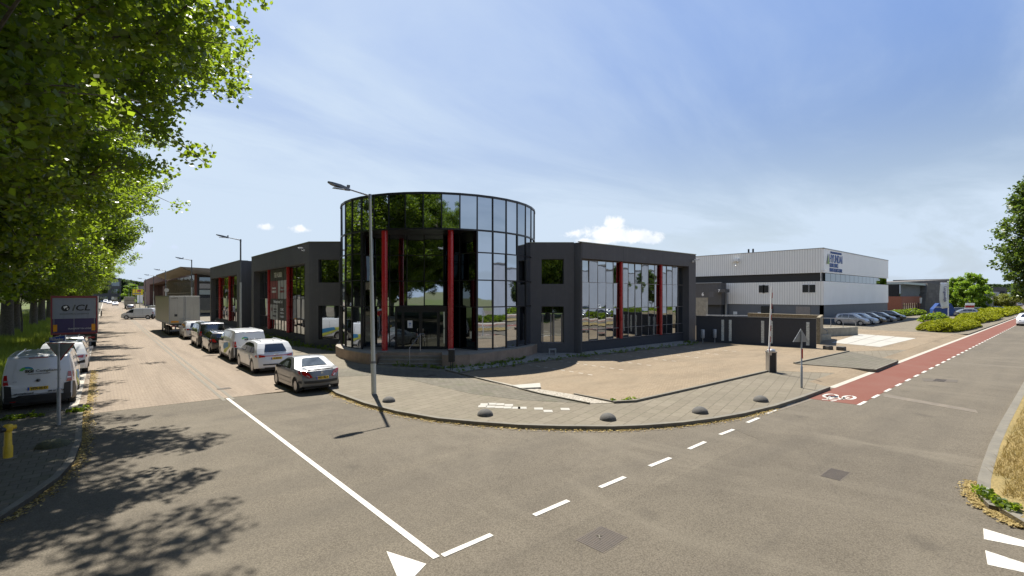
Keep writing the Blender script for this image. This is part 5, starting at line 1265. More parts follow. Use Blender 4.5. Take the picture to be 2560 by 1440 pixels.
# yard wall with glass block slits
wa, wb = G(1740, 857), G(2040, 875)
YW_ = thing('yard_wall', 'dark rendered yard wall with upright glass block strips, right of the office', 'wall', (wa[0], wa[1], 0))
dw = Vector((wb[0] - wa[0], wb[1] - wa[1])); Lw = dw.length; dw = (dw / Lw)[:]
def wsd(px):
    r = ray(px); # intersection of the view ray with the wall line
    A_ = np.array([[r[0], -dw[0]], [r[1], -dw[1]]]); sol = np.linalg.solve(A_, np.array([wa[0], wa[1]])); return sol[1]
ops = []
for px in (1806.7, 1825.6, 1906.6, 1927.9, 2019.5):
    sc_ = wsd(px); ops.append((sc_ - .105, sc_ + .105, .30, 2.05))
m_ = MB((wa[0], wa[1], 0)); wall_open(m_, wa[:2], dw, Lw, 0, 2.27, .22, ops); m_.build('wall_body', 'charcoal_dark', YW_)
for o_ in ops:
    m_ = MB((wa[0], wa[1], 0))
    for k in range(9):
        z = .30 + k * .1945; m_.obox(wa[:2], dw, o_[0], o_[1], -.012 if k % 2 else .0, .2, z + .008, z + .1865)
    m_.build('glass_block_strip', 'glassblock', YW_)
m_ = MB((wa[0], wa[1], 0)); m_.obox(wa[:2], dw, -.02, Lw + .02, -.03, .25, 2.27, 2.31); m_.build('coping', 'black', YW_)
# mossy loading ramp wall and concrete side walls, railings
RW = thing('ramp_wall', 'mossy yellow brown concrete ramp wall behind the dark yard wall', 'wall', at(1960, 48))
def wallseg(parent, pxa, Ya, pxb, Yb, z0, z1, th, mat, name='wall_body', org=None):
    a, b = at(pxa, Ya), at(pxb, Yb); d = Vector((b[0] - a[0], b[1] - a[1])); L = d.length; d = (d / L)[:]
    m_ = MB(org or parent.location); m_.obox(a[:2], d, 0, L, 0, th, z0, z1); return m_.build(name, mat, parent, bevel=.01)
wallseg(RW, 1869, 50, 2050, 44, 0, ZZ(47, 787), .3, 'moss_wall'); wallseg(RW, 1869, 49.9, 2052, 43.9, ZZ(47, 787), ZZ(47, 785), .5, 'moss_wall', 'coping')
wallseg(RW, 2050, 43.9, 2041, 38.5, 0, ZZ(42, 789), .25, 'moss_wall', 'return_wall')
R2 = thing('ramp_wall', 'weathered grey concrete ramp wall with steel railing beside the parked cars', 'wall', at(2100, 46))
wallseg(R2, 2050, 45.5, 2145, 47.5, 0, ZZ(47, 818), .3, 'concrete')
R3 = thing('ramp_wall', 'short low concrete wall stub at the end of the dark yard wall', 'wall', at(2060, 42))
wallseg(R3, 2042, 41.0, 2078, 42.5, 0, ZZ(42, 836.5), .3, 'concrete')
mm = MB(R2.location)
def pt(px, Y, py): a = at(px, Y); return (a[0], a[1], ZZ(Y, py))
mm.tube([pt(2052, 45.6, 795), pt(2105, 46.5, 796), pt(2128, 47, 797), pt(2139, 47.2, 808), pt(2140, 47.3, 818)], .03)
for px in (2077, 2108): mm.tube([pt(px, 46, 796), pt(px, 46, 818)], .025)
mm.build('railing', 'galv', R2)
mm = MB(RW.location); mm.tube([pt(2047, 43.5, 812), pt(2068, 42.6, 827), pt(2069, 42.6, 838)], .028); mm.build('stair_rail', 'galv', RW)
mm = MB(RW.location); mm.tube([pt(1765, 52, 788), pt(1870, 50, 789)], .03)
for px in (1767, 1806, 1840): mm.tube([pt(px, 51, 788), pt(px, 51, 805)], .025)
mm.build('yard_railing', 'galv', RW)
# orange brick, glass and slate building
OB = bt('slate_office', 'low orange brick office with glass upper floor and leaning slate tower', 'building', (133, 24.5, 0)); oo = (133, 24.5, 0)
def ob(): return MB(oo)
m_ = ob(); m_.box(133, 176, 24.5, 60, 0, 3.9); m_.build('brick_wall', 'brick_red', OB)
m_ = ob(); m_.box(133.4, 172, 24.9, 60, 3.9, 6.6); gl_ = m_.build('upper_glazing', 'wing_glass', OB)
m_ = ob()
for k in range(26): u = 134.5 + k * 1.1; m_.box(u - .05, u + .05, 24.8, 24.92, 3.9, 6.6)
m_.build('fins', 'galv', gl_)
m_ = ob(); m_.box(132.3, 173, 23.9, 61, 6.6, 7.05); m_.build('flat_roof', 'copper', OB)
ua, ub = onv(2311, 24.2)[0], onv(2356, 24.2)[0]
m_ = ob(); m_.add([(ua - 4, 23.6, 0), (ub - 2, 23.6, 0), (ub + 3, 23.6, 7.2), (ua, 23.6, 7.2), (ua - 4, 30, 0), (ub - 2, 30, 0), (ub + 3, 30, 7.2), (ua, 30, 7.2)], [(0, 3, 2, 1)[::-1], (4, 7, 6, 5), (0, 4, 5, 1), (1, 5, 6, 2), (2, 6, 7, 3), (3, 7, 4, 0)]); m_.build('slate_tower', 'slate', OB, fix=True)
ue = onv(2366, 24.2)[0]
m_ = ob(); m_.add([(134, 27, 7.0), (ue, 22.9, 7.0), (ue + 3, 22.9, 8.9), (136, 27, 7.15), (134, 33, 7.0), (ue, 33, 7.0), (ue + 3, 33, 8.9), (136, 33, 7.15)], [(0, 1, 2, 3), (4, 7, 6, 5), (0, 4, 5, 1), (1, 5, 6, 2), (2, 6, 7, 3), (3, 7, 4, 0)]); m_.build('slate_beam', 'slate', OB, fix=True)
for k in range(8): u = onv(2262 + k * 5.2, 24.3)[0]; m_ = ob(); m_.box(u - .35, u + .35, 24.42, 24.6, .4, 2.4); m_.build('window', 'window_dark', OB)
u = onv(2303, 24.2)[0]; m_ = ob(); m_.box(u, u + 7, 24.3, 24.6, 2.2, 3.6); m_.build('canopy_window', 'white_panel', OB)
# glass box building and lower blocks beyond
def simple_block(name, label, u0, u1, v0, v1, z, wall, win='window_dark', rows=2, cols=6, cat='building', face='S'):
    t = bt(name, label, cat, (u0, v0, 0)); o_ = (u0, v0, 0)
    m_ = MB(o_); m_.box(u0, u1, v0, v1, 0, z); m_.build('wall', wall, t)
    m_ = MB(o_); m_.box(u0 - .1, u1 + .1, v0 - .1, v1 + .1, z, z + .25); m_.build('roof', 'roof', t)
    for r in range(rows):
        for c in range(cols):
            z0 = .8 + r * (z - .6) / rows; z1 = z0 + (z - .6) / rows * .58
            if face in 'SB': a = u0 + (u1 - u0) * (c + .15) / cols; b = u0 + (u1 - u0) * (c + .85) / cols; m_ = MB(o_); m_.box(a, b, v0 - .06, v0 + .1, z0, z1); m_.build('window', win, t)
            if face in 'WB': a = v0 + (v1 - v0) * (c + .15) / cols; b = v0 + (v1 - v0) * (c + .85) / cols; m_ = MB(o_); m_.box(u0 - .06, u0 + .1, a, b, z0, z1); m_.build('window', win, t)
    return t
simple_block('glass_office', 'grey framed glass box building behind the navy flags', 205, 232, 21.5, 40, 9.2, 'frame_grey', rows=3, cols=4, face='B')
simple_block('office_block', 'pale low office block just right of the glass box building', 240, 275, 19.5, 40, 5.6, 'hall', rows=1, cols=6)
simple_block('office_block', 'long dark grey office block far along the main road', 285, 345, 18, 50, 7.4, 'charcoal', rows=2, cols=7, face='B')
simple_block('office_block', 'small brown brick block at the far end of the main road', 350, 400, 16.5, 40, 7.2, 'brick_brown', rows=2, cols=5, face='B')
simple_block('office_block', 'light grey block partly hidden behind the young bright trees', 178, 198, 27, 50, 8.0, 'hall', rows=2, cols=4)

# ------------------------------------------------------------------ buildings along the side street
SB = bt('roofed_pavilion', 'glass office with a wide folded overhanging roof beyond the dark building', 'building', (14, 116, 0)); so = (14, 116, 0)
def sb(): return MB(so)
v0_, Y0_ = onu(487, 14.2)
v1_ = onu(417, 14.2)[0]; ez = 8.6
m_ = sb(); m_.box(14.4, 40, v0_ + .1, v1_, 0, ez - .1); m_.build('wall', 'charcoal_dark', SB)
m_ = sb(); m_.box(14.2, 14.5, v0_ + .6, v1_ - .3, 2.6, ez - .2); g_ = m_.build('street_glazing', 'tree_glass', SB)
m_ = sb()
for k in range(34): v = v0_ + .6 + (v1_ - v0_ - .9) * k / 33; m_.box(14.13, 14.2, v - .05, v + .05, 2.6, ez - .15)
m_.box(14.1, 14.22, v0_ + .6, v1_, 4.6, 4.75); m_.build('timber_fins', 'soffit', g_)
m_ = sb(); m_.box(14.2, 14.6, v0_, v0_ + .6, 0, ez); m_.build('corner_post', 'rust', SB)
# near gable with two glazed bands
for (z0, z1, mt) in ((6.9, 7.9, 'window_dark'), (5.55, 6.6, 'wing_glass'), (4.3, 5.3, 'copper'), (.5, 3.6, 'window_dark')):
    m_ = sb(); m_.box(15.0, 33, v0_ - .06, v0_ + .15, z0, z1); m_.build('gable_band', mt, SB)
A_ = (11.0, 106, ZZ(onu(451, 11)[1], 669.5)); vA_, YA_ = onu(451, 11); A_ = (11.0, vA_, ZZ(YA_, 669.5))
vT, YT = onu(389.5, 11); T_ = (11.0, vT, ZZ(YT, 689.5))
m_ = sb(); ea_, eb_ = (14.3, v0_, ez + .1), (14.3, v1_, ez + .1)
m_.add([A_, T_, eb_, ea_, (A_[0], A_[1], A_[2] + .2), (T_[0], T_[1], T_[2] + .15), (14.3, v1_, ez + 1.2), (14.3, v0_, ez + .5)], [(0, 1, 2, 3), (4, 7, 6, 5), (0, 4, 5, 1), (1, 5, 6, 2), (2, 6, 7, 3), (3, 7, 4, 0)]); m_.build('canopy', 'soffit', SB, fix=True)
m_ = sb(); rB = (30, vA_ + 3, A_[2] - .2); rC = (30, v0_ - .2, 6.4)
m_.add([(A_[0], A_[1], A_[2] + .22), rB, rC, (14.2, v0_ - .1, ez + .05)], [(0, 1, 2, 3)]); m_.add([(A_[0], A_[1], A_[2] + .22), (T_[0], T_[1], T_[2] + .2), (30, vT, A_[2] + .6), rB], [(0, 1, 2, 3)]); m_.build('zinc_roof', 'zinc', SB)
BB = bt('brick_portal_building', 'brown brick building with open portal and dark glass beyond the pavilion', 'building', (14, v1_ + 2, 0))
bo2 = (14, v1_ + 2, 0); ve = onu(359.5, 13.8)[0]
m_ = MB(bo2); m_.box(13.8, 40, v1_ + 8, ve, 8.6, 11.2); m_.build('portal_beam', 'brick_brown', BB)
m_ = MB(bo2); vp1 = onu(374, 13.8)[0]; m_.box(13.8, 40, vp1, ve, 0, 8.6); m_.build('portal_pier', 'brick_brown', BB)
m_ = MB(bo2); m_.box(16.5, 40, v1_ + 6, vp1 + 1, 0, 8.6); m_.build('glazed_wall', 'door_glass', BB)
m_ = MB(bo2); m_.box(13.8, 40, v1_ + 2, v1_ + 7.5, 0, 7.0); m_.build('side_wall', 'brick_brown', BB)
# buildings closing the street
t = simple_block('office_block', 'dark grey office block with pale blue bands at the end of the side street', -26, 8, 395, 420, 15, 'charcoal', rows=3, cols=6)
simple_block('office_block', 'low grey hall behind the street lamps at the end of the side street', 10, 40, 372, 400, 10, 'frame_grey', rows=2, cols=5, face='B')
# yellow supermarket-style pylon
PY = thing('pylon_sign', 'yellow and white pylon sign standing beside the far side street', 'sign', at(345, 235))
mo = PY.location
def ps(pxa, pxb, ya, yb, dz=0): 
    a, b = at(pxa, 235 - dz), at(pxb, 235 - dz); d = Vector((b[0] - a[0], b[1] - a[1])); L = d.length; d = (d / L)[:]
    m_ = MB(mo); m_.obox(a[:2], d, 0, L, 0, .4 + dz, ZZ(235, yb), ZZ(235, ya)); return m_
ps(331.5, 356, 723, 737.5).build('yellow_panel', 'sign_yellow', PY); ps(342.5, 356, 737.5, 757).build('white_panel', 'white_panel', PY); ps(343, 352, 724.5, 729.5, .1).build('red_print', 'lamp_red', PY); ps(333, 352, 732.5, 735.5, .1).build('dark_print', 'frame_grey', PY)
ps(344, 346, 757, 760).build('foot', 'frame_grey', PY); ps(352, 354, 757, 760).build('foot', 'frame_grey', PY)

# ------------------------------------------------------------------ what stands across the main road (seen in the mirror glass)
simple_block('hall', 'pale grey industrial hall across the main road, mirrored in the wing windows', 56, 160, -70, -31, 11.3, 'hall', rows=1, cols=1)
rt = bt('round_corner_office', 'tan brick office with round grey stair tower across the main road', 'building', (16, -34, 0))
m_ = MB((16, -34, 0)); m_.box(4, 27, -60, -36, 0, 7); m_.build('brick_wing', 'tan_brick', rt)
m_ = MB((16, -34, 0)); m_.lathe([(5, 0), (5, 9.6)], (31, -36, 0), 32); m_.build('stair_tower', 'hall', rt, smooth=True)
m_ = MB((16, -34, 0)); m_.box(6, 12, -36.1, -35.9, 1, 5.5); m_.build('window', 'window_dark', rt)

# ------------------------------------------------------------------ street furniture
def lamp(u, v, label, H_=8.0, lean=-.16, arm=1.6, cream=True, side=-1):
    t = thing('street_lamp', label, 'street lamp', (u, v, 0), 0, 'street lamps along the side street')
    hi = H_ * .60; lx, ly = S_ * lean, -C_ * lean
    P = lambda z: (lx * z / H_, ly * z / H_, z)
    m_ = MB(); m_.tube([P(.0), P(1.3), P(1.34), P(hi), P(hi + .03)] + ([P(H_)] if cream else []), [.10, .098, .082, .07, .058] + ([.052] if cream else []), 14); m_.build('pole', 'pole_cream', t, smooth=True)
    if not cream: m_ = MB(); m_.tube([P(hi - .02), P(H_)], [.062, .055], 12); m_.build('upper_pole', 'pole_grey', t, smooth=True)
    m_ = MB(); z0 = H_ - .03; m_.tube([(lx, ly, z0), (lx - .85, ly, z0 + .14)], [.035, .028], 8)
    m_.tube([(lx, ly, z0 - .12), (lx, ly, z0 + .07)], .062, 10); m_.build('arm', 'galv' if cream else 'pole_grey', t)
    m_ = MB(); x0 = lx - .80
    pr_ = [(0, .05, .02, .07), (.15, .10, .0, .10), (.40, .15, .02, .12), (.70, .13, .05, .12), (.85, .05, .08, .12)]
    vs = []; fs = []
    for (s_, hw, zb_, zt) in pr_:
        zc = z0 + .11 + s_ * .15
        vs += [(x0 - s_, ly - hw, zc + zb_ - .04), (x0 - s_, ly + hw, zc + zb_ - .04), (x0 - s_, ly + hw * .8, zc + zt - .03), (x0 - s_, ly - hw * .8, zc + zt - .03)]
    for i in range(4):
        for k in range(4): fs.append((i * 4 + k, i * 4 + (k + 1) % 4, i * 4 + 4 + (k + 1) % 4, i * 4 + 4 + k))
    fs += [(0, 1, 2, 3), (16, 17, 18, 19)]
    m_.add(vs, fs); m_.box(x0 - .12, x0 - .02, ly - .04, ly + .04, z0 + .2, z0 + .30); hd = m_.build('lamp_head', 'pole_grey', t, fix=True)
    m_ = MB(); m_.box(x0 - .65, x0 - .2, ly - .10, ly + .10, z0 + .10, z0 + .125); m_.build('led_panel', 'lamp_clear', hd)
    m_ = MB(); m_.tube([P(1.31), P(1.42)], .088, 14); m_.build('collar', 'pole_grey', t)
    return t
lb = G(935, 992)
lamp(lb[0], lb[1], 'tall cream street lamp rooted in the curved pavement in front of the glass drum')
l2 = lamp(8.1, 42.3, 'second street lamp from the drum, rising in front of the dark left wing', 8.4, 0, cream=False)
ordw = ['third', 'fourth', 'fifth', 'sixth', 'seventh', 'eighth', 'ninth', 'tenth']
for i, (v) in enumerate((70, 103, 130, 157, 184, 211, 240, 270)):
    dup(l2, (8.1, v, 0), 0, ordw[i] + ' street lamp counted from the drum along the side street')
# give way sign seen from behind, with street name plate
gw_ = G(147, 1062, .12); st = thing('give_way_sign', 'back of a triangular give way sign with a blue street name plate, left pavement', 'sign', (gw_[0], gw_[1], .12))
Yg = gw_[0] * C_ + gw_[1] * S_
m_ = MB(); m_.tube([(0, 0, 0), (0, 0, 1.1), (0, 0, 1.12), (0, 0, ZZ(Yg, 858) - .12)], [.047, .047, .03, .03], 12); m_.build('post', 'galv', st, smooth=True)
def cl(X, Y, z): return (S_ * X + C_ * Y, -C_ * X + S_ * Y, z)      # axes turned square to the photograph
k_ = Yg / F; zt, zb2 = ZZ(Yg, 857.5) - .12, ZZ(Yg, 902) - .12
def tri(mb, sc_, y0, y1, zt, zb2, up=False):
    hw = 36.5 * k_ * sc_; zc = (zt * 2 + zb2) / 3 if not up else (zb2 * 2 + zt) / 3
    f_ = lambda z: zc + (z - zc) * sc_
    pts = [(-hw, f_(zt)), (hw, f_(zt)), (0, f_(zb2))] if not up else [(-hw, f_(zb2)), (hw, f_(zb2)), (0, f_(zt))]
    mb.add([cl(x, y0, z) for x, z in pts] + [cl(x, y1, z) for x, z in pts], [(0, 1, 2), (5, 4, 3), (0, 3, 4, 1), (1, 4, 5, 2), (2, 5, 3, 0)])
m_ = MB(); tri(m_, 1.0, .055, .065, zt, zb2); m_.build('sign_rim', 'lamp_red', st, fix=True)
m_ = MB(); tri(m_, .86, .035, .054, zt, zb2); m_.build('sign_plate', 'sign_back', st, fix=True)
m_ = MB(); a0 = cl(-20 * k_, -.04, 0); 
zs = ZZ(Yg, 857) - .12; m_.add([cl(-20 * k_, -.05, zs), cl(20 * k_, -.05, zs + .06), cl(20 * k_, -.05, zs + .24), cl(-20 * k_, -.05, zs + .16), cl(-20 * k_, -.02, zs), cl(20 * k_, -.02, zs + .06), cl(20 * k_, -.02, zs + .24), cl(-20 * k_, -.02, zs + .16)],
       [(0, 1, 2, 3), (4, 7, 6, 5), (0, 4, 5, 1), (1, 5, 6, 2), (2, 6, 7, 3), (3, 7, 4, 0)]); nb = m_.build('name_plate', 'white', st, fix=True)
m_ = MB(); m_.add([cl(-19 * k_, -.054, zs + .014), cl(19 * k_, -.054, zs + .07), cl(19 * k_, -.054, zs + .225), cl(-19 * k_, -.054, zs + .15)], [(0, 1, 2, 3)]); m_.build('blue_field', 'plate_blue', nb)
tx = text('Pittsburghstr', .125, 'white', nb, cl(0, -.062, zs + .112), (R90, 0, -math.atan2(C_, S_)), sx=.62)
# warning sign seen from behind, by the cycle lane
ws = G(2004, 970, .12); wst = thing('warning_sign', 'back of a grey triangular warning sign on a post beside the cycle lane', 'sign', (ws[0], ws[1], .12))
Yg = ws[0] * C_ + ws[1] * S_; k_ = Yg / F
m_ = MB(); m_.tube([(0, 0, 0), (0, 0, .9), (0, 0, .92), (0, 0, ZZ(Yg, 828) - .12)], [.045, .045, .03, .03], 12); m_.build('post', 'galv', wst, smooth=True)
m_ = MB(); zt, zb2 = ZZ(Yg, 822) - .12, ZZ(Yg, 855) - .12
hw = 20 * k_; m_.add([cl(x, y, z) for y in (.04, .06) for x, z in ((-hw, zb2), (hw, zb2), (0, zt))], [(0, 1, 2), (5, 4, 3), (0, 3, 4, 1), (1, 4, 5, 2), (2, 5, 3, 0)]); m_.build('sign_rim', 'galv', wst, fix=True)
m_ = MB(); m_.add([cl(x, y, z) for y in (.03, .039) for x, z in ((-hw * .84, zb2 + .05), (hw * .84, zb2 + .05), (0, zt - .09))], [(0, 1, 2), (5, 4, 3), (0, 3, 4, 1), (1, 4, 5, 2), (2, 5, 3, 0)]); m_.build('sign_plate', 'sign_back', wst, fix=True)
m_ = MB(); m_.box(-.035, -.005, -.06, .0, 1.25, 1.65); m_.build('reflector_strip', 'lamp_red', wst)
# hydrant
hy = G(20, 1145, .12); ht = thing('hydrant', 'yellow pillar fire hydrant with dark side outlet on the left pavement', 'hydrant', (hy[0], hy[1], .12))
m_ = MB(); m_.lathe([(.085, 0), (.088, .28), (.072, .31), (.066, .62), (.058, .66)], n=20); m_.build('barrel', 'yellow', ht, smooth=True)
m_ = MB(); m_.lathe([(.075, .64), (.09, .67), (.09, .77), (.07, .80), (.03, .81)], n=20); m_.tube([(0, 0, .72), (.13, .06, .72)], [.055, .05], 12); m_.build('cap', 'yellow', ht, smooth=True)
q0 = cl(-.01, -.06, .70); q1 = cl(-.03, -.15, .70)
m_ = MB(); m_.tube([q0, q1], [.062, .058], 14); m_.build('outlet', 'black', ht)
m_ = MB(); m_.box(-.16, .16, -.16, .16, -.01, .012); m_.build('foot_plate', 'kerb', ht)
# concrete half-balls
def dome(px, py, r, label, mat='dome', sq=.78):
    p = G(px, py, .12); t = MB(); prof = [(r * math.cos(a), r * sq * math.sin(a)) for a in [math.radians(q) for q in (0, 10, 22, 34, 46, 58, 70, 80, 88)]]
    t.lathe([(r * 1.0, -.02)] + prof, n=28); o = t.build('dome_bollard', mat, smooth=True); o.location = (p[0], p[1], .125); o.rotation_euler = (.02, .03, px)
    tag(o, label, 'bollard', 'concrete dome bollards along the kerbs'); return o
dome(972, 1004, .235, 'dark concrete dome bollard beside the foot of the cream street lamp')
dome(1213, 1038, .26, 'dark concrete dome bollard in front of the row of pale paving tiles')
dome(1520, 1049, .26, 'dark concrete dome bollard nearest the tip of the gravel bed, frontmost on the curve')
dome(1750, 1032, .26, 'dark concrete dome bollard second from the warning sign along the curved kerb')
dome(1902, 1003, .26, 'dark concrete dome bollard nearest the triangular warning sign')
dome(133, 1114, .34, 'low mossy dome stone on the left pavement in front of the give way sign', 'dome_moss', .50)
# barrier with raised striped boom
bp = G(1928, 930, .12); bt_ = thing('barrier_gate', 'yard barrier with black cabinet and raised red and white boom', 'barrier', (bp[0], bp[1], .12), math.radians(-40.4))
m_ = MB(); m_.box(-.17, .17, -.15, .15, 0, 1.0); m_.build('cabinet', 'black', bt_, bevel=.02)
for sg in (-1, 1): m_ = MB(); m_.box(sg * .18 - .02, sg * .18 + .02, -.16, .16, 0, 1.02); m_.build('side_trim', 'steel', bt_)
m_ = MB(); m_.box(-.21, .21, -.18, .18, 1.0, 1.06); m_.lathe([(.20, 1.06), (.19, 1.13), (.12, 1.18), (.02, 1.19)], n=20); m_.build('hood', 'steel', bt_, smooth=True)
zt = (930 - 720) / (930 - 740) * 3.88 - .0
Yb = bp[0] * C_ + bp[1] * S_; ztop = ZZ(Yb, 718) - .12
N_ = 12
bm1 = MB(); bm2 = MB()
for k in range(N_):
    z0, z1 = 1.0 + (ztop - 1.0) * k / N_, 1.0 + (ztop - 1.0) * (k + 1) / N_
    x0, x1 = -.22 + .15 * k / N_, -.22 + .15 * (k + 1) / N_
    (bm1).add([(x0 - .04, -.22, z0), (x0 + .04, -.22, z0), (x1 + .04, -.22, z1), (x1 - .04, -.22, z1), (x0 - .04, -.18, z0), (x0 + .04, -.18, z0), (x1 + .04, -.18, z1), (x1 - .04, -.18, z1)], [(0, 3, 2, 1)[::-1], (4, 7, 6, 5), (0, 4, 5, 1), (1, 5, 6, 2), (2, 6, 7, 3), (3, 7, 4, 0)])
for k in range(N_):
    if k % 2: continue
    z0, z1 = 1.0 + (ztop - 1.0) * k / N_, 1.0 + (ztop - 1.0) * (k + 1) / N_; x0, x1 = -.22 + .15 * k / N_, -.22 + .15 * (k + 1) / N_
    bm2.add([(x0 + .005, -.224, z0), (x0 + .041, -.224, z0), (x1 + .041, -.224, z1), (x1 + .005, -.224, z1)], [(0, 1, 2, 3)])
bw = bm1.build('boom', 'white', bt_, fix=True); bm2.build('red_bands', 'lamp_red', bw, fix=True)
m_ = MB(); m_.box(-.25, -.1, -.24, -.15, .88, 1.08); m_.build('boom_clamp', 'steel', bt_)
# chrome bins / ash posts before the yard wall
for i, (px, lab) in enumerate(((1757, 'left of two grey steel post bins at the end of the dark wing'), (1787, 'right of two grey steel post bins in front of the dark yard wall'))):
    p = G(px, 858 if i == 0 else 857, .12); t = thing('post_bin', lab, 'bin', (p[0], p[1], .12), .4 * i, 'steel post bins')
    m_ = MB(); m_.tube([(0, 0, 0), (0, 0, .5)], .035, 10); m_.build('post', 'galv', t)
    m_ = MB(); m_.lathe([(.14, .42), (.155, .5), (.155, 1.1), (.14, 1.13), (.12, 1.13), (.12, 1.0)], n=18); m_.build('drum', 'galv', t, smooth=True)
    m_ = MB(); m_.box(.05, .165, -.07, .07, .55, 1.0); m_.build('side_plate', 'frame_grey', t)
# bin beside the steps
p = G(1129, 926, .12); t = thing('litter_bin', 'small black litter bin on two thin posts at the foot of the steps', 'bin', (p[0], p[1], .12), math.radians(-40))
m_ = MB(); m_.tube([(-.05, 0, 0), (-.05, 0, .5)], .018, 8); m_.tube([(.05, 0, 0), (.05, 0, .5)], .018, 8); m_.build('posts', 'black', t)
m_ = MB(); m_.box(-.16, .16, -.13, .13, .45, 1.08); m_.build('container', 'black', t, bevel=.03)
m_ = MB(); m_.box(-.165, .165, -.14, .14, 1.08, 1.12); m_.tube([(0, 0, 1.1), (0, 0, 1.17)], .02, 8); m_.build('lid', 'frame_grey', t, bevel=.015)
# small bench like box against the right corner wall
p = G(1381, 887.5, .12); t = thing('service_box', 'small grey metal stool-shaped box in the gravel under the corner windows', 'box', (p[0], p[1], .12), math.radians(-40.4))
m_ = MB(); m_.box(-.24, .24, -.15, .15, .34, .42); m_.build('top', 'galv', t); 
for sg in (-1, 1): m_ = MB(); m_.box(sg * .20 - .04, sg * .20 + .04, -.13, .13, 0, .34); m_.build('leg', 'galv', t)
# two dark stone blocks by the yard wall
for (px, py, lab) in ((2070, 874, 'dark square stone block closest to the end of the yard wall'), (2103, 876, 'dark square stone block at the tip of the tiled island')):
    p = G(px, py, .12); o = MB(); o.box(-.25, .25, -.22, .22, 0, .28); b_ = o.build('stone_block', 'dome', bevel=.04, segs=3); b_.location = (p[0], p[1], .12); b_.rotation_euler = (0, 0, px * .01 - .7); tag(b_, lab, 'stone', 'dark stone blocks in the yard')
# drain covers and manholes
def grate(px, py, w_, l_, rot, label, bars=14, z=.004):
    p = G(px, py); t = thing('drain_cover', label, 'drain cover', (p[0], p[1], z), rot, 'cast iron covers in the road')
    m_ = MB(); m_.box(-w_ / 2, w_ / 2, -l_ / 2, l_ / 2, -.02, .002); m_.build('frame', 'patch', t)
    m_ = MB()
    for k in range(bars): x = -w_ / 2 + w_ * (k + .5) / bars; m_.box(x - w_ / bars * .28, x + w_ / bars * .28, -l_ / 2 + .03, l_ / 2 - .03, .002, .006)
    m_.build('ribs', 'grate', t)
    return t
t = grate(1505, 1348, .70, .58, .05, 'large ribbed iron manhole cover set in the asphalt, nearest the camera', 16)
text('T', .16, 'kerb', t, (0, .05, .012), (0, 0, -.8), name='lettering')
grate(2088, 1186, .75, .42, 0, 'ribbed iron drain grating in the right lane beyond the manhole cover', 14)
grate(2350, 951, .9, .45, 0, 'faded drain cover beside the red cycle lane', 10)
grate(560, 972, .5, .35, .1, 'iron gully cover on the clinker street behind the grey coupe', 8, .011)
grate(1075, 945, .5, .35, .1, 'iron cover in the pavement before the entrance steps', 6, .13)
# rental banner in the left wing glass
vb0, vb1 = onu(716.5, U1 + .5)[0], onu(676, U1 + .5)[0]
bn = thing('rental_banner', 'tall rental banner reading TE HUUR between two red columns of the left wing', 'banner', (U1 + .49, (vb0 + vb1) / 2, 0))
wv = (vb1 - vb0) / 2
def bp_(y0, y1, z0, z1, mt, nm, x=0): m_ = MB(); m_.box(x, x + .02, y0, y1, z0, z1); return m_.build(nm, mt, bn)
bp_(-wv, wv, 5.45, 6.5, 'banner_dark', 'heading_panel'); bp_(0, wv, 3.75, 5.43, 'banner_red', 'red_panel'); bp_(-wv, 0, 3.75, 5.43, 'banner_white', 'white_panel'); bp_(-wv, wv, 3.2, 3.73, 'banner_dark', 'address_panel')
bp_(.0, wv, 1.75, 3.18, 'banner_white', 'agent_panel'); bp_(-wv, 0, 1.75, 3.18, 'banner_dark', 'agent_panel')
def bt2(s_, sz, y, z, mt='white', sx=1.0, bold=.01): text(s_, sz, mt, bn, (-.012, y, z), FACE_W, sx=sx, bold=bold)
bt2('TE HUUR', .62, 0, 5.95, sx=1.0, bold=.02); bt2('Kantoorruimte', .28, wv / 2, 4.75, sx=.8); bt2('BEDRIJFSRUIMTE', .26, wv / 2, 4.4, sx=.8); bt2('Office space', .28, -wv / 2, 4.75, 'banner_red', .8); bt2('BUSINESS UNIT', .26, -wv / 2, 4.4, 'banner_red', .8)
bt2('Pittsburghstraat 21.nl', .36, 0, 3.46, sx=.95); bt2('DE MIK', .34, -wv / 2, 2.75); bt2('bedrijfshuisvesting', .17, -wv / 2, 2.45); bt2('010-4587373', .24, -wv / 2, 2.1); bt2('M', .5, wv * .78, 2.7, 'banner_red'); bt2('INNOVATIE', .18, wv * .35, 2.75, 'banner_dark'); bt2('VASTGOED', .18, wv * .35, 2.5, 'banner_dark'); bt2('010 424 88 88', .2, wv * .45, 2.1, 'banner_dark')
for k in range(1, 6): m_ = MB(); y = -wv + 2 * wv * k / 6; m_.box(-.02, -.004, y - .02, y + .02, 1.75, 6.5); m_.build('mullion_strip', 'mullion', bn)

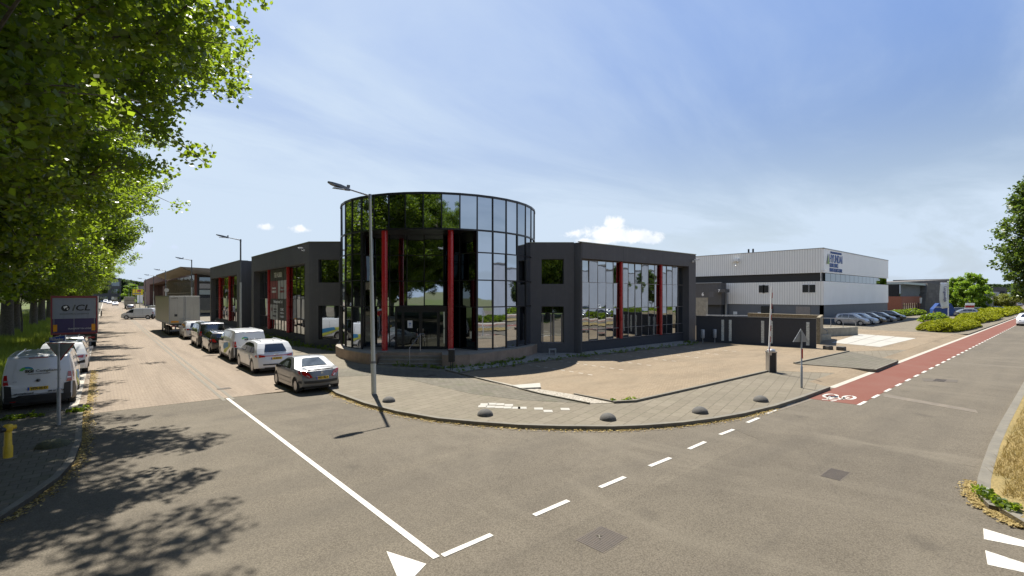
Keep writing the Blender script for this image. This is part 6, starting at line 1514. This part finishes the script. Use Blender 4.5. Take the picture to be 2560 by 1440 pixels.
# ------------------------------------------------------------------ trees
def leaves_mesh(C, n_per, spread, size, seed, flat=.0, hang=0.0, name='crown'):
    """small kite shaped leaves scattered around cluster centres C"""
    r = np.random.default_rng(seed); K = len(C); n = K * n_per
    c = np.repeat(C, n_per, 0)
    d = r.normal(0, 1, (n, 3)); d /= np.linalg.norm(d, axis=1)[:, None]
    c = c + d * (r.random((n, 1)) ** .5) * spread * np.array([1, 1, 1 - flat])
    a = r.normal(0, 1, (n, 3)); a[:, 2] = a[:, 2] * .6 - hang; a /= np.linalg.norm(a, axis=1)[:, None]
    b = np.cross(a, r.normal(0, 1, (n, 3))); b /= np.linalg.norm(b, axis=1)[:, None] + 1e-6
    s = (size * r.uniform(.6, 1.25, n))[:, None]
    V = np.empty((n * 4, 3))
    V[0::4] = c - a * s * .5; V[1::4] = c + b * s * .42 - a * s * .08; V[2::4] = c + a * s * .6; V[3::4] = c - b * s * .42 - a * s * .08
    return np_mesh(V, 4, name)
def build_tree(name, label, cat, loc, seed, Ht, Rc, z0, prim=18, sec=7, ter=4, cl=60, leaf=.13, mat='leaf', bark='bark', tr=.35, shape='round', spread=.55, group=None, up=.45, hang=.3, rot=0, inner=.25):
    r = random.Random(seed)
    t = thing(name, label, cat, loc, rot, group)
    def env(h):       # crown radius at height h
        q = (h - z0) / (Ht - z0)
        if shape == 'round': return Rc * max(.12, math.sin(math.pi * min(1, max(0, .18 + q * .80))) ** .7)
        if shape == 'top': return Rc * max(.12, math.sin(math.pi * min(1, max(0, .12 + q * .62))) ** .75) * (1 if q < .75 else 1 - (q - .75) * 1.6)
        if shape == 'upright': return Rc * max(.12, (1 - abs(q - .38) / .66) ** .8 if abs(q - .38) < .66 else .12)
        return Rc * max(.15, 1 - q)
    mb = MB(); sway = [(r.uniform(-.3, .3), r.uniform(-.3, .3)) for _ in range(5)]
    P = [(sway[i][0] * i * .25, sway[i][1] * i * .25, Ht * .86 * i / 4) for i in range(5)]
    def trunk(z): 
        q = min(3.999, max(0, z / (Ht * .86) * 4)); i = int(q); f = q - i
        return Vector(P[i]).lerp(Vector(P[i + 1]), f)
    mb.tube([(0, 0, -.1), (0, 0, .35)] + P[1:], [tr * 1.35, tr * 1.02] + [tr * (1 - .22 * i) for i in range(1, 5)], 12)
    Cn = []
    for i in range(prim):
        a = i * 2.39996 + r.uniform(-.3, .3); q = (i + .5) / prim
        h = z0 + (Ht - z0) * (q ** .85) * .97
        R = env(h) * r.uniform(.84, 1.0)
        s = trunk(max(z0 * .55, h - R * up - .3)); e = Vector((s.x * .5 + math.cos(a) * R, s.y * .5 + math.sin(a) * R, h))
        mid = s.lerp(e, .5) + Vector((r.uniform(-.4, .4), r.uniform(-.4, .4), -.06 * R + r.uniform(-.2, .3)))
        pts = [s, s.lerp(mid, .5), mid, mid.lerp(e, .5) + Vector((0, 0, .05 * R)), e]
        rr = tr * .34 * (1 - q * .5)
        mb.tube(pts, [rr, rr * .8, rr * .6, rr * .4, rr * .15], 6, cap=False)
        for j in range(sec):
            f = inner + (1 - inner) * (j + r.random()) / sec; k = min(3, int(f * 4)); b = pts[k].lerp(pts[k + 1], f * 4 - k)
            dirv = (e - s).normalized() * .6 + Vector((r.gauss(0, .6), r.gauss(0, .6), r.gauss(.05, .45)))
            l = R * r.uniform(.16, .34) + .35
            e2 = b + dirv.normalized() * l
            if seed < 900: mb.tube([b, b.lerp(e2, .5) + Vector((0, 0, .05)), e2], [rr * .28, rr * .18, rr * .06], 4, cap=False)
            for m in range(ter):
                g = (m + .6) / ter; c = b.lerp(e2, g) + Vector((r.gauss(0, .28), r.gauss(0, .28), r.gauss(0, .22))) * (spread * 1.6); Cn.append(c[:])
    mb.build('trunk', bark, t, smooth=True)
    mesh_obj('crown', leaves_mesh(np.array(Cn), cl, spread, leaf, seed, .25, hang), mat, t)
    return t
TG = 'tall poplars along the left verge of the side street'
T1 = build_tree('poplar_tree', 'tall poplar nearest the junction on the left, branches hanging over the road', 'tree', (-7.6, 15.2, .12), 11, 21, 11.0, 5.6, 58, 15, 5, 96, .165, tr=.50, shape='top', group=TG, spread=.66)
T2 = build_tree('poplar_tree', 'second poplar from the junction on the left verge', 'tree', (-7.2, 27.0, .08), 12, 21.5, 11.2, 6.0, 44, 13, 5, 84, .19, tr=.50, shape='top', group=TG, spread=.70)
T3 = build_tree('poplar_tree', 'third poplar from the junction on the left verge', 'tree', (-7.2, 39.0, .08), 13, 20.5, 9.6, 6.0, 28, 10, 4, 52, .22, tr=.50, group=TG, spread=.75)
rr_ = random.Random(5)
ordn = ['fourth', 'fifth', 'sixth', 'seventh', 'eighth', 'ninth', 'tenth', 'eleventh', 'twelfth', 'thirteenth', 'fourteenth', 'fifteenth', 'sixteenth', 'seventeenth', 'eighteenth', 'nineteenth', 'twentieth']
for i in range(13):
    v = 52 + i * 12.4
    dup((T2, T3)[i % 2], (-7.3 + rr_.uniform(-.4, .4), v, .06), rr_.uniform(0, 6.28), ordn[i] + ' poplar from the junction on the left verge', TG, rr_.uniform(.84, 1.0))
dup(T2, (-15.5, 20.5, .1), 1.0, 'big tree left of the first poplar, filling the top left corner', 'park trees behind the verge poplars', .95)
rows2 = ['second row of trees behind the verge poplars', 'third row of trees behind the verge poplars', 'back row of trees in the green strip on the left']
k = 0
for ri, (uu, st_) in enumerate(((-19, 60), (-33, 88), (-48, 130))):
    for i in range(5):
        v = st_ + i * 19 + rr_.uniform(-2, 2)
        dup(T3, (uu + rr_.uniform(-1.5, 1.5), v, .06), rr_.uniform(0, 6.28), ('first', 'second', 'third', 'fourth', 'fifth', 'sixth', 'seventh', 'eighth', 'ninth')[i] + ' tree from the camera in the ' + rows2[ri].replace(' of trees', ''), 'park trees behind the verge poplars', rr_.uniform(.75, .95))
# trees south of the crossing: seen in the mirror glass of the drum
for i, (uu, v) in enumerate(((-12, -9), (-13, -19), (-11, -29), (-12, -40), (-22, -14), (-23, -26), (-22, -38), (-33, -20), (-34, -8), (-24, 2), (-36, 4), (4, -46), (-6, -52))):
    dup((T2, T3)[i % 2], (uu, v, .06), rr_.uniform(0, 6.28), 'leafy tree number %s of the grove behind the camera, mirrored in the drum glass' % ('one two three four five six seven eight nine ten eleven twelve thirteen'.split()[i]), 'grove behind the camera', rr_.uniform(.85, 1.05))
# slim young verge tree
th_ = build_tree('young_tree', 'thin young tree standing in the grass between the poplars and the parked lorry', 'tree', (-6.4, 69, .06), 21, 7, 1.3, 3.2, 8, 4, 3, 40, .14, tr=.10, shape='upright')
HGp = 'hornbeams in the verge of the main road'
hb1 = build_tree('hornbeam_tree', 'slender hornbeam at the right edge of the picture', 'tree', (29.2, .70, .1), 31, 9.0, 1.55, 3.9, 34, 6, 4, 32, .12, mat='leaf_horn', tr=.11, shape='upright', spread=.26, group=HGp, up=1.1, hang=-.2)
for (u_, lab) in ((46, 'second hornbeam along the right verge, partly cut off by the picture edge'), (64, 'third hornbeam along the right verge, behind the first two')):
    dup(hb1, (u_, -.9, .1), 1.3 * u_, lab, HGp, .9)
dup(hb1, (22, -14, .1), 2, 'hornbeam across the main road mirrored in the drum glass', HGp, 1.0)
dup(hb1, (61, -15.5, .1), 4, 'round hornbeam across the main road mirrored near the red column', HGp, (1.7, 1.7, 1.0))
# bright young trees beyond the container, at the right
YG = 'young bright green trees beyond the blue container'
def Yat(px, Y): p = at(px, Y); return (p[0], p[1], .1)
y1 = build_tree('young_tree', 'bright green young tree directly behind the white flag', 'tree', Yat(2392, 112), 41, 8.2, 2.3, 1.3, 16, 6, 4, 40, .26, mat='leaf_bright', tr=.12, spread=.45, group=YG, up=.8)
y2 = build_tree('young_tree', 'light yellow green young tree between the white and the navy flag', 'tree', Yat(2433, 108), 42, 8.9, 3.6, 1.0, 20, 6, 4, 40, .28, mat='leaf_bright', tr=.12, shape='upright', spread=.5, group=YG, up=.7)
dup(y1, Yat(2455, 124), 1.0, 'dull green young tree close behind the navy flag', YG, (.9, .9, .8))
sp_ = build_tree('spreading_tree', 'low wide olive coloured tree over the parked cars beside the road', 'tree', Yat(2500, 118), 43, 4.1, 4.0, 2.0, 16, 6, 4, 40, .22, mat='leaf_olive', tr=.12, spread=.5, up=.25)
bk = build_tree('street_tree', 'bright green tree rising behind the brown portal building', 'tree', at(404, 235), 44, 14, 5.5, 3, 14, 6, 4, 36, .5, mat='leaf_bright', tr=.3, spread=1.0)
bk2 = dup(bk, at(330, 245), 2, 'bright green tree beside the yellow pylon sign', None, (.75, .75, .72))
# far woods: one mass at each end
def wood(name, label, pts, h0, h1, n, seed, leaf=1.5):
    r = np.random.default_rng(seed); C = []
    P = [Vector(p) for p in pts]
    for _ in range(n):
        i = r.integers(len(P) - 1); q = P[i].lerp(P[i + 1], r.random()); dpt = r.uniform(0, 18)
        H_ = h0 + (h1 - h0) * (.5 + .5 * math.sin(q.x * .11 + q.y * .07)) * r.uniform(.8, 1.1)
        nn = q.normalized(); cx, cy = q.x + nn.x * dpt, q.y + nn.y * dpt
        R = r.uniform(3, 5.5)
        for _k in range(26):
            d = r.normal(0, 1, 3); d /= np.linalg.norm(d); z = H_ - R * .9 + d[2] * R
            C.append((cx + d[0] * R, cy + d[1] * R, z if r.random() < .7 else r.uniform(1, H_ - R)))
    o = mesh_obj(name, leaves_mesh(np.array(C), 16, 1.1, leaf, seed, 0, 0), 'leaf_dark'); stuff(o, label, 'wood'); return o
def dirp(px, Y): p = at(px, Y); return (p[0], p[1])
wood('far_wood', 'dark tree line on the horizon behind the right-hand buildings', [dirp(2240, 480), dirp(2330, 470), dirp(2420, 470), dirp(2500, 460), dirp(2700, 450)], 12.5, 16.5, 190, 51)
wood('far_wood', 'grey green tree line closing the view at the end of the side street', [dirp(200, 430), dirp(290, 440), dirp(345, 440), dirp(420, 450), dirp(540, 450)], 15, 24, 170, 52)

# hedges and juniper beds: one sprawling shrub bed each
def bed(name, label, pts, h, n, seed, mat='juniper', size=.22, z=.12, dens=26, sp=.28, cat='shrub bed'):
    """pts: outline on the ground"""
    r = random.Random(seed); xs = [p[0] for p in pts]; ys = [p[1] for p in pts]; C = []
    def inside(x, y):
        c = False; j = len(pts) - 1
        for i in range(len(pts)):
            if (pts[i][1] > y) != (pts[j][1] > y) and x < (pts[j][0] - pts[i][0]) * (y - pts[i][1]) / (pts[j][1] - pts[i][1]) + pts[i][0]: c = not c
            j = i
        return c
    def edge(x, y):
        m = 1e9
        for i in range(len(pts)):
            a, b = Vector(pts[i]), Vector(pts[(i + 1) % len(pts)]); p = Vector((x, y)); t = max(0, min(1, (p - a).dot(b - a) / (b - a).length_squared)); m = min(m, (a + (b - a) * t - p).length)
        return m
    while len(C) < n:
        x, y = r.uniform(min(xs), max(xs)), r.uniform(min(ys), max(ys))
        if not inside(x, y): continue
        e = min(1, edge(x, y) / (h * .9)); top = h * (math.sqrt(1 - (1 - e) ** 2) * .9 + .1) * (.82 + .18 * math.sin(x * 1.7 + seed) * math.sin(y * 2.3))
        C.append((x, y, z + top * (1 - .35 * r.random() ** 2)))
    o = mesh_obj(name, leaves_mesh(np.array(C), dens, sp, size, seed, .35, -.1), mat); tag(o, label, cat); return o
def gp2(L_): return [G(x, y, .12)[:2] for x, y in L_]
bed('juniper_bed', 'largest yellow green juniper bed in front of the blue container', [(67.5, 9.4), (68.2, 8.3), (76, 7.7), (84, 7.6), (86, 9.0), (84, 11.2), (76, 11.6), (69, 11.4)], 1.0, 3000, 61, size=.15, sp=.22)
bed('juniper_bed', 'second juniper bed along the cycle lane, further than the largest one', [(93, 8.6), (106, 7.9), (118, 8.0), (119, 11.5), (104, 12.2), (94, 11.2)], 1.1, 2000, 62, size=.2, sp=.28)
bed('juniper_bed', 'third juniper bed along the cycle lane under the wide olive tree', [(124, 8.2), (150, 8.2), (175, 8.4), (175, 12.5), (126, 12.5)], 1.25, 1100, 63, size=.4, sp=.5)
bed('hedge', 'clipped green hedge in front of the orange brick office', [(112, 21.0), (131, 20.0), (131, 22.2), (112, 23.2)], 1.25, 900, 64, mat='leaf', size=.22, sp=.3, cat='hedge')
bed('hedge', 'leafy hedge between the juniper bed and the parked dark cars', [(92, 13.0), (104, 13.2), (104, 15), (92, 15)], 1.2, 500, 65, mat='leaf', size=.22, sp=.3, cat='hedge')
bed('hedge', 'long low hedge across the main road, mirrored in the wing glass', [(20, -12.6), (110, -12.6), (110, -14.4), (20, -14.4)], 1.1, 2200, 66, mat='leaf', size=.3, sp=.4, cat='hedge')
bed('hedge', 'low bush at the foot of the yellow pylon sign', [at(326, 236)[:2], at(358, 236)[:2], at(358, 241)[:2], at(326, 241)[:2]], 1.8, 260, 67, mat='leaf', size=.5, sp=.6, cat='hedge')
# weeds along the building and in the gravel
def weeds(label, path, n, hmax, seed, w=.25, mat='leaf'):
    r = random.Random(seed); C = []; P = resample(path, .2)
    for _ in range(n):
        i = r.randrange(len(P)); c = P[i]; hh = r.uniform(.03, hmax) * (.3 + .7 * (math.sin(i * .9 + seed) * .5 + .5)); 
        C.append((c.x + r.gauss(0, w), c.y + r.gauss(0, w), .14 + hh * r.random()))
    o = mesh_obj('weeds', leaves_mesh(np.array(C), 14, .09, .07, seed, .0, -.4), mat); stuff(o, label, 'weeds'); return o
weeds('wild weeds growing along the base of the left wing', [(U1 - .3, 62), (U1 - .3, vC), CW(-14.6, 35.9)[:2], CW(-12.6, 33.8)[:2]], 620, .55, 71, .22)
weeds('tufts of weeds in the white gravel along the right wing', gv_e + [(37.5, 21.2)], 260, .28, 72, .22)
weeds('small weeds in the kerb joints of the yard and the tiled island', [G(1535, 1004, .12)[:2], G(1590, 1001, .12)[:2]] , 24, .10, 73, .05)
weeds('green weeds sprouting at the corner of the right verge kerb', [G(2446, 1238, .0)[:2], G(2475, 1262, .0)[:2], G(2505, 1278, 0)[:2], G(2525, 1290, 0)[:2]], 55, .07, 74, .06)
weeds('weeds at the foot of the entrance steps and plinth', [G(990, 915, .12)[:2], G(1040, 917, .12)[:2], G(1110, 922, .12)[:2], G(1230, 912, .12)[:2], G(1310, 897, .12)[:2]], 150, .25, 75, .12)
p0 = G(60, 1040, .12)
bq = thing('fallen_branch', 'broken leafy branch lying on the pavement behind the left logo van', 'branch', G(75, 1043, .12))
m_ = MB(); m_.tube([(-.6, .2, .02), (0, .12, .05), (.9, .05, .10), (1.5, -.05, .04)], [.008, .014, .016, .008], 6); m_.build('stem', 'bark', bq)
r = random.Random(9); C = [(x + r.gauss(0, .16), y + r.gauss(0, .12), abs(r.gauss(.04, .05)) + .01) for x, y, n in ((-.25, .0, 26), (1.15, .02, 22), (.2, -.05, 6)) for _ in range(n)]
mesh_obj('twig_leaves', leaves_mesh(np.array(C), 9, .09, .085, 9, .4, 0), 'leaf', bq)

# ------------------------------------------------------------------ cars and things at the right
PG = 'cars parked nose out beside the white hall'
rw = [(2128, 'car_silver', 'silver compact car nearest the concrete ramp, parked beside the white hall'), (2160, 'car_ice', 'pale blue car second in the row beside the white hall'),
      (2190, 'car_black', 'black hatchback third in the row beside the white hall'), (2222, 'car_slate', 'slate blue car fourth in the row beside the white hall'), (2252, 'car_black', 'black people carrier last in the row, furthest from the ramp')]
us = [76.3, 79.6, 83.6, 89.0, 96.0]
src = hatch(rw[0][2], (us[0], 21.3, .12), math.radians(180), 'car_silver', PG, h=1.55)
def newcar(base, loc, rot, lab, frm, to, group=None, scale=None):
    n_ = dup(base, loc, rot, lab, group, scale); recolor(n_, {M[frm].name: M[to]}); return n_
for (px, mt, lab), u_ in list(zip(rw, us))[1:]:
    newcar(src, (u_, 21.2, .12), math.radians(180 + rr_.uniform(-2, 2)), lab, 'car_silver', mt, PG, (1, 1.04, 1.0) if mt != 'car_slate' else (1, 1.08, .97))
# blue compactor container
bc = at(2361, 92); ct = thing('waste_container', 'dark blue waste container with sloping top and striped corners behind the juniper bed', 'container', (bc[0], bc[1], .12), math.radians(-72))
ct.scale = (.8, .8, 1)
def wedge(pts, x0, x1):
    n = len(pts); m_ = MB(); m_.add([(x0, p[0], p[1]) for p in pts] + [(x1, p[0], p[1]) for p in pts], [tuple(range(n)), tuple(range(2 * n - 1, n - 1, -1))] + [(i, i + n, (i + 1) % n + n, (i + 1) % n) for i in range(n)]); return m_
m_ = MB(); m_.add([(-2.0, 0, .1), (2.0, 0, .1), (2.0, 0, 1.1), (1.2, 0, 2.45), (-1.0, 0, 2.45), (-2.0, 0, 1.3), (-2.0, 4, .1), (2.0, 4, .1), (2.0, 4, 1.1), (1.2, 4, 2.45), (-1.0, 4, 2.45), (-2.0, 4, 1.3)],
                  [(0, 1, 2, 3, 4, 5), (11, 10, 9, 8, 7, 6)] + [(i, i + 6, (i + 1) % 6 + 6, (i + 1) % 6) for i in range(6)]); m_.build('container_body', 'blue_skip', ct, fix=True, bevel=.03)
m_ = MB()
for k in range(4): y = .6 + k * .9; m_.add([(2.03, y, 1.1), (2.03, y + .16, 1.1), (1.23, y + .16, 2.47), (1.23, y, 2.47)], [(0, 1, 2, 3)])
m_.build('white_ribs', 'white', ct)
for sg in (-1, 1):
    m_ = MB(); [m_.add([(sg * 1.95 - .13, -.03, .3 + k * .24), (sg * 1.95 + .07, -.03, .36 + k * .24), (sg * 1.95 + .07, -.03, .47 + k * .24), (sg * 1.95 - .13, -.03, .41 + k * .24)], [(0, 1, 2, 3)]) for k in range(3)]; m_.build('warning_stripes', 'orange', ct)
text('CONTAINER', .32, 'white', ct, (-.9, -.03, 1.7), FACE_S, bold=.01); m_ = MB(); m_.box(-.5, .1, -.08, 0, .3, 1.2); m_.build('hatch', 'blue_skip', ct)
# flags
def flag(px, Y, ytop, ybot, wpx, label, cloth, txt, yflag_b, tcol='flag_navy', name='flag', pole_w=.075):
    p = at(px, Y); t = thing(name, label, 'flag', (p[0], p[1], .1))
    zt = ZZ(Y, ytop); m_ = MB(); m_.tube([(0, 0, 0), (0, 0, zt)], [pole_w, pole_w * .6], 10); m_.lathe([(pole_w * 1.3, zt), (pole_w, zt + .15)], n=10); m_.build('pole', 'white' if 'white' in cloth else 'galv', t, smooth=True)
    zb = ZZ(Y, yflag_b); Wf = wpx * Y / F; nx, nz = 8, 14; vs = []; fs = []
    for j in range(nz + 1):
        for i in range(nx + 1):
            s_ = i / nx; q = j / nz; wv_ = math.sin(s_ * 5 + q * 4) * .10 * Wf
            vs.append(cl(-Wf * s_ * (1 - .35 * (q - .25) ** 2 - .25 * max(0, q - .6)), wv_, zt - .15 - (zt - zb) * q - .15 * Wf * s_ * q))
    for j in range(nz):
        for i in range(nx): a = j * (nx + 1) + i; fs.append((a, a + 1, a + nx + 2, a + nx + 1))
    m_ = MB(); m_.add(vs, fs); c_ = m_.build('cloth', cloth, t, smooth=True)
    c_.modifiers.new('s', 'SOLIDIFY').thickness = .01
    if txt: text(txt, Wf * .42, tcol, c_, cl(-Wf * .52, -.16 * Wf, (zt + zb) / 2), Matrix.Rotation(-math.atan2(C_, S_), 3, 'Z') .to_4x4().to_3x3() @ Matrix.Rotation(R90, 3, 'X') @ Matrix.Rotation(-R90, 3, 'Z') if False else (R90, R90, -math.atan2(C_, S_)), bold=.01)
    return t
flag(2371, 82, 706, 818, 22, 'tall white flag with blue upright lettering standing in the juniper bed', 'flag_white', 'Langendijk', 768)
flag(2360, 97, 716, 800, 10, 'smaller plain white flag half hidden behind the tall white one', 'flag_white', '', 762)
NG = 'navy flags beside the blue car'
flag(2474, 112, 730, 795, 15, 'navy flag with white lettering, left of the bare flagpoles', 'flag_navy', 'HERTEL', 766, 'flag_white')
for px, lab in ((2478, 'bare flagpole just right of the navy flag'), (2482, 'second bare flagpole right of the navy flag')):
    p = at(px, 112); t = thing('flagpole', lab, 'flagpole', (p[0], p[1], .1)); m_ = MB(); m_.tube([(0, 0, 0), (0, 0, ZZ(112, 726))], [.08, .05], 8); m_.build('pole', 'galv', t)
p = at(2422, 92); t = thing('info_sign', 'leaning white and red company sign behind the juniper bed', 'sign', (p[0], p[1], .1), math.radians(-75))
m_ = MB(); m_.add([(-.75, -.06, .2), (.6, -.06, .2), (.85, -.06, 2.55), (-.45, -.06, 2.55), (-.75, .06, .2), (.6, .06, .2), (.85, .06, 2.55), (-.45, .06, 2.55)], [(0, 1, 2, 3), (4, 7, 6, 5), (0, 4, 5, 1), (1, 5, 6, 2), (2, 6, 7, 3), (3, 7, 4, 0)]); m_.build('board', 'white_panel', t, fix=True)
m_ = MB(); m_.add([(-.57, -.075, 1.65), (.74, -.075, 1.65), (.79, -.075, 2.1), (-.52, -.075, 2.1)], [(0, 1, 2, 3)]); m_.build('red_band', 'lamp_red', t)
m_ = MB(); m_.box(-.5, -.42, -.03, .03, 0, .3); m_.box(.4, .48, -.03, .03, 0, .3); m_.build('legs', 'black', t)
text('TE HUUR', .28, 'lamp_red', t, (.0, -.08, 1.2), FACE_S); text('kantoren', .22, 'car_grey', t, (-.08, -.08, .7), FACE_S)
# more cars beyond
vb = at(2492, 106); newcar(e1, (vb[0], vb[1] - 1.5, .12), math.radians(8), 'bright blue estate car under the flagpoles beyond the beds', 'car_black', 'car_blue', None, 1.05)
vb = at(2452, 99); newcar(e1, (vb[0], vb[1] - 1, .12), math.radians(5), 'dark estate car behind the leaning red and white sign', 'car_black', 'car_slate')
vb = at(2412, 97); newcar(h1, (vb[0], vb[1] - 1, .12), math.radians(10), 'grey car between the blue container and the leaning sign', 'car_silver', 'car_slate')
vb = at(2447, 90); newcar(hf, (vb[0], vb[1], .12), math.radians(20), 'small silver car with red tail lights peeping over the juniper bed', 'car_silver', 'car_silver')
vb = at(2549, 180); newcar(h1, (vb[0], vb[1], .02), math.radians(-80), 'distant silver car on the main road below the hornbeam', 'car_silver', 'car_silver')
vb = at(2535, 172); newcar(e1, (vb[0], vb[1], .02), math.radians(70), 'distant dark car parked where the main road fades', 'car_black', 'car_black')
ms_ = suv('white car entering from the right edge on the main road', (97.5, 4.1, .01), math.radians(90), 'car_white', plate=None, rear_style='dark')
# parked rows mirrored in the glass
MG = 'cars parked across the main road, mirrored in the glass'
names_ = ['nearest', 'second', 'third', 'fourth', 'fifth', 'sixth', 'seventh', 'eighth', 'ninth', 'tenth']
for i in range(10):
    b_, c_, m2 = ((src, 'car_silver', 'car_silver'), (src, 'car_silver', 'car_slate'), (e1, 'car_black', 'car_black'), (src, 'car_silver', 'car_white'))[i % 4]
    newcar(b_, (36 + i * 5.2, -16.8, .11), math.radians(180 if i % 3 else 0) , names_[i] + ' car of the mirrored row across the main road', c_, m2, MG)
# distant vehicles in the side street
dg_ = 'vehicles far down the side street'
def far(px, Y, base, rot, lab, frm, to, sc=1.0): p = at(px, Y); newcar(base, (p[0], p[1], .02), rot, lab, frm, to, dg_, sc)
far(288, 200, h1, math.pi, 'white car facing the camera, left of the distant box truck', 'car_silver', 'car_white', 1.1)
far(273, 235, hf, math.pi, 'white hatchback facing the camera just before the distant white van', 'car_silver', 'car_white', 1.1)
fv = at(264, 262); van('distant white van facing the camera far down the side street', (fv[0], fv[1] + 5, .02), math.pi, 'car_white', 'car_glass', False, None, group=dg_)
far(256, 300, hf, math.pi, 'furthest pale car visible at the end of the side street', 'car_silver', 'car_silver')
p = at(385.0, 150); van('second white van half hidden behind the turning van', (9.2, 128, .02), math.radians(20), 'car_white', 'car_glass', False, None, group=dg_)
# round sign above the trailer
p = at(413, 66); t = thing('round_sign', 'cream round sign rising just above the cream trailer', 'sign', (8.0, onu(416.5, 8.0)[0], .1)); Yq = onu(416.5, 8.0)[1]
m_ = MB(); m_.tube([(0, 0, 0), (0, 0, ZZ(Yq, 727))], .04, 8); m_.build('post', 'galv', t)
m_ = MB(); m_.lathe([(.33, -.02), (.33, .02)], (0, -.06, ZZ(Yq, 727)), 24, 'y'); m_.build('disc', 'pole_cream', t)
